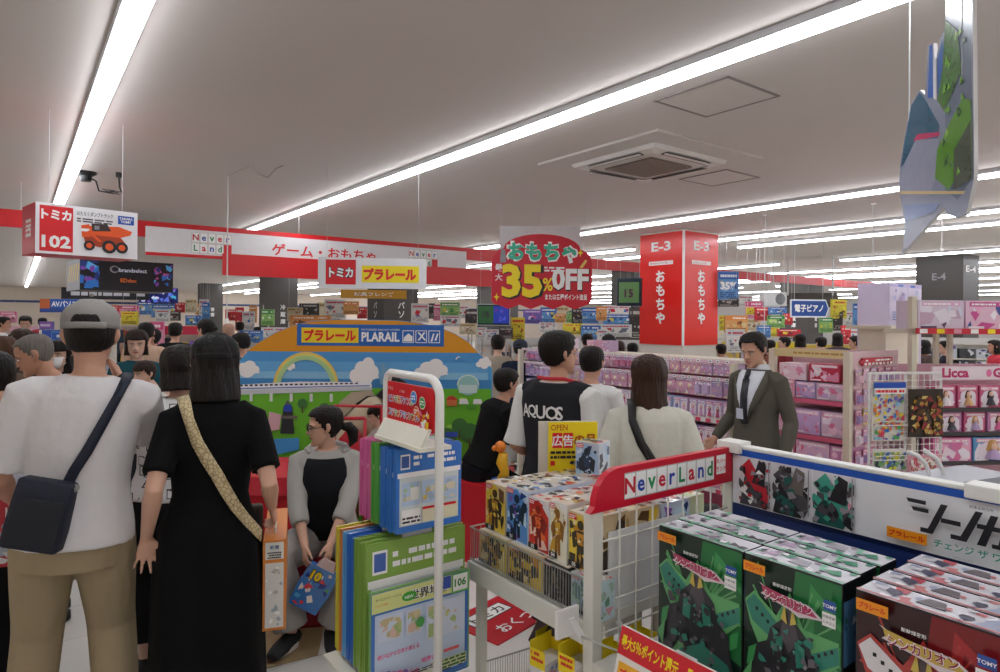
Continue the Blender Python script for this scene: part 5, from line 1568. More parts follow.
# grey rail counter behind the blue spine
A0, A1 = P(938, 486, 2.55), P(1015, 476, 2.75)
mb = MB(); dv = (A1 - A0); dv.z = 0; nv = V((dv.y, -dv.x, 0)).normalized()
zc = A0.z
mb.prism([V((A0.x, A0.y, zc - .03)) + nv * -.0, V((A0.x, A0.y, zc - .03)) + dv, V((A0.x, A0.y, zc - .03)) + dv - nv * .2, V((A0.x, A0.y, zc - .03)) - nv * .2], (0, 0, .03), M('#9a9ca4', .35))
ct = tag(empty('rail_counter', (0, 0, 0)), 'grey topped counter rail behind the blue edged banner', 'counter')
mb.build('top', ct)
mb = MB(); q = V((A0.x, A0.y, 0)); mb.prism([q - nv * .05, q + dv - nv * .05, q + dv - nv * .18, q - nv * .18], (0, 0, zc - .03), M('#dcd8d4', .4)); mb.build('body', ct)
for i, (px, h_) in enumerate(((915, 0), (932, 0))):
    pts = []
    for px_, py_ in (((908, 452), (918, 456), (926, 464), (930, 478)) if i == 0 else ((924, 450), (936, 458), (943, 470), (944, 484))):
        pts.append(P(px_, py_, 2.75))
    pts.append(V((pts[-1].x, pts[-1].y, .0)))
    mb = MB(); mb.tube(pts, .009, WHITE, 8); tag(mb.build('curved_wire', smooth=True), 'white curved wire arm, %s of two behind the banner' % ('left' if i == 0 else 'right'), 'wire')
# lilac board above the shelves with two faces
def d_lilac(a, r):
    a.rect(.02, .02, .98, .98, M('#c8bcd4', .4)); a.rect(.02, .9, .98, .98, M('#b0a0d0', .4)); a.rect(.25, .91, .4, .97, M('#3060b8', .4)); a.rect(.62, .91, .76, .97, M('#3060b8', .4))
    a.shards(r, .05, .3, .95, .85, [M('#b898c8', .4), M('#e0d8e8', .4), M('#a0a8d0', .4), M('#8a70a8', .4)], 22, .08); a.lines(r, .05, .06, .95, .3, M('#7080b8', .4), 4)
    a.rect(.49, .02, .51, .9, M('#a89cb8', .4))
c, w, h = face(883, 914, 283, 323, 7.8, FU)
tw = tag(empty('display_tower', (c.x, c.y, 0), FU), 'lilac picture tower rising above the shelves left of the tall upright', 'display tower')
mb = MB(); mb.box((.25, .2, (c.z + h / 2) / 2 + .3), (.9, .36, c.z + h / 2 - .6), M('#c4b8d0', .4)); a = Art(mb, (-.2, .019, c.z - h / 2), (1, 0, 0), UP, .9, h, .002); d_lilac(a, random.Random(4)); mb.build('tower', tw)
mb = MB(); mb.box((0, .1, 1.62), (1.1, .5, .04), CREAM); mb.box((0, .1, .8), (.9, .3, 1.6), CREAM); mb.build('shelf', tw)
# ---------------------------------------------------------------- people
SKIN = [M('#c4937a', .5, var=.05), M('#cda088', .5, var=.05), M('#b4836a', .5, var=.05), M('#d2aa94', .5, var=.05)]
def HAIRM(c):
    m = M(c, .5, var=.3, scale=60, bump=.6, bscale=90, stretch=(1, 1, .12))
    m.node_tree.nodes['Principled BSDF'].inputs['Specular IOR Level'].default_value = .22
    return m
def CLOTH(c, b=.35):
    m = M(c, .88, var=.05, scale=30, bump=b, bscale=9)
    m.node_tree.nodes['Principled BSDF'].inputs['Specular IOR Level'].default_value = .2
    return m
HAIRB, HAIRK, HAIRG = HAIRM('#17120f'), HAIRM('#2a1c14'), HAIRM('#6e6862')
LIP, EYEW, IRIS, BROW = M('#a8645a', .45, var=0), M('#e8e4e0', .3, var=0), M('#1c1412', .25, var=0), M('#241a16', .7, var=0)
TORSO_M = [(.455, .090, .062, -.005), (.49, .098, .068, -.006), (.53, .098, .067, -.006), (.58, .089, .060, 0), (.62, .084, .056, .002), (.67, .088, .060, .003), (.72, .095, .064, .002), (.78, .098, .062, -.002), (.815, .092, .054, -.006), (.838, .070, .044, -.008), (.856, .042, .036, -.006)]
TORSO_F = [(.455, .092, .062, -.005), (.49, .101, .070, -.008), (.53, .098, .067, -.008), (.58, .082, .056, 0), (.62, .072, .051, .002), (.67, .077, .056, .004), (.72, .085, .068, .010), (.78, .088, .058, .0), (.815, .083, .049, -.006), (.838, .062, .040, -.008), (.856, .036, .032, -.006)]
HEAD = [(0.0, .024, .064, .012), (.04, .038, .078, -.002), (.10, .049, .086, -.02), (.20, .060, .0885, -.05), (.30, .066, .088, -.074), (.40, .070, .088, -.09), (.50, .0735, .0845, -.099), (.58, .075, .089, -.103), (.68, .0755, .090, -.104), (.78, .073, .083, -.099), (.87, .063, .068, -.084), (.94, .047, .047, -.062), (.985, .024, .02, -.036), (1.0, .008, .0, -.016)]
def lerp_tab(tab, z):
    if z <= tab[0][0]: return tab[0][1:]
    for a, b in zip(tab, tab[1:]):
        if z <= b[0]:
            t = (z - a[0]) / (b[0] - a[0])
            return tuple(a[i] + (b[i] - a[i]) * t for i in range(1, len(a)))
    return tab[-1][1:]
def solid(mb, name, parent, voxel, smooth, mat):
    """fuse overlapping closed shapes into one continuous surface"""
    me = bpy.data.meshes.new(name)
    me.from_pydata([tuple(v) for v in mb.v], [], mb.f); me.update()
    ob = bpy.data.objects.new(name, me); COL.objects.link(ob)
    r = ob.modifiers.new('fuse', 'REMESH'); r.mode = 'VOXEL'; r.voxel_size = voxel
    s = ob.modifiers.new('soften', 'SMOOTH'); s.iterations = smooth; s.factor = .5
    dg = bpy.context.evaluated_depsgraph_get()
    m2 = bpy.data.meshes.new_from_object(ob.evaluated_get(dg))
    ob.modifiers.clear()
    ob.data = m2; bpy.data.meshes.remove(me)
    m2.name = name; m2.materials.clear(); m2.materials.append(mat)
    m2.polygons.foreach_set('use_smooth', [True] * len(m2.polygons))
    ob.parent = parent
    return ob
def ik(a, c, l1, l2, hint):
    d = c - a; L = d.length
    if L > (l1 + l2) * .995:
        c = a + d * ((l1 + l2) * .995 / L); d = c - a; L = d.length
    x = (l1 * l1 - l2 * l2 + L * L) / (2 * L)
    hgt = math.sqrt(max(1e-6, l1 * l1 - x * x))
    n = d.normalized(); h = hint - n * hint.dot(n)
    if h.length < 1e-5: h = n.orthogonal()
    return a + n * x + h.normalized() * hgt, c
X0 = MB()
def hand(mb, w, d, n, side, s=1.0, curl=.35, spread=.10, thumb=.8):
    """palm, four unequal fingers and a thumb from wrist w; d along the hand, n out of the palm; side +1 right, -1 left"""
    d = d.normalized(); n = (n - d * n.dot(d)).normalized(); l = d.cross(n) * side
    def ring(c, rx, ry, k=12):
        return [c + l * (rx * math.cos(2 * PI * i / k)) + n * (ry * math.sin(2 * PI * i / k)) for i in range(k)]
    mb.loft([ring(w - d * .02 * s, .024 * s, .019 * s), ring(w + d * .012 * s, .027 * s, .018 * s), ring(w + d * .04 * s, .036 * s, .017 * s), ring(w + d * .075 * s, .041 * s, .0145 * s), ring(w + d * .09 * s, .038 * s, .011 * s)], SKIN[0])
    for i, (off, ln, r) in enumerate(((.030, .066, .0088), (.0105, .075, .0092), (-.0095, .070, .0088), (-.0285, .054, .0078))):
        p = w + d * (.084 - abs(off) * .15) * s + l * off * s
        fd = (d + l * (spread * off / .03)).normalized()
        pts = [p - fd * .012 * s, p]
        ang = 0
        for seg in (.44, .31, .25):
            ang += curl * (.7 if seg == .44 else 1.0)
            q = fd * math.cos(ang) + n * math.sin(ang)
            pts.append(pts[-1] + q * ln * seg * s)
        mb.tube(pts, [r * s, r * s, r * .95 * s, r * .88 * s, r * .72 * s], SKIN[0], 8, True)
    td = (d * .75 + l * thumb + n * .25).normalized()
    p = w + d * .02 * s + l * .022 * s
    mb.tube([p, p + td * .038 * s, p + td * .06 * s + d * .012 * s, p + td * .075 * s + d * .03 * s + n * .004], [.0145 * s, .0115 * s, .010 * s, .0078 * s], SKIN[0], 8, True)
def head_ring(z, k, h, grow=0.0, n=24):
    rx, yf, yb = lerp_tab(HEAD, z)
    cy = (yf + yb) / 2; ry = (yf - yb) / 2
    out = []
    for i in range(n):
        a = 2 * PI * i / n
        out.append(V(((rx + grow) * math.cos(a) * k, (cy + (ry + grow) * math.sin(a)) * k, z * h)))
    return out
class Person:
    """a posed figure; local +Y is forward, +X the person's right"""
    def __init__(self, loc, heading, H, label, sex='m', lod=1, skin=0, hip=None, lean=0.0, side=0.0, head=(0, 0, 0), wl=None, wr=None, el=None, er=None, al=None, ar=None, kl=None, kr=None, toes=(None, None),
                 hl=None, hr=None, bulk=0.0, group=None, neckf=0.0):
        self.H, self.sex, self.lod, self.bulk = H, sex, lod, bulk
        self.k = H / 1.7
        self.root = tag(empty('person', loc, heading), label, 'person', group)
        self.vox = (.0058, .0085, .015)[lod]
        k = self.k
        self.tab = TORSO_M if sex == 'm' else TORSO_F
        self.hz = hip[2] if hip else .52 * H
        self.hip = V(hip) if hip else V((0, 0, self.hz))
        self.dz = self.hz - .52 * H
        self.rot = Matrix.Rotation(side, 4, 'Y') @ Matrix.Rotation(-lean, 4, 'X')
        sxw = (.110 if sex == 'm' else .095) * H + bulk * .4
        self.SL, self.SR = self.T((-sxw, -.004 * H, .800 * H)), self.T((sxw, -.004 * H, .800 * H))
        self.skin = SKIN[skin]
        la, lf, lt, ls = .172 * H, .148 * H, .245 * H, .245 * H
        dn = lambda s, x: V((s * (sxw + .035), .03, self.SL.z - .315 * H)) if x is None else V(x)
        self.WL, self.WR = dn(-1, wl), dn(1, wr)
        self.EL, self.WL = ik(self.SL, self.WL, la, lf, V(el) if el else V((-.12, -1, 0)))
        self.ER, self.WR = ik(self.SR, self.WR, la, lf, V(er) if er else V((.12, -1, 0)))
        hx = .052 * H
        self.JL, self.JR = self.hip + V((-hx, 0, -.01)), self.hip + V((hx, 0, -.01))
        self.AL = V(al) if al else V((-hx * 1.05, -.01, .046 * H)); self.AR = V(ar) if ar else V((hx * 1.05, -.01, .046 * H))
        self.KL, self.AL = ik(self.JL, self.AL, lt, ls, V(kl) if kl else V((0, 1, .0)))
        self.KR, self.AR = ik(self.JR, self.AR, lt, ls, V(kr) if kr else V((0, 1, .0)))
        nb = self.T((0, -.004 * H, .85 * H)); hb = self.T((0, (.012 + neckf) * H, .872 * H))
        self.nb, self.hb = nb, hb
        self.HM = Matrix.Translation(hb) @ Matrix.Rotation(head[0], 4, 'Z') @ Matrix.Rotation(-head[1], 4, 'X') @ Matrix.Rotation(head[2], 4, 'Y')
        self.hh = .132 * H
        self.hl, self.hr = hl or {}, hr or {}
        self.toes = toes
        self.body()
    def T(self, p):
        """point of the upright torso carried along with the hip and the lean"""
        p = V(p); q = V((p.x, p.y, p.z - .52 * self.H))
        return self.hip + (self.rot @ q)
    def ring(self, zf, e=0.0, n=20, zoff=0.0, sxe=None):
        rx, ry, yc = lerp_tab(self.tab, zf)
        rx = rx * self.H + e + self.bulk * .5; ry = ry * self.H + (e if sxe is None else sxe) + self.bulk * .6
        return [self.T((rx * math.cos(2 * PI * i / n), yc * self.H + ry * math.sin(2 * PI * i / n), zf * self.H + zoff)) for i in range(n)]
    def surf(self, zf, a, e):
        """point on the torso at height zf, angle a (0 right, 90 front, 270 back)"""
        rx, ry, yc = lerp_tab(self.tab, zf)
        rx = rx * self.H + e + self.bulk * .5; ry = ry * self.H + e + self.bulk * .6
        a = math.radians(a)
        return self.T((rx * math.cos(a), yc * self.H + ry * math.sin(a), zf * self.H))
    def body(self):
        H, k = self.H, self.k
        mb = MB(); S = self.skin
        zs = [.455, .475, .50, .53, .56, .59, .62, .66, .70, .74, .78, .80, .82, .838, .852]
        mb.loft([self.ring(z) for z in zs], S)
        mb.tube([self.T((0, -.004 * H, .815 * H)), self.nb, self.nb.lerp(self.hb, .6), self.hb + V((0, -.0, .03 * H)) ], [.042 * H * .8, .033 * H, .030 * H, .031 * H], S, 14)
        for s, J, E, Wp, hd in ((-1, self.SL, self.EL, self.WL, self.hl), (1, self.SR, self.ER, self.WR, self.hr)):
            inn = self.T((s * .06 * H, -.004 * H, .815 * H))
            f = 1 if self.sex == 'm' else .88
            mb.tube([inn, J.lerp(inn, .3), J, J.lerp(E, .35), J.lerp(E, .75), E, E.lerp(Wp, .25), E.lerp(Wp, .6), Wp], [r * H * f for r in (.030, .032, .031, .028, .025, .0225, .0245, .020, .0155)], S, 12, True)
            fd = (Wp - E).normalized()
            d = V(hd['d']) if 'd' in hd else fd
            n = V(hd['n']) if 'n' in hd else V((-s, .25, 0))
            hand(mb, Wp, d, n, s, k * (1 if self.sex == 'm' else .92), hd.get('curl', .35), hd.get('spread', .1), hd.get('thumb', .7))
        for s, J, K, A in ((-1, self.JL, self.KL, self.AL), (1, self.JR, self.KR, self.AR)):
            mb.tube([J + (J - K).normalized() * .02, J.lerp(K, .15), J.lerp(K, .5), J.lerp(K, .85), K, K.lerp(A, .28), K.lerp(A, .65), A], [r * H for r in (.050, .052, .045, .036, .033, .034, .025, .021)], S, 14, True)
            self.foot(mb, A, S, .0, self.toes[0 if s < 0 else 1])
        # head
        M4 = self.HM; hh = self.hh; q = H / 1.7
        mb.loft([[M4 @ p for p in head_ring(z, q, hh)] for z in (0, .03, .07, .12, .2, .27, .34, .41, .47, .53, .59, .66, .74, .81, .87, .92, .96, .985, 1.0)], S)
        lp = lambda x, y, z: M4 @ V((x * q, y * q, z * hh))
        mb.tube([lp(0, .084, .54), lp(0, .092, .46), lp(0, .102, .39), lp(0, .106, .355)], [.008 * q, .0095 * q, .0115 * q, .0125 * q], S, 8, True)
        for s in (-1, 1):
            mb.ball(lp(s * .011, .095, .352), .0095 * q, S, 8, 6)
            ear = [lp(s * .074, .004, .36), lp(s * .081, -.006, .42), lp(s * .085, -.012, .5), lp(s * .083, -.01, .57), lp(s * .076, .002, .6)]
            mb.tube(ear, [.008 * q, .012 * q, .015 * q, .014 * q, .008 * q], S, 8, True)
            mb.tube([lp(s * .012, .087, .565), lp(s * .032, .086, .585), lp(s * .052, .072, .57)], [.007 * q] * 3, S, 6, True)     # brow ridge
        mb.ball(lp(0, .078, .055), (.018 * q,) * 3, S, 8, 6)
        mb.tube([lp(-.02, .083, .235), lp(0, .0885, .24), lp(.02, .083, .235)], [.006 * q, .009 * q, .006 * q], S, 6, True)
        self.ob = solid(mb, 'body', self.root, self.vox, 2 if self.lod < 2 else 1, S)
    def face(self, glasses=False, mask=False, brow=None):
        q = self.H / 1.7; M4 = self.HM; hh = self.hh
        lp = lambda x, y, z: M4 @ V((x * q, y * q, z * hh))
        for s in (-1, 1):
            mb = MB(); mb.tube([lp(s * .019, .0835, .488), lp(s * .026, .0868, .493), lp(s * .036, .0855, .495), lp(s * .045, .079, .49)], [.003 * q, .0055 * q, .0055 * q, .003 * q], EYEW, 8, True); e = mb.build('eye', self.root, True)
            mb = MB(); mb.ball(lp(s * .031, .0895, .494), .0048 * q, IRIS, 8, 6); mb.build('iris', e, True)
            mb = MB(); mb.tube([lp(s * .018, .0885, .506), lp(s * .032, .0915, .514), lp(s * .047, .081, .506)], [.0016 * q, .002 * q, .0016 * q], BROW, 6, True); mb.build('eyelash', e, True)
            mb = MB(); mb.tube([lp(s * .014, .0945, .575), lp(s * .032, .095, .597), lp(s * .052, .081, .582)], [.003 * q, .0038 * q, .002 * q], brow or BROW, 6, True); mb.build('eyebrow', self.root, True)
        if not mask:
            mb = MB(); mb.tube([lp(-.023, .0865, .232), lp(-.008, .0955, .243), lp(0, .0955, .24), lp(.008, .0955, .243), lp(.023, .0865, .232)], [.0025 * q, .0042 * q, .0038 * q, .0042 * q, .0025 * q], LIP, 8, True)
            mb.tube([lp(-.018, .0875, .212), lp(0, .0955, .208), lp(.018, .0875, .212)], [.0025 * q, .0048 * q, .0025 * q], LIP, 8, True); mb.build('lips', self.root, True)
        else:
            mb = MB(); rings = []
            for z, g in ((.02, .006), (.1, .014), (.2, .018), (.3, .020), (.4, .014), (.44, .008)):
                r = head_ring(z, q, hh, .006, 32)
                row = [p for i, p in enumerate(r) if 30 <= 360 * i / 32 <= 150]
                rings.append([M4 @ (p + V((0, g * q, 0))) for p in row])
            inner = [[p - (M4.to_3x3() @ V((0, .002, 0))) for p in r] for r in rings]
            mb.loft(rings, M('#e4e2e2', .7), False, False); mb.loft([r[::-1] for r in inner], M('#e4e2e2', .7), False, False); mk = mb.build('face_mask', self.root, True)
            for s in (-1, 1):
                mb = MB(); mb.tube([lp(s * .062, .05, .36), lp(s * .082, .012, .5), lp(s * .084, -.012, .55), lp(s * .083, -.012, .36), lp(s * .06, .05, .14)], .0016, WHITE, 5); mb.build('ear_loop', mk)
        if glasses:
            mb = MB()
            for s in (-1, 1):
                mb.tube([lp(s * .034 + .021 * math.cos(a), .104, .49 + .10 * math.sin(a)) for a in [PI / 6 * i for i in range(13)]], .0018, BLACK, 5)
                mb.tube([lp(s * .055, .103, .51), lp(s * .078, .07, .52), lp(s * .082, -.01, .54)], .0018, BLACK, 5)
            mb.tube([lp(-.013, .104, .5), lp(.013, .104, .5)], .0018, BLACK, 5); mb.build('glasses', self.root)
    def hair(self, style='short', mat=None, bottom=None, grow=.012, fringe=.8):
        """a shell over the skull; below the hairline it dives inside the head"""
        mat = mat or HAIRB; q = self.H / 1.7; hh = self.hh; M4 = self.HM
        zb = {'short': .12, 'bob': -.08, 'long': -1.0, 'up': .15, 'medium': -.35}[style] if bottom is None else bottom
        n = 40
        zs = [zb + (1.0 - zb) * i / 26 for i in range(27)]
        rings = []
        for z in zs:
            zz = max(z, .42) if style in ('bob', 'long', 'medium') else max(z, .1)
            r = head_ring(min(zz, 1.0), q, hh, 0, n)
            out = []
            low = max(0.0, .42 - z)
            for i, p in enumerate(r):
                a = 2 * PI * i / n
                c = V((0, -.01 * q, 0)); o = V((p.x, p.y, 0)) - c
                u = o.normalized()
                yl = p.y / q
                if style in ('short', 'up'):
                    zmin = .13 if yl < -.06 else .13 + (yl + .06) / .07 * .30 if yl < .01 else .43 + (yl - .01) / .04 * .27 if yl < .05 else fringe
                    if style == 'up' and yl < -.02: zmin = min(zmin, .16)
                    covered = z > zmin
                    g = grow * (1 + .9 * max(0, z - .6) * 1.5) if covered else -.012
                    pt = V((p.x, p.y, 0)) + u * g * q
                else:
                    lim = .028 if z < .62 else .028 + (z - .62) / .2 * .06
                    front = yl > lim and z < fringe
                    if front:
                        pt = V((p.x * .86, min(p.y, lim * q), 0)) if z > .05 else V((p.x * .95, lim * q * .8, 0))
                        if z > .3: pt = V((p.x * .90, p.y * .86, 0))
                    else:
                        wave = .004 * math.sin(a * 9 + z * 5)
                        flare = (.010 if style == 'bob' else .004) * min(1, low * 2)
                        if low > .9: flare -= .02 * (low - .9)
                        pt = V((p.x, p.y, 0)) + u * (grow + .004 + wave + flare) * q
                        if low > .35 and yl > -.01: pt.y = min(pt.y, .02 * q)
                zcap = z * hh
                if z > .985: pt *= .6
                pt.z = zcap + grow * q * max(0, (z - .7) / .3) * 1.15
                out.append(M4 @ pt)
            rings.append(out)
        mb = MB(); mb.loft(rings, mat)
        hb_ = mb.build('hair', self.root, True)
        return hb_
    def lp(self, x, y, z):
        q = self.H / 1.7
        return self.HM @ V((x * q, y * q, z * self.hh))
    def cap(self, mat, back_open=True, openmat=None, strapmat=None):
        q = self.H / 1.7; hh = self.hh
        mb = MB(); rings = []
        for z, g in ((.60, .019), (.66, .020), (.74, .021), (.82, .023), (.9, .023), (.96, .020), (.99, .018), (1.0, .010)):
            rings.append([self.HM @ (p + V((0, 0, (.022 if z > .98 else .016 * max(0, (z - .6) / .4)) * q))) for p in head_ring(z, q, hh, g, 32)])
        mb.loft(rings, mat); mb.ball(self.lp(0, -.008, 1.17), .008 * q, mat, 8, 6)
        c = mb.build('cap', self.root, True)
        mb = MB(); rows = []
        for f in (0, .5, 1):
            rows.append([self.lp(.078 * math.cos(a) * (1 - .12 * f), .07 * math.sin(a) + .02 + .075 * f * math.sin(a), .64 - .10 * f + .05 * abs(math.cos(a)) * 0) for a in [PI / 12 * i for i in range(1, 12)]])
        under = [[p - V((0, 0, .004)) for p in r] for r in rows]
        mb.loft(rows, mat, False, False); mb.loft([r[::-1] for r in under], mat, False, False); mb.build('brim', c, True)
        if back_open:
            def cy(x, z, g):
                rx, yf, yb = lerp_tab(HEAD, z); ry = (yf - yb) / 2 + g; rx += g
                return (yf + yb) / 2 - ry * math.sqrt(max(.05, 1 - (x / rx) ** 2))
            mb = MB(); rows = []
            for t in (0.02, .3, .6, .85, 1.0):
                rows.append([self.lp(.047 * t * math.cos(a), cy(.047 * t * math.cos(a), .66 + .21 * t * math.sin(a), .0245), .66 + .21 * t * math.sin(a)) for a in [PI * i / 14 for i in range(15)]])
            mb.loft(rows, openmat or HAIRB, False, False); mb.loft([[self.HM.to_3x3() @ V((0, .006, 0)) + p for p in r[::-1]] for r in rows], openmat or HAIRB, False, False); mb.build('opening', c)
            mb = MB(); mb.tube([self.lp(x, cy(x, .635, .024), .635) for x in (.062, .045, .022, 0, -.022, -.045, -.062)], .012 * q, strapmat or mat, 8, False, (.35, 1)); mb.build('strap', c, True)
        return c
    def top(self, mat, hem=.50, sleeve=.75, e=.016, name='shirt', neck=.852, sl_e=.014, flare=0.0, vox=None, sleeves=(1, 1), cuff=0.0, blouse=0.0):
        """upper garment with sleeves; sleeve: 0..1 shoulder to elbow, 1..2 elbow to wrist"""
        H = self.H; mb = MB()
        zs = [hem + (neck - hem) * i / 16 for i in range(17)]
        rings = []
        for z in zs:
            t = max(0, (.66 - z) / (.66 - hem)) if hem < .66 else 0
            ee = e * (1 if z < .815 else max(.25, 1 - (z - .815) / .05)) + flare * t + blouse * math.sin(PI * min(1, max(0, (z - hem) / (.82 - hem))))
            rings.append(self.ring(z, ee, 24))
        mb.loft(rings, mat)
        f = 1 if self.sex == 'm' else .88
        for s, J, E, Wp, on in ((-1, self.SL, self.EL, self.WL, sleeves[0]), (1, self.SR, self.ER, self.WR, sleeves[1])):
            inn = self.T((s * .055 * H, -.004 * H, .813 * H))
            pts = [inn, J.lerp(inn, .35) + V((0, 0, .003)), J]; rs = [.036 * H, .034 * H * f + sl_e * .6, .031 * H * f + sl_e]
            if on:
                up = [(.35, .028), (.7, .0255), (1.0, .0235)]; lo = [(.3, .0245), (.65, .020), (1.0, .016)]
                for tt, r in up:
                    if tt < sleeve - .02: pts.append(J.lerp(E, tt)); rs.append(r * H * f + sl_e + blouse * .4)
                if sleeve <= 1: pts.append(J.lerp(E, sleeve)); rs.append(.026 * H * f + sl_e * 1.1 + cuff)
                else:
                    for tt, r in lo:
                        if tt < sleeve - 1.02: pts.append(E.lerp(Wp, tt)); rs.append(r * H * f + sl_e * .9 + blouse * .5)
                    pts.append(E.lerp(Wp, sleeve - 1)); rs.append((.0245 - .009 * (sleeve - 1)) * H * f + sl_e * .7 + cuff)
                if sleeve > .3: pass
            mb.tube(pts, rs, mat, 14)
        return solid(mb, name, self.root, vox or self.vox * 1.25, 4 if self.lod < 2 else 2, mat)
    def trousers(self, mat, waist=.60, to=.94, e=.012, wide=0.0, name='trousers', shorts=False):
        H = self.H; mb = MB()
        up = self.rot.copy(); 
        zs = [.445, .465, .5, .53, .56, waist]
        mb.loft([self.ring(z, e, 20) for z in zs], mat)
        for J, K, A in ((self.JL, self.KL, self.AL), (self.JR, self.KR, self.AR)):
            pts = [J + (J - K).normalized() * .01, J.lerp(K, .15), J.lerp(K, .5), J.lerp(K, .85), K, K.lerp(A, .3), K.lerp(A, .65), K.lerp(A, to)]
            rs = [r * H + e + wide * w for r, w in ((.052, .3), (.053, .4), (.046, .6), (.038, .8), (.036, .9), (.034, 1), (.030, 1.1), (.029, 1.2))]
            if shorts: pts, rs = pts[:4], rs[:4]
            mb.tube(pts, rs, mat, 16)
        return solid(mb, name, self.root, self.vox * 1.3, 4 if self.lod < 2 else 2, mat)
    def skirt(self, mat, waist, hem_z, r_hem, e=.014, name='dress_skirt'):
        pass
    def foot(self, mb, A, mat, g, toe=None):
        H = self.H; k = self.k
        f = V((0, 1, 0)) if toe is None else V(toe).normalized()
        l = f.cross(UP)
        zb = min(A.z - .075 * k, A.z) 
        def ring(c, rx, rz, n=10):
            return [c + l * (rx * math.cos(2 * PI * i / n)) + UP * (rz * math.sin(2 * PI * i / n)) for i in range(n)]
        b = V((A.x, A.y, A.z - .042 * k))
        mb.loft([ring(b - f * (.055 * k + g), .022 * k + g, .026 * k), ring(b - f * .03 * k, .032 * k + g, .034 * k + g), ring(b + f * .03 * k, .035 * k + g, .036 * k + g), ring(b + f * .10 * k - UP * .008 * k, .042 * k + g, .026 * k + g), ring(b + f * .15 * k - UP * .014 * k, .038 * k + g, .018 * k + g), ring(b + f * (.178 * k + g) - UP * .018 * k, .022 * k + g, .011 * k + g)], mat)
        mb.tube([A, b], [.024 * k + g, .027 * k + g], mat, 10)
    def shoes(self, mat, sole=None, toes=None, name='shoe'):
        toes = toes or self.toes
        for A, t in ((self.AL, toes[0]), (self.AR, toes[1])):
            mb = MB(); self.foot(mb, A, mat, .010, t)
            o = solid(mb, name, self.root, .007, 3, mat)
            if sole:
                f = V((0, 1, 0)) if t is None else V(t).normalized(); l = f.cross(UP); k = self.k
                mb = MB(); b = V((A.x, A.y, A.z - .084 * k))
                pts = [b + f * (.06 * math.sin(a) * k * (1.0 if math.sin(a) < 0 else 2.6) + .015 * k) + l * (.046 * math.cos(a) * k) for a in [2 * PI * i / 20 for i in range(20)]]
                mb.prism([p + V((0, 0, .0)) for p in pts], (0, 0, .024 * k), sole); mb.build('sole', o, True)
def ribbon(mb, pts, out, w, t, mat):
    """flat strap along pts; out: outward direction per point"""
    rings = []
    n = len(pts)
    for i, p in enumerate(pts):
        d = (pts[min(n - 1, i + 1)] - pts[max(0, i - 1)]).normalized()
        o = V(out[i]); o = (o - d * o.dot(d)).normalized(); l = d.cross(o)
        rings.append([p + l * (w / 2), p + l * (w / 2) + o * t, p - l * (w / 2) + o * t, p - l * (w / 2)])
    mb.loft(rings, mat)
def strap_on(p, seq, e):
    pts, out = [], []
    for z, a in seq:
        s = p.surf(z, a, e); pts.append(s); out.append((s - p.T((0, 0, z * p.H))))
    return pts, out
def at(px, d): return V((P(px, 316, d).x, d, 0))
def zof(px, py, d): return P(px, py, d).z
# ---- man in white T-shirt and grey cap, back to the camera
p = Person(at(76, 2.42), .52, 1.715, 'man seen from behind in grey cap, white T-shirt and khaki trousers', 'm', 0, 0, side=.075, head=(-.12, .08, .0), bulk=.0,
           wl=(-.22, .24, .98), el=(-.25, -1, -.2), wr=(.15, .16, 1.40), er=(.45, .3, -1), al=(-.15, 0, .08), ar=(.15, 0, .08), hr=dict(d=(-.35, .1, .9), n=(-.8, -.2, -.3), curl=.5), hl=dict(curl=.7))
p.top(CLOTH('#d8d4d4', .5), hem=.497, sleeve=.88, e=.020, sl_e=.020, cuff=.007, flare=.012)
p.trousers(CLOTH('#a08f72', .6), e=.014, wide=.010)
p.hair('short', HAIRB, grow=.010); p.cap(M('#8e8a86', .85, var=.08, scale=80, bump=.2, bscale=200)); p.shoes(M('#3a3a3c', .6), WHITE)
mb = MB(); mb.tube([p.lp(.078, .01, .36), p.lp(.083, -.012, .5), p.lp(.079, .012, .62), p.lp(.07, .05, .4), p.lp(.074, .03, .1)], .0022, WHITE, 6); mb.build('mask_loop', p.root)
man = p
# his navy shoulder bag
def bag_root(p, name, label, cat='bag'):
    return tag(empty(name, p.root.location, p.root.rotation_euler.z), label, cat)
bg = bag_root(p, 'shoulder_bag', 'navy shoulder bag on the left hip of the man in white')
NV = M('#141a2c', .7, var=.1, bump=.2, bscale=120)
seq = [(.845, 60), (.85, 15), (.842, 330), (.81, 300), (.76, 288), (.70, 276), (.66, 266), (.62, 258), (.595, 252), (.58, 248)]
pts, out = strap_on(p, seq, .030)
pts[0] = p.surf(.83, 60, .03); pts[1] = p.T((.075 * p.H, .0, .858 * p.H)); out[1] = V((.2, 0, 1)); 
pts[2] = p.T((.07 * p.H, -.06, .846 * p.H)); out[2] = V((.1, -.8, .8))
mb = MB(); ribbon(mb, pts, out, .036, .004, NV); mb.build('strap', bg, True)
c = p.surf(.55, 236, .075)
mb = MB(); w, h, d = .185, .235, .07
ax = (V((.94, -.34, 0)), V((.34, .94, 0)), UP)
tilt = Matrix.Rotation(.22, 3, 'Y')
def bagbox(mb, c, w, h, d, mat):
    r = []
    for z, f in ((-.5, .90), (-.46, .97), (-.2, 1), (.2, .97), (.46, .93), (.5, .86)):
        r.append([c + tilt @ (ax[0] * (x * w / 2 * f) + ax[1] * (y * d / 2 * f) + UP * (z * h)) for x, y in ((-1, -.8), (-.9, -1), (.9, -1), (1, -.8), (1, .8), (.9, 1), (-.9, 1), (-1, .8))])
    mb.loft(r, mat)
cc = c + V((.04, -.01, .05))
bagbox(mb, cc, w, h, d, NV); pouch = mb.build('pouch', bg, True, .006)
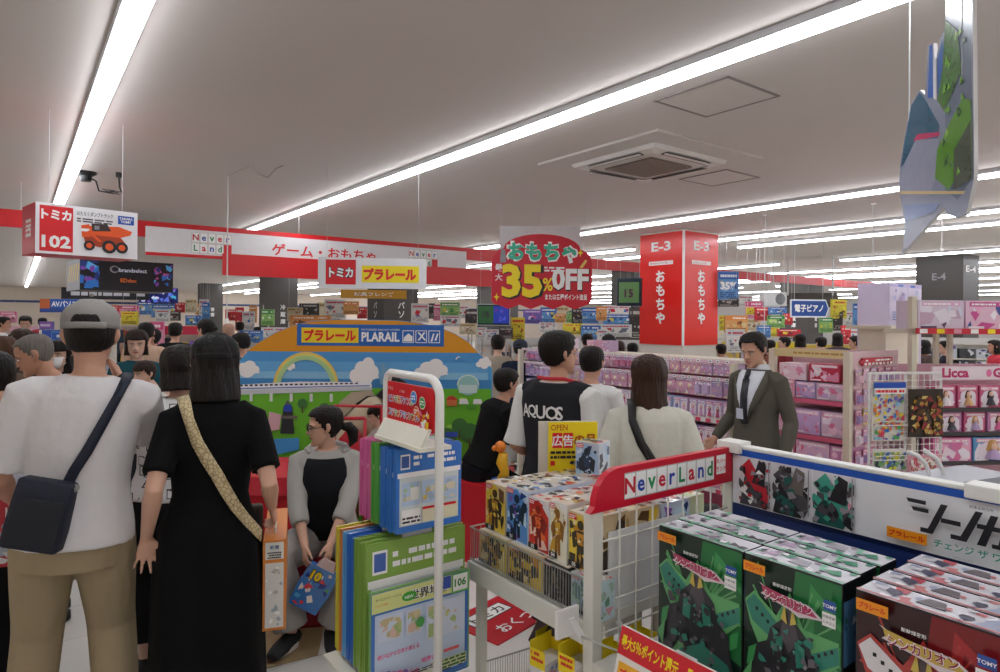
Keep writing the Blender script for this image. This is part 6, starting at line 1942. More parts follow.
mb = MB(); bagbox(mb, cc - ax[1] * .037 + V((0, 0, -.02)), w * .88, h * .68, .02, M('#10141f', .7, bump=.2, bscale=120)); mb.build('front_pocket', bg, True)
mb = MB(); q0 = cc + tilt @ (ax[0] * (-w * .45) + UP * (h * .47)) - ax[1] * .02; q1 = cc + tilt @ (ax[0] * (w * .45) + UP * (h * .47)) - ax[1] * .02; mb.tube([q0, q1], .005, M('#06080c', .4), 6); mb.build('zip', bg)
mb = MB()
q = pts[-1]
for a, b in ((q, cc + tilt @ (ax[0] * (w * .48) + UP * (h * .46))),): mb.tube([a, a.lerp(b, .5), b], [.012, .010, .012], STEEL, 8)
mb.build('buckle', bg)
# ---- woman in black dress and black cap
p = Person(at(211, 2.58), .40, 1.59, 'woman seen from behind in long black dress and black cap, hand open at her side', 'f', 0, 1, head=(-.08, .10, 0), side=.03, bulk=.005,
           wl=(-.215, -.04, .85), el=(-.02, -1, 0), hl=dict(d=(-.02, .05, -1), n=(.1, -1, 0), curl=.16, spread=.42, thumb=.9),
           wr=(.235, .04, .90), er=(.02, -1, 0), hr=dict(d=(.12, .25, -.55), n=(-.4, .3, -.6), curl=.75))
BLK = CLOTH('#070708', .4)
H = p.H
mb = MB()
rings = []
for z, rx, ry in ((.03, .222, .19), (.15, .217, .18), (.3, .208, .17), (.4, .203, .162), (.48, .196, .152), (.54, .186, .142)):
    rings.append([V((rx * 1.0 * math.cos(2 * PI * i / 40) * (1 + .03 * math.sin(i * 2 * PI / 40 * 7)) , ry * math.sin(2 * PI * i / 40) * (1 + .03 * math.sin(i * 2 * PI / 40 * 7)), z * H)) for i in range(40)])
for z in (.58, .62, .67, .72, .77, .80, .82, .838, .852):
    rr = p.ring(z, .022 if z < .81 else .012, 40); rings.append(rr)
mb.loft(rings, BLK)
for s, J, E in ((-1, p.SL, p.EL), (1, p.SR, p.ER)):
    inn = p.T((s * .055 * H, -.004 * H, .813 * H))
    mb.tube([inn, J.lerp(inn, .35), J, J.lerp(E, .4), J.lerp(E, .78)], [.042 * H, .052, .054, .053, .056], BLK, 14)
solid(mb, 'dress', p.root, .0085, 3, BLK)
p.hair('bob', HAIRB, bottom=-.20, grow=.016); p.cap(M('#0c0c0d', .9, bump=.2, bscale=150), True); p.shoes(BLACK)
lady = p
bg = bag_root(p, 'shoulder_bag', 'bag on a beige patterned strap across the back of the woman in black')
def strapmat():
    m = bpy.data.materials.new('woven_strap'); m.use_nodes = True; nt = m.node_tree; bs = nt.nodes['Principled BSDF']; bs.inputs['Roughness'].default_value = .8
    tc = nt.nodes.new('ShaderNodeTexCoord'); vo = nt.nodes.new('ShaderNodeTexVoronoi'); vo.feature = 'DISTANCE_TO_EDGE'; vo.inputs['Scale'].default_value = 55; nt.links.new(tc.outputs['Object'], vo.inputs['Vector'])
    cr = nt.nodes.new('ShaderNodeValToRGB'); cr.color_ramp.elements[0].color = rgb('#8a7450'); cr.color_ramp.elements[1].color = rgb('#cdbb92'); cr.color_ramp.elements[1].position = .12
    nt.links.new(vo.outputs['Distance'], cr.inputs['Fac']); nt.links.new(cr.outputs['Color'], bs.inputs['Base Color']); return m
seq = [(.845, 130), (.85, 190), (.842, 225), (.81, 240), (.76, 252), (.72, 264), (.68, 277), (.64, 290), (.60, 304), (.565, 318), (.53, 335), (.51, 352), (.50, 10)]
pts, out = strap_on(p, seq, .031)
pts[1] = p.T((-.072 * H, -.0, .858 * H)); out[1] = V((-.2, 0, 1)); pts[2] = p.T((-.066 * H, -.06, .85 * H)); out[2] = V((-.1, -.7, .8))
mb = MB(); ribbon(mb, pts, out, .045, .004, strapmat()); mb.build('strap', bg, True)
mb = MB(); c = p.surf(.49, 65, .10); mb.box(c, (.20, .06, .2), M('#3a2e24', .7)); mb.build('pouch', bg, bevel=.015)
# box in her right hand
mw_ = p.root.matrix_basis.copy()
bpy.context.view_layer.update()
wr = p.root.matrix_world @ p.WR
o = empty('toy_carton', (wr.x + .0, wr.y + .0, 0), .30)
ztop = wr.z - .115
mb = MB(); mb.box((.015, .14, ztop - .18), (.088, .46, .36), M('#d88030', .4)); a = Art(mb, (-.029, -.09, ztop - .36), (1, 0, 0), UP, .088, .36, .0006)
a.rect(.1, .03, .9, .75, M('#d8d4d0', .4)); a.rect(.1, .79, .9, .98, M('#dcdad6', .4)); a.shards(random.Random(3), .15, .05, .85, .74, [M('#b8b0a8', .4), M('#d8a870', .4), M('#a0a8b0', .4), PAPER], 16, .25); a.text('知育', .5, .9, .05, M('#3a5a8a', .4), .02); a.lines(random.Random(4), .2, .8, .8, .88, INK, 3)
mb.build('carton', o, bevel=.002)
mb = MB(); mb.tube([(.015, .0, ztop), (.015, .0, ztop + .02), (.015, .1, ztop + .02), (.015, .1, ztop)], .005, M('#d8d0c8', .5), 6); mb.build('handle', o)
tag(o, 'flat orange and white toy carton in the right hand of the woman in black', 'toy box')
# ---- woman with bob, patterned white top
p = Person(at(168, 3.15), .45, 1.515, 'woman with dark bob in white patterned top and black wide trousers, partly hidden', 'f', 1, 3, side=.11, head=(.1, .15, 0), bulk=.03, wl=(-.2, .2, 1.0), wr=(.2, .25, 1.0))
def patt():
    m = bpy.data.materials.new('squares_cloth'); m.use_nodes = True; nt = m.node_tree; bs = nt.nodes['Principled BSDF']; bs.inputs['Roughness'].default_value = .85
    tc = nt.nodes.new('ShaderNodeTexCoord'); vo = nt.nodes.new('ShaderNodeTexVoronoi'); vo.distance = 'CHEBYCHEV'; vo.inputs['Scale'].default_value = 17; vo.inputs['Randomness'].default_value = .6; nt.links.new(tc.outputs['Object'], vo.inputs['Vector'])
    cr = nt.nodes.new('ShaderNodeValToRGB'); e = cr.color_ramp.elements; cr.color_ramp.interpolation = 'CONSTANT'; e[0].color = rgb('#dcdad8'); e[0].position = 0; e[1].position = .30; e[1].color = rgb('#2a2a2c'); x = e.new(.37); x.color = rgb('#dcdad8')
    nt.links.new(vo.outputs['Distance'], cr.inputs['Fac']); nt.links.new(cr.outputs['Color'], bs.inputs['Base Color']); return m
p.top(patt(), hem=.535, sleeve=1.25, e=.022, sl_e=.022); p.trousers(CLOTH('#141415'), e=.016, wide=.07, to=.82); p.hair('bob', HAIRM('#1e1714'), bottom=.0, grow=.026); p.shoes(M('#1a1a1a', .6), name='sandal')
# ---- seated woman
hd = math.pi + .16
p = Person(at(329, 3.72), hd, 1.54, 'seated woman with glasses and ponytail in grey hoodie, looking to her side', 'f', 0, 1, hip=(0, 0, .44), lean=.10, head=(-1.35, .10, 0), bulk=.03,
           wl=(-.05, .37, .515), el=(-1, -.3, -.2), wr=(.075, .36, .50), er=(1, -.3, -.2), hl=dict(d=(.1, .6, -.75), n=(.8, -.1, -.3), curl=.5), hr=dict(d=(-.1, .6, -.75), n=(-.8, -.1, -.3), curl=.5),
           al=(-.06, .36, .085), ar=(.14, .37, .085), kl=(-.5, 1, .5), kr=(.5, 1, .5), toes=((-.2, 1, 0), (.45, 1, 0)))
GREYH = CLOTH('#a9a6a0', .5)
p.top(GREYH, hem=.53, sleeve=1.45, e=.026, sl_e=.020, cuff=.004, name='hoodie'); p.trousers(CLOTH('#9c9894', .5), e=.018, wide=.022, name='sweatpants')
mb = MB(); rr = []
for z in (.545, .6, .65, .70, .75, .80, .83):
    w = 34 + (z - .5) * 20
    rr.append([p.surf(z, 90 - w + 2 * w * i / 12, .040 if z < .8 else .032) for i in range(13)] + [p.surf(z, 90 + w - 2 * w * i / 12, .02) for i in range(13)])
mb.loft(rr, CLOTH('#181a1e')); mb.build('black_top', p.root, True)
mb = MB(); mb.tube([p.surf(.845, a, .012) for a in (150, 180, 215, 250, 290, 325, 0, 30)], [.012, .02, .026, .03, .03, .026, .02, .012], GREYH, 10, True); mb.build('hood', p.root, True)
p.face(glasses=True); p.hair('up', HAIRB, grow=.012, fringe=.80)
mb = MB(); mb.tube([p.lp(0, -.10, .42), p.lp(.0, -.14, .38), p.lp(0, -.165, .2), p.lp(0, -.16, -.02), p.lp(0, -.14, -.15)], [.02, .03, .034, .026, .008], HAIRB, 12, True); mb.build('ponytail', p.root, True)
p.shoes(M('#17181a', .7), M('#d8d4cc', .6))
seat = p
o = tag(empty('stool', at(329, 3.74), hd), 'low dark red square stool under the seated woman', 'stool')
mb = MB(); mb.box((0, .02, .17), (.36, .36, .34), M('#8a1428', .5)); mb.build('body', o, bevel=.02)
mb = MB(); mb.box((0, .02, .345), (.38, .38, .03), M('#a01a2c', .5)); mb.build('seat', o, bevel=.012)
bpy.context.view_layer.update()
c = p.root.matrix_world @ V((.02, .47, .33))
o = tag(empty('toy_pack', c, hd - math.pi), 'shiny blue printed toy pack with number ten held by the seated woman', 'toy pack')
mb = MB(); R_ = V((.86, 0, -.5)); T_ = V((.5, .0, .86)); 
mb.prism([R_ * -.075 + T_ * -.11, R_ * .075 + T_ * -.11, R_ * .085 + T_ * 0, R_ * .075 + T_ * .11, R_ * -.075 + T_ * .11, R_ * -.085 + T_ * 0], (0, .035, 0), M('#3a78c0', .15, coat=.6))
a = Art(mb, R_ * -.075 + T_ * -.11, R_, T_, .15, .22, .0008); a.shards(random.Random(5), .03, .05, .97, .95, [M('#58a8d8', .2, coat=.5), M('#d84048', .2), M('#e8e4e0', .2), M('#203a88', .2), M('#58b068', .2)], 22, .22)
a.text('10', .35, .66, .26, INK, .09); a.text('10', .35, .68, .22, YELLOW, .05)
mb.build('pack', o)
mb = MB(); mb.prism([T_ * .11 - R_ * .05, T_ * .11 + R_ * .05, T_ * .16 + R_ * .03, T_ * .16 - R_ * .03], (0, .01, 0), M('#d8c0c0', .15, alpha=.8)); mb.build('bag_end', o)
# ---- shop clerk in black vest, back turned
p = Person(at(559, 3.4), -.62, 1.60, 'shop clerk in black lettered vest over white polo, seen from behind, looking right', 'm', 0, 0, head=(-.55, -.02, 0), bulk=.02, wl=(-.21, .16, .92), wr=(.21, .22, .95), lean=-.02)
p.top(CLOTH('#dcdad6', .5), hem=.52, sleeve=.98, e=.02, sl_e=.022, cuff=.008, name='polo_shirt')
VEST = CLOTH('#26262a', .3)
mb = MB(); mb.loft([p.ring(z, .034 if z < .83 else .026, 28) for z in (.50, .54, .58, .62, .66, .70, .74, .78, .80, .82, .84, .85)], VEST)
for s, J in ((-1, p.SL), (1, p.SR)):
    inn = p.T((s * .05 * p.H, -.004 * p.H, .817 * p.H)); mb.tube([inn, J.lerp(inn, .45) + V((0, 0, .006)), J.lerp(inn, .18)], [.042 * p.H, .042 * p.H, .046 * p.H], VEST, 14)
vest = solid(mb, 'vest', p.root, .0085, 3, VEST)
mb = MB(); vs = []
for i, ch in enumerate('AQUOS'):
    tv, tf, x0, x1, y0, y1 = text_data(ch, .02)
    sc_ = .068 / (y1 - y0)
    for_ = 229 + i * 15.5
    def mapp(v):
        return p.surf(.762 + ((v.y - y0) * sc_ - .034) / p.H, for_ + (v.x - x0) * sc_ / .0037, .042)
    n0_ = len(vs)
    mb.add([mapp(v) for v in tv], tf, M('#e0dedc', .5))
mb.build('lettering', vest)
mb = MB(); pts, out = strap_on(p, [(.81, 60), (.83, 40), (.85, 10), (.857, 320), (.857, 270), (.857, 220), (.85, 170), (.83, 140), (.81, 120)], .024); pts = [q + V((0, 0, .012)) if 2 < i < 6 else q for i, q in enumerate(pts)]; ribbon(mb, pts, out, .018, .003, M('#c0182c', .5)); mb.build('lanyard', p.root, True)
p.trousers(CLOTH('#26282e')); p.face(); p.hair('short', HAIRB, grow=.017); p.shoes(BLACK)
# ---- woman in white blouse
p = Person(at(650, 3.22), -.12, 1.485, 'woman with long brown hair in loose white blouse, seen from behind', 'f', 0, 3, head=(.0, .1, 0), bulk=.03, wl=(-.22, .10, .80), el=(-.3, -1, 0), wr=(.22, .12, .80), er=(.3, -1, 0))
p.top(CLOTH('#d4d2c4', .5), hem=.47, sleeve=1.6, e=.026, sl_e=.024, blouse=.014, flare=.02, name='blouse'); p.trousers(CLOTH('#8a8478')); p.hair('long', HAIRM('#3a2418'), bottom=-.95, grow=.022); p.shoes(BLACK)
bg = bag_root(p, 'shoulder_bag', 'black bag on a wide black strap across the back of the woman in white')
seq = [(.85, 190), (.84, 225), (.81, 240), (.74, 255), (.68, 272), (.62, 290), (.57, 308), (.53, 325)]
pts, out = strap_on(p, seq, .056); pts[0] = p.T((-.06 * p.H, 0, .868 * p.H)); out[0] = V((0, 0, 1)); pts[1] = p.T((-.06 * p.H, -.07, .852 * p.H)); out[1] = V((0, -.7, .7))
pts[2] = p.surf(.81, 240, .042); pts[3] = p.surf(.74, 255, .052)
mb = MB(); ribbon(mb, pts, out, .042, .004, BLACK); mb.build('strap', bg, True)
mb = MB(); mb.box(p.surf(.505, 320, .11), (.2, .08, .16), BLACK); mb.build('pouch', bg, bevel=.02)
# ---- man in grey suit
p = Person(at(757, 4.5), 2.08, 1.585, 'man in dark grey suit and tie looking down to his right', 'm', 0, 0, head=(.12, .28, 0), bulk=.0, wl=(-.27, .06, .80), wr=(.26, .12, .84), lean=-.02)
SUIT = CLOTH('#565248', .25)
p.top(SUIT, hem=.46, sleeve=1.95, e=.021, sl_e=.011, name='suit_jacket', flare=.01); p.trousers(SUIT, wide=.012)
mb = MB(); rr = []
for z, w in ((.62, 6), (.66, 12), (.72, 20), (.78, 30), (.825, 42), (.846, 55)):
    rr.append([p.surf(z, 90 - w + 2 * w * i / 10, .0262) for i in range(11)] + [p.surf(z, 90 + w - 2 * w * i / 10, .012) for i in range(11)])
mb.loft(rr, M('#d4d6dc', .7)); c0 = [p.surf(.852, a, .006) for a in range(0, 360, 24)]; c1 = [q_ + V((0, 0, .035)) + (p.nb - q_) * V((.18, .18, 0)) for q_ in c0]
mb.loft([c0, c1], M('#d4d6dc', .7), False); mb.build('dress_shirt', p.root, True)
mb = MB(); pts, out = strap_on(p, [(.845, 90), (.81, 90), (.74, 90), (.68, 90), (.62, 90)], .029); rings = []
ribbon(mb, pts[:2], out[:2], .032, .012, M('#1c1c22', .5)); ribbon(mb, pts[1:], out[1:], .055, .006, M('#22222a', .5)); mb.build('necktie', p.root, True)
mb = MB()
for s in (-1, 1):
    a = 90 + s * 20
    mb.loft([[p.surf(z, 90 + s * w0, .030), p.surf(z, 90 + s * (w0 + w1), .033), p.surf(z, 90 + s * (w0 + w1), .028), p.surf(z, 90 + s * w0, .024)] for z, w0, w1 in ((.62, 5, 3), (.70, 15, 14), (.76, 26, 22), (.81, 36, 20), (.843, 52, 16))], SUIT)
mb.build('lapel', p.root, True)
mb = MB(); mb.box(p.surf(.66, 80, .035), (.055, .008, .07), M('#c8ccd8', .3)); mb.build('name_badge', p.root)
p.face(); p.hair('short', HAIRB, grow=.016); p.shoes(M('#141210', .3))
# ---- young man in black sitting on the bench
p = Person(at(481, 4.72), -1.12, 1.52, 'man in black jacket sitting on the red bench, leaning forward, facing right', 'm', 0, 0, hip=(0, 0, .61), lean=.36, head=(.10, .05, 0), wl=(-.10, .42, .72), el=(-1, -.4, -.3), wr=(.12, .42, .70), er=(1, -.4, -.3), al=(-.12, .42, .08), ar=(.14, .44, .08), kl=(-.2, 1, .4), kr=(.2, 1, .4))
p.top(CLOTH('#111112', .4), hem=.52, sleeve=1.85, e=.024, sl_e=.020, name='jacket'); p.trousers(CLOTH('#14151a')); p.face(); p.hair('short', HAIRB, grow=.017, fringe=.74); p.shoes(BLACK, WHITE)
mb = MB(); rr = []
for z, w in ((.535, 20), (.60, 16), (.70, 14), (.81, 20), (.845, 40)):
    rr.append([p.surf(z, 90 - w + 2 * w * i / 8, .030) for i in range(9)] + [p.surf(z, 90 + w - 2 * w * i / 8, .012) for i in range(9)])
mb.loft(rr, M('#d8d6d2', .7)); mb.build('undershirt', p.root, True)
# ---- stooping person in beige and a small child at the play table
p = Person(at(336, 5.03), -1.35, 1.46, 'stooping person in beige top behind the white rack by the play table', 'f', 1, 1, hip=(0, 0, .70), lean=.85, head=(.2, .7, 0), wl=(-.12, .52, .62), wr=(.12, .52, .62), al=(-.1, -.08, .07), ar=(.1, -.08, .07))
p.top(CLOTH('#b8a88e'), hem=.5, sleeve=1.7, e=.03, sl_e=.03, name='blouse'); p.trousers(CLOTH('#c8bca8')); p.hair('bob', HAIRB, grow=.015); p.face(); p.shoes(BLACK)
mb = MB(); pts, out = strap_on(p, [(.835, 200), (.80, 230), (.74, 250), (.66, 275), (.58, 300)], .045); ribbon(mb, pts, out, .04, .004, BLACK); mb.build('bag_strap', p.root, True)
p = Person(at(381, 4.75), 1.9, 1.04, 'small child in grey top at the play table, face half hidden by the rack', 'm', 1, 3, head=(0, .2, 0), wl=(-.12, .25, .62), wr=(.12, .25, .62))
p.top(CLOTH('#a8a09a')); p.trousers(CLOTH('#4a5060')); p.hair('short', HAIRB, grow=.016, fringe=.66); p.face(); p.shoes(BLACK)
# red cart rails
c = at(352, 4.66)
o = tag(empty('push_cart', c, -.1), 'red tubular cart frame at the play table behind the seated woman', 'cart')
zA, zB_ = zof(355, 406, 4.66), zof(355, 418, 4.66)
mb = MB()
RT = M('#b81428', .35)
mb.tube([(-.12, 0, .1), (-.12, 0, zA), (.22, .0, zA), (.22, 0, .1)], .014, RT, 8); mb.tube([(-.16, -.06, zB_), (.12, -.06, zB_ + .01)], .013, RT, 8); mb.tube([(.12, -.06, zB_ + .01), (.12, -.06, .1)], .012, RT, 8); mb.tube([(-.12, 0, zB_), (-.12, -.06, zB_)], .012, RT, 8); mb.build('frame', o, True)
mb = MB(); mb.prism([(-.1, -.05, zB_ - .30), (.1, -.05, zB_ - .30), (.06, -.05, zB_ - .12), (.0, -.05, zB_ - .06), (-.07, -.05, zB_ - .14)], (0, .1, 0), M('#c02a38', .5)); mb.build('seat', o, bevel=.02)
for s in (-.12, .22):
    mb = MB(); mb.tube([(s - .01, 0, .06), (s + .01, 0, .06)], .06, BLACK, 12); mb.build('wheel', o)
# ---- people at the left edge
p = Person(at(58, 3.65), 2.15, 1.575, 'man with short grey hair in beige shirt facing left, head bent', 'm', 0, 2, head=(0, .38, 0), lean=.06, wl=(-.15, .35, .98), wr=(.15, .35, .98), neckf=.01)
p.top(CLOTH('#b3a283'), sleeve=.9); p.trousers(CLOTH('#6a6458')); p.face(); p.hair('short', HAIRG, grow=.006); p.shoes(BLACK)
p = Person(at(-4, 2.7), .75, 1.51, 'woman in black top with tied back dark hair at the left picture edge', 'f', 0, 1, head=(.5, .25, 0), wl=(-.2, .25, .9), wr=(.17, .30, .92))
p.top(CLOTH('#141414'), hem=.5, sleeve=.7, e=.02, sl_e=.022); p.trousers(CLOTH('#121214'), wide=.04); p.hair('up', HAIRB, grow=.015); p.shoes(BLACK)
mb = MB(); pts, out = strap_on(p, [(.80, 200), (.76, 225), (.70, 250), (.64, 280), (.60, 310)], .024); ribbon(mb, pts, out, .03, .004, M('#a8925a', .6)); mb.build('bag_strap', p.root, True)
# boxed toy and shopping basket she carries
c = P(16, 520, 2.55)
o = tag(empty('toy_carton', (c.x - .04, c.y, 0), .35), 'red boxed toy set with clear window carried at the left picture edge', 'toy box')
zt_, zb_ = zof(8, 497, 2.55), zof(8, 566, 2.55)
mb = MB(); mb.box((0, .1, (zt_ + zb_) / 2), (.26, .22, zt_ - zb_), M('#b81c30', .3)); a = Art(mb, (-.13, -.01, zb_), (1, 0, 0), UP, .26, zt_ - zb_); a.shards(random.Random(1), .05, .05, .95, .62, [M('#d8d4d8', .3), M('#8aa0b8', .3), M('#c84048', .3), M('#a8b0c0', .3)], 24, .2); a.text('トミカ', .72, .72, .14, PAPER, .03)
mb.build('carton', o)
mb = MB(); mb.prism([(-.13, -.01, zt_), (.13, -.01, zt_), (.10, .04, zt_ + .09), (-.13, .04, zt_ + .09)], (0, .14, 0), M('#b8c0d0', .1, coat=.8)); mb.build('window', o)
mb = MB(); mb.tube([(.12, .0, zt_), (.13, .0, zt_ + .1), (.02, .1, zt_ + .12)], .008, M('#c01828', .4), 6); mb.build('handle', o)
# ---- the crowd further back
def extra(px, top, d, head, label, sex='m', skin=0, hair='short', hmat=None, tcol='#202020', bcol='#2a2c34', pitch=.05, cap=None, face=True, mask=False, lod=1, sleeve=.8, wl=None, wr=None, yaw=0, bottom=None, fringe=.78, name='shirt', lean=0.0, grow=.014):
    H = zof(px, top, d) - .012
    p = Person(at(px, d), head, H, label, sex, lod, skin, head=(yaw, pitch, 0), wl=wl, wr=wr, lean=lean)
    p.top(CLOTH(tcol), sleeve=sleeve, name=name); p.trousers(CLOTH(bcol))
    p.hair(hair, hmat or HAIRB, bottom=bottom, fringe=fringe, grow=grow)
    if face: p.face(mask=mask)
    if cap: p.cap(M(cap, .8))
    p.shoes(BLACK)
    return p
up_ = lambda k, H=1.6: V((k * .12, .28, 1.0))
extra(4, 337, 4.4, 1.0, 'person with brown hair at the far left edge behind the grey haired man', 'f', 1, 'bob', HAIRM('#4a3222'), '#5a4a3c', face=False)
extra(22, 329, 5.9, .6, 'person with dark brown hair seen from behind above the grey haired man', 'f', 1, 'bob', HAIRM('#3a2a20'), '#4a4640', face=False)
extra(62, 341, 5.0, math.pi + .1, 'woman with black wavy hair and white face mask facing the camera', 'f', 3, 'medium', HAIRB, '#1c1c20', mask=True, fringe=.66, lod=0, grow=.02)
extra(26, 316, 10.5, math.pi + .5, 'man in black T-shirt standing far back at the left, looking down', 'm', 1, 'short', None, '#161618', pitch=.3)
extra(2, 317, 10.8, -1.2, 'man in white shirt at the far left edge of the crowd', 'm', 0, 'short', None, '#dcdad8')
q = extra(137, 330, 5.3, math.pi + .45, 'woman in teal top facing the camera beside the capped man', 'f', 3, 'bob', HAIRM('#241812'), '#20505a', '#2a2c34', .12, wl=(-.16, .30, 1.12), wr=(.14, .30, 1.15), fringe=.70, lod=0, bottom=.05)
extra(147, 361, 4.9, math.pi - .4, 'small child in pale patterned top beside the woman in teal', 'm', 3, 'short', HAIRM('#2a1c14'), '#c8c4bc', fringe=.66)
extra(146, 323, 7.3, .3, 'person with black hair standing behind the woman in teal', 'm', 0, 'short', None, '#c8a890', face=False)
extra(154, 329, 7.6, 2.2, 'woman with tied hair in pink top left of the red headed shelf', 'f', 1, 'up', None, '#c04878')
extra(175, 323, 8.4, .2, 'man in black T-shirt seen from behind before the red headed shelf', 'm', 0, 'short', None, '#15161a', face=False)
extra(208, 320, 7.0, 1.2, 'man with black hair looking left above the black capped woman', 'm', 0, 'short', None, '#d0ccc8', '#3a3c44')
extra(229, 324, 9.5, .6, 'bald older man far behind the black capped woman', 'm', 2, 'short', M('#b08a74', .5), '#8a8478', face=False)
extra(245, 333, 6.4, 1.4, 'person with black hair looking left at the edge of the orange backdrop', 'm', 0, 'short', None, '#3a3c40', pitch=.25)
extra(240, 322, 13, .4, 'shopper far back between the dark pillars', 'm', 0, 'short', None, '#b83040', face=False, lod=2)
extra(498, 335, 7.4, -.1, 'woman with hair tied low in beige top, seen from behind beyond the backdrop', 'f', 1, 'up', None, '#a39482', '#c4beb4', face=False, sleeve=1.4)
extra(520, 340, 7.25, -.35, 'man in navy top and navy cap with a strap, seen from behind', 'm', 0, 'short', None, '#1a2234', '#a8a49c', cap='#20283a', face=False)
extra(591, 347, 4.25, -.5, 'person in white T-shirt half hidden behind the clerk in the vest', 'm', 0, 'short', None, '#dcdad8', wl=(-.2, .2, .95), wr=(.2, .25, .9), face=False, sleeve=.85)
extra(556, 331, 9.4, -.2, 'dark haired shopper above the long pink shelf, left of the clerk', 'm', 0, 'short', None, '#4a5060', face=False)
extra(588, 334, 9.0, .2, 'dark haired shopper above the long pink shelf, right of the clerk', 'm', 0, 'short', None, '#c8a8a0', face=False)
extra(610, 335, 9.3, 1.3, 'shopper in dark cap looking left above the long pink shelf', 'm', 1, 'short', None, '#5a4038', cap='#1c1a1c')
extra(619, 341, 8.2, .1, 'shopper with brown hair seen from behind above the long pink shelf', 'f', 1, 'bob', HAIRM('#3a241c'), '#5a3c34', face=False)
extra(633, 343, 9.2, 0, 'shopper with round dark hair just left of the red pillar', 'f', 1, 'bob', None, '#3a3434', face=False)
extra(722, 344, 9.4, .2, 'dark haired shopper just right of the red pillar', 'm', 0, 'short', None, '#3a3a40', face=False)
for i, (px, top, d, h, lab, tc) in enumerate(((771, 340, 10.5, .4, 'brown haired shopper right of the suited man', '#8a5a48'), (786, 337, 10.2, 1.2, 'dark haired shopper under the left end of the piano sign', '#7a2830'), (801, 334, 10.6, .1, 'shopper in dark top under the piano sign', '#b8a898'), (822, 337, 10, .2, 'shopper with round black hair just right of the piano sign', '#2c2c34'),
        (838, 333, 10.8, -.3, 'dark haired shopper between piano sign and lilac tower', '#3a3c48'), (857, 336, 10.1, 1.0, 'shopper in dark jacket left of the lilac tower', '#24262e'), (876, 339, 10.4, .3, 'shopper with dark hair in front of the lilac tower shelf', '#202228'),
        (901, 343, 9.8, -.1, 'dark haired shopper at the tall white upright', '#35323a'), (925, 340, 9.6, .6, 'dark haired shopper seen under the big lilac cartons', '#4a3c38'), (946, 341, 9.9, 1.2, 'shopper looking left under the big lilac cartons', '#2e2e36'), (996, 340, 9.9, 1.3, 'shopper with black hair at the right picture edge under the cartons', '#c03a48'))):
    extra(px, top, d, h, lab, 'm' if i % 3 else 'f', i % 4, 'short' if i % 2 else 'bob', None, tc, face=(h > .9), lod=2 if d > 10 else 1)
for i, (px, top, d) in enumerate(((42, 318, 15), (112, 319, 15), (258, 327, 14), (196, 322, 16))):
    extra(px, top, d, .4 * i, ['shopper far back under the blue hanging sign', 'shopper far back right of the grey cap', 'shopper far back left of the dark pillar', 'shopper far back above the red headed shelf'][i], 'm', i % 4, 'short', None, ['#a03848', '#38485a', '#c8c4be', '#2c3038'][i], face=False, lod=2)
# ---------------------------------------------------------------- the crowded background: boards, posters and far shelves
def poster(cols, rows=3, seed=0):
    def f(a, r):
        a.rect(.03, .03, .97, .97, M(cols[0], .4, var=.03))
        a.rect(.03, .72, .97, .97, M(cols[1], .4, var=.03))
        a.lines(r, .1, .76, .9, .93, M(cols[2], .4), 1)
        a.shards(r, .08, .3, .92, .7, [M(c, .4) for c in cols[1:]], 7, .2)
        a.lines(r, .08, .06, .92, .28, M(cols[-1], .4), rows)
    return f
COLN = {'w': ('white', ['#dcdad4', '#c8ccd0', '#c02838', '#6a7080', '#3a68b0', '#8a8c94']), 'y': ('yellow', ['#d8c838', '#e8d840', '#c83028', '#c8a820', '#8a7020', '#6a4a20']),
        'b': ('blue', ['#5a90c8', '#2858a8', '#dce4ec', '#88b8d8', '#d8c840', '#1c3a70']), 'r': ('red', ['#c83440', '#d82830', '#f0e8e0', '#e8c0b8', '#e8c840', '#7a1820']),
        'p': ('pink', ['#d890a8', '#c84878', '#f0e4e8', '#e8c0d0', '#a05898', '#8a3858']), 'g': ('green', ['#88b868', '#3a8848', '#e8ecd8', '#c8d890', '#d8c838', '#2a5a30']),
        'o': ('orange', ['#d8a060', '#e08838', '#f0e8d8', '#d8c090', '#b85a28', '#7a4a20']), 'd': ('dark', ['#302c2c', '#484040', '#c8c4bc', '#6a6460', '#8a3a30', '#a8a49c']),
        'c': ('cream', ['#d0c4a8', '#c8b488', '#7a5a40', '#e0d8c4', '#b07850', '#8a7a60']), 'v': ('violet', ['#6a60b0', '#8a58b0', '#d8d0e8', '#4a70c0', '#c060a0', '#2c2858'])}
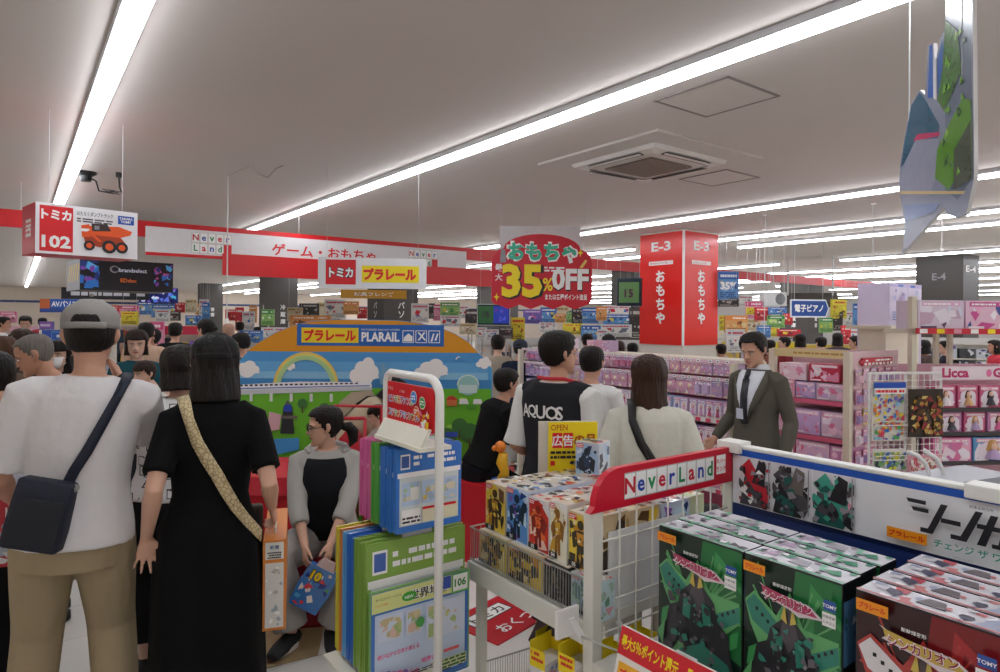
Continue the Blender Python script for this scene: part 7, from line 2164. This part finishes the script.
L = '''152 176 305 317 16 b t|176 184 303 312 14 r t|186 196 300 312 15 c t|196 206 304 314 17 o t|120 138 306 317 16 p t|138 152 302 314 17 b t|156 169 310 321 13 w t|169 179 312 320 13 d t
122 137 312 324 12 y t|186 200 316 326 12 b s|200 207 300 316 14 w t|203 209 303 318 13 b t|226 236 310 320 15 r t|236 243 308 330 14 r s|243 254 312 330 14 w s|250 256 306 322 16 o t|262 273 310 325 12 g s|288 302 308 320 18 c t
300 318 304 318 18 d t|318 341 303 320 20 c t|344 358 302 314 15 o t|325 345 300 318 17 w t|358 366 308 318 16 r t|412 428 304 322 13 w t|428 434 304 318 14 d t|434 441 305 320 14 p t|441 459 303 316 13 g t|441 460 316 326 12 w t
459 468 306 318 14 w t|466 478 310 330 13 d s|460 476 324 334 11 c s|478 486 328 338 11 w s|500 512 328 338 10.5 d s|486 498 330 340 10.5 w s|512 524 318 340 11 y s|524 541 310 323 13 v t|541 556 308 323 13 b t|540 556 323 332 12 w s
556 568 307 322 14 c t|556 564 314 322 13 o t|567 573 312 322 14 g t|573 582 309 323 13 d t|582 598 308 323 13 b t|597 606 307 320 12 o t|604 630 306 316 15 w t|604 632 315 326 14 b t|600 631 325 336 13 w s|564 582 324 334 12 y s|582 600 326 340 12 b s
598 606 330 343 11 w s|630 640 308 340 14 d s|719 738 272 299 11.5 b h|719 738 299 306 11.5 d t|746 762 302 318 14 p t|747 757 308 314 13 y t|756 770 308 320 13 r t|770 786 308 314 13 b t|768 784 316 327 13 g t|784 792 314 324 13 r t
720 726 316 330 12 y t|726 747 316 332 12 o s|727 744 330 352 11 w s|747 760 320 330 13 c t|758 770 326 337 12 b s|770 778 328 336 13 y s|778 800 330 336 12 r s|832 846 300 318 15 y t|846 856 312 324 16 w t|854 860 304 326 14 b t|860 873 310 322 15 w t
873 884 300 320 15 d t|820 832 318 332 14 g s|832 842 312 330 15 d t|842 850 326 346 12 r s|850 862 330 345 13 w s|786 800 336 346 14 d s|736 752 296 306 16 w t|60 74 318 330 11 w s|52 74 332 360 9.5 b s|40 52 322 345 10 v s|76 88 320 332 11 r s
85 97 318 330 12 o s|96 108 316 328 12 w s|0 16 312 322 14 p t|108 118 306 316 14 r s|150 163 322 350 9 p s|186 196 326 340 9.5 y s|192 210 332 352 9.5 w s|240 262 331 341 11 b s|262 290 328 340 12 w s|290 330 316 330 16 o s'''
cnt = {}
allb = []
for tok in L.replace('\n', '|').split('|'):
    q = tok.split()
    allb.append((float(q[0]), float(q[1]), float(q[2]), float(q[3]), float(q[4]), q[5], q[6]))
allb.sort()
zone = lambda px: 'left of the painted backdrop' if px < 235 else 'above the painted backdrop' if px < 478 else 'between backdrop and red pillar' if px < 645 else 'right of the red pillar' if px < 790 else 'around the blue piano sign'
for i, (x0, x1, y0, y1, d, c, mode) in enumerate(allb):
    nm_, cols = COLN[c]
    z = zone(x0); k = cnt.get((nm_, z, mode), 0); cnt[(nm_, z, mode)] = k + 1
    size = 'small' if (x1 - x0) < 14 else 'broad'
    lab = '%s %s %s board far back %s, %s from left' % (ordinal(k), nm_, 'standing' if mode == 's' else 'hanging', z, ordinal(k)) if False else '%s %s %s board from left, far back %s' % (ordinal(k), nm_, 'standing' if mode == 's' else 'hanging', z)
    def dd(a, r, cols=cols, mode=mode):
        poster(cols)(a, r)
        if mode == 'h': a.text('35%', .5, .35, .28, PAPER, .05, wide=.8)
    o = board(x0 - .8, x1 + .8, y0 - .6, y1 + .6, d, lab, random.Random(i).uniform(-.2, .3), cols[0], 'poster_board', 'poster', dd, hang=(mode in 'th'), seed=i, stand=0 if mode == 's' else None, group='far background boards')
def d_ten(a, r): a.text('10', .4, .2, .6, INKRED, .06, wide=.6)
board(862, 880, 309, 321, 14.4, 'white hanging board with red number ten right of the piano sign', 0, '#e4e2dc', draw=d_ten)
# far shelf units with goods
def far_shelf(px0, px1, ytop, d, label, pal, header, h=0.0, rows=4, words_=''):
    c, w, _ = face(px0, px1, ytop, ytop + 10, d, h)
    zt_ = c.z + 5 / FPX * d
    o = tag(empty('far_shelf', (c.x, c.y, 0), h), label, 'display shelf')
    mb = MB(); mb.box((0, .25, zt_ / 2), (w, .04, zt_), M('#c8c2b8', .5)); mb.build('back_panel', o)
    mb = MB(); mb.box((0, -.02, zt_ - .06), (w, .03, .12), M(header, .4)); mb.build('header', o)
    for x in (-w / 2, w / 2):
        mb = MB(); mb.box((x, .1, zt_ / 2), (.03, .3, zt_), OFFWHITE); mb.build('upright', o)
    hs = (zt_ - .2) / rows
    bpy.context.view_layer.update()
    k = 0
    for r_ in range(rows):
        mb = MB(); mb.box((0, .1, .1 + r_ * hs), (w, .32, .02), OFFWHITE); mb.build('shelf', o)
        n = max(3, int(w / .28))
        for i in range(n):
            rr = random.Random(int(px0) * 31 + r_ * 17 + i)
            ww = w / n * .9; hh = hs * rr.uniform(.55, .85)
            mb = MB(); cs = rr.sample(pal, min(5, len(pal)))
            mb.box((0, .1, hh / 2), (ww, .2, hh), M(cs[0], .4)); a = Art(mb, (-ww / 2, 0, 0), (1, 0, 0), UP, ww, hh, .002); a.shards(rr, .03, .03, .97, .97, [M(q, .4) for q in cs], 8, .3)
            g = mb.build('goods_box'); g.location = o.matrix_world @ V((-w / 2 + (i + .5) * w / n, -.02, .112 + r_ * hs)); g.rotation_euler = (0, 0, h)
            tag(g, 'goods box, %s from left, %s tier from floor of the %s' % (ordinal(i), ordinal(r_), words_), 'goods box', 'goods on the ' + words_)
MIX = ['#c83848', '#e0c040', '#4878b8', '#e0dcd4', '#d88aa8', '#589858', '#d89048', '#7a60a8', '#303038', '#a8c8d8']
far_shelf(160, 203, 326, 9.2, 'red headed shelf of mixed goods behind the black capped woman', MIX, '#c02848', .25, words_='red headed shelf')
far_shelf(42, 112, 330, 9.8, 'blue headed shelf of mixed goods behind the masked woman', ['#4868b8', '#d8d4d0', '#8a7ac0', '#c8a050', '#303848', '#b8bcc8', '#c05060'], '#2a50a8', .3, words_='blue headed shelf')
far_shelf(200, 300, 336, 12, 'white counter shelf with blue band left of the backdrop', ['#d8d8d4', '#c8ccd0', '#b8c0c8', '#4a68b0', '#d8c8a0'], '#3a58a8', .2, 3, 'white counter shelf')
far_shelf(395, 470, 336, 13, 'white shelf of small appliances behind the backdrop', ['#d8d8d4', '#c0c4c8', '#303438', '#b8b0a8', '#d8c850', '#88a8c8'], '#d8d8d8', .1, 4, 'appliance shelf')
far_shelf(476, 545, 338, 12.2, 'pale shelf of boxes behind the two far shoppers', ['#dcd8d0', '#c8c4bc', '#b8bcc4', '#d8b8a8', '#384050', '#d8d0a0'], '#c8c8c8', .05, 4, 'pale far shelf')
far_shelf(548, 640, 340, 12.5, 'white electronics shelf behind the long pink shelf', ['#dcd8d0', '#b8c8d8', '#5a88c0', '#c8c4b8', '#303438', '#d8c860'], '#d8d8d8', .0, 4, 'electronics shelf')
far_shelf(720, 800, 342, 11.5, 'cream shelf with yellow band behind the suited man', ['#d8c8b8', '#d8a8b8', '#c8b8d0', '#d8c060', '#a8b8c8', '#c85878'], '#d8c430', -.1, 4, 'yellow banded shelf')
far_shelf(800, 912, 345, 11, 'lilac shelf with yellow band beyond the pink cartons', ['#c8b8d0', '#d8c8d8', '#d8a8b8', '#d8c060', '#a8b8c8'], '#d0b850', -.2, 4, 'lilac far shelf')
far_shelf(905, 1010, 338, 12.5, 'dark shelf of electronics behind the doll shelf', ['#303438', '#484c58', '#d8d8d4', '#b8bcc4', '#5a4a7a'], '#c8c4c0', -.2, 4, 'dark far shelf')
far_shelf(-30, 40, 326, 16, 'pink headed wall shelf at the far left', MIX, '#d8a8b8', .4, 4, 'pink headed wall shelf')
far_shelf(98, 165, 322, 17, 'mixed shelf deep behind the capped man', MIX, '#d8d0c0', .3, 4, 'deep mixed shelf')
far_shelf(290, 420, 322, 21, 'long shelf deep behind the orange backdrop arch', MIX, '#d8d0c8', .2, 5, 'long deep shelf')
far_shelf(640, 760, 326, 21, 'long white shelf deep behind the red pillar', ['#dcd8d0', '#b8c8d8', '#d8d0c0', '#c8c4b8', '#d8c860'], '#d8d8d8', .1, 5, 'long white deep shelf')
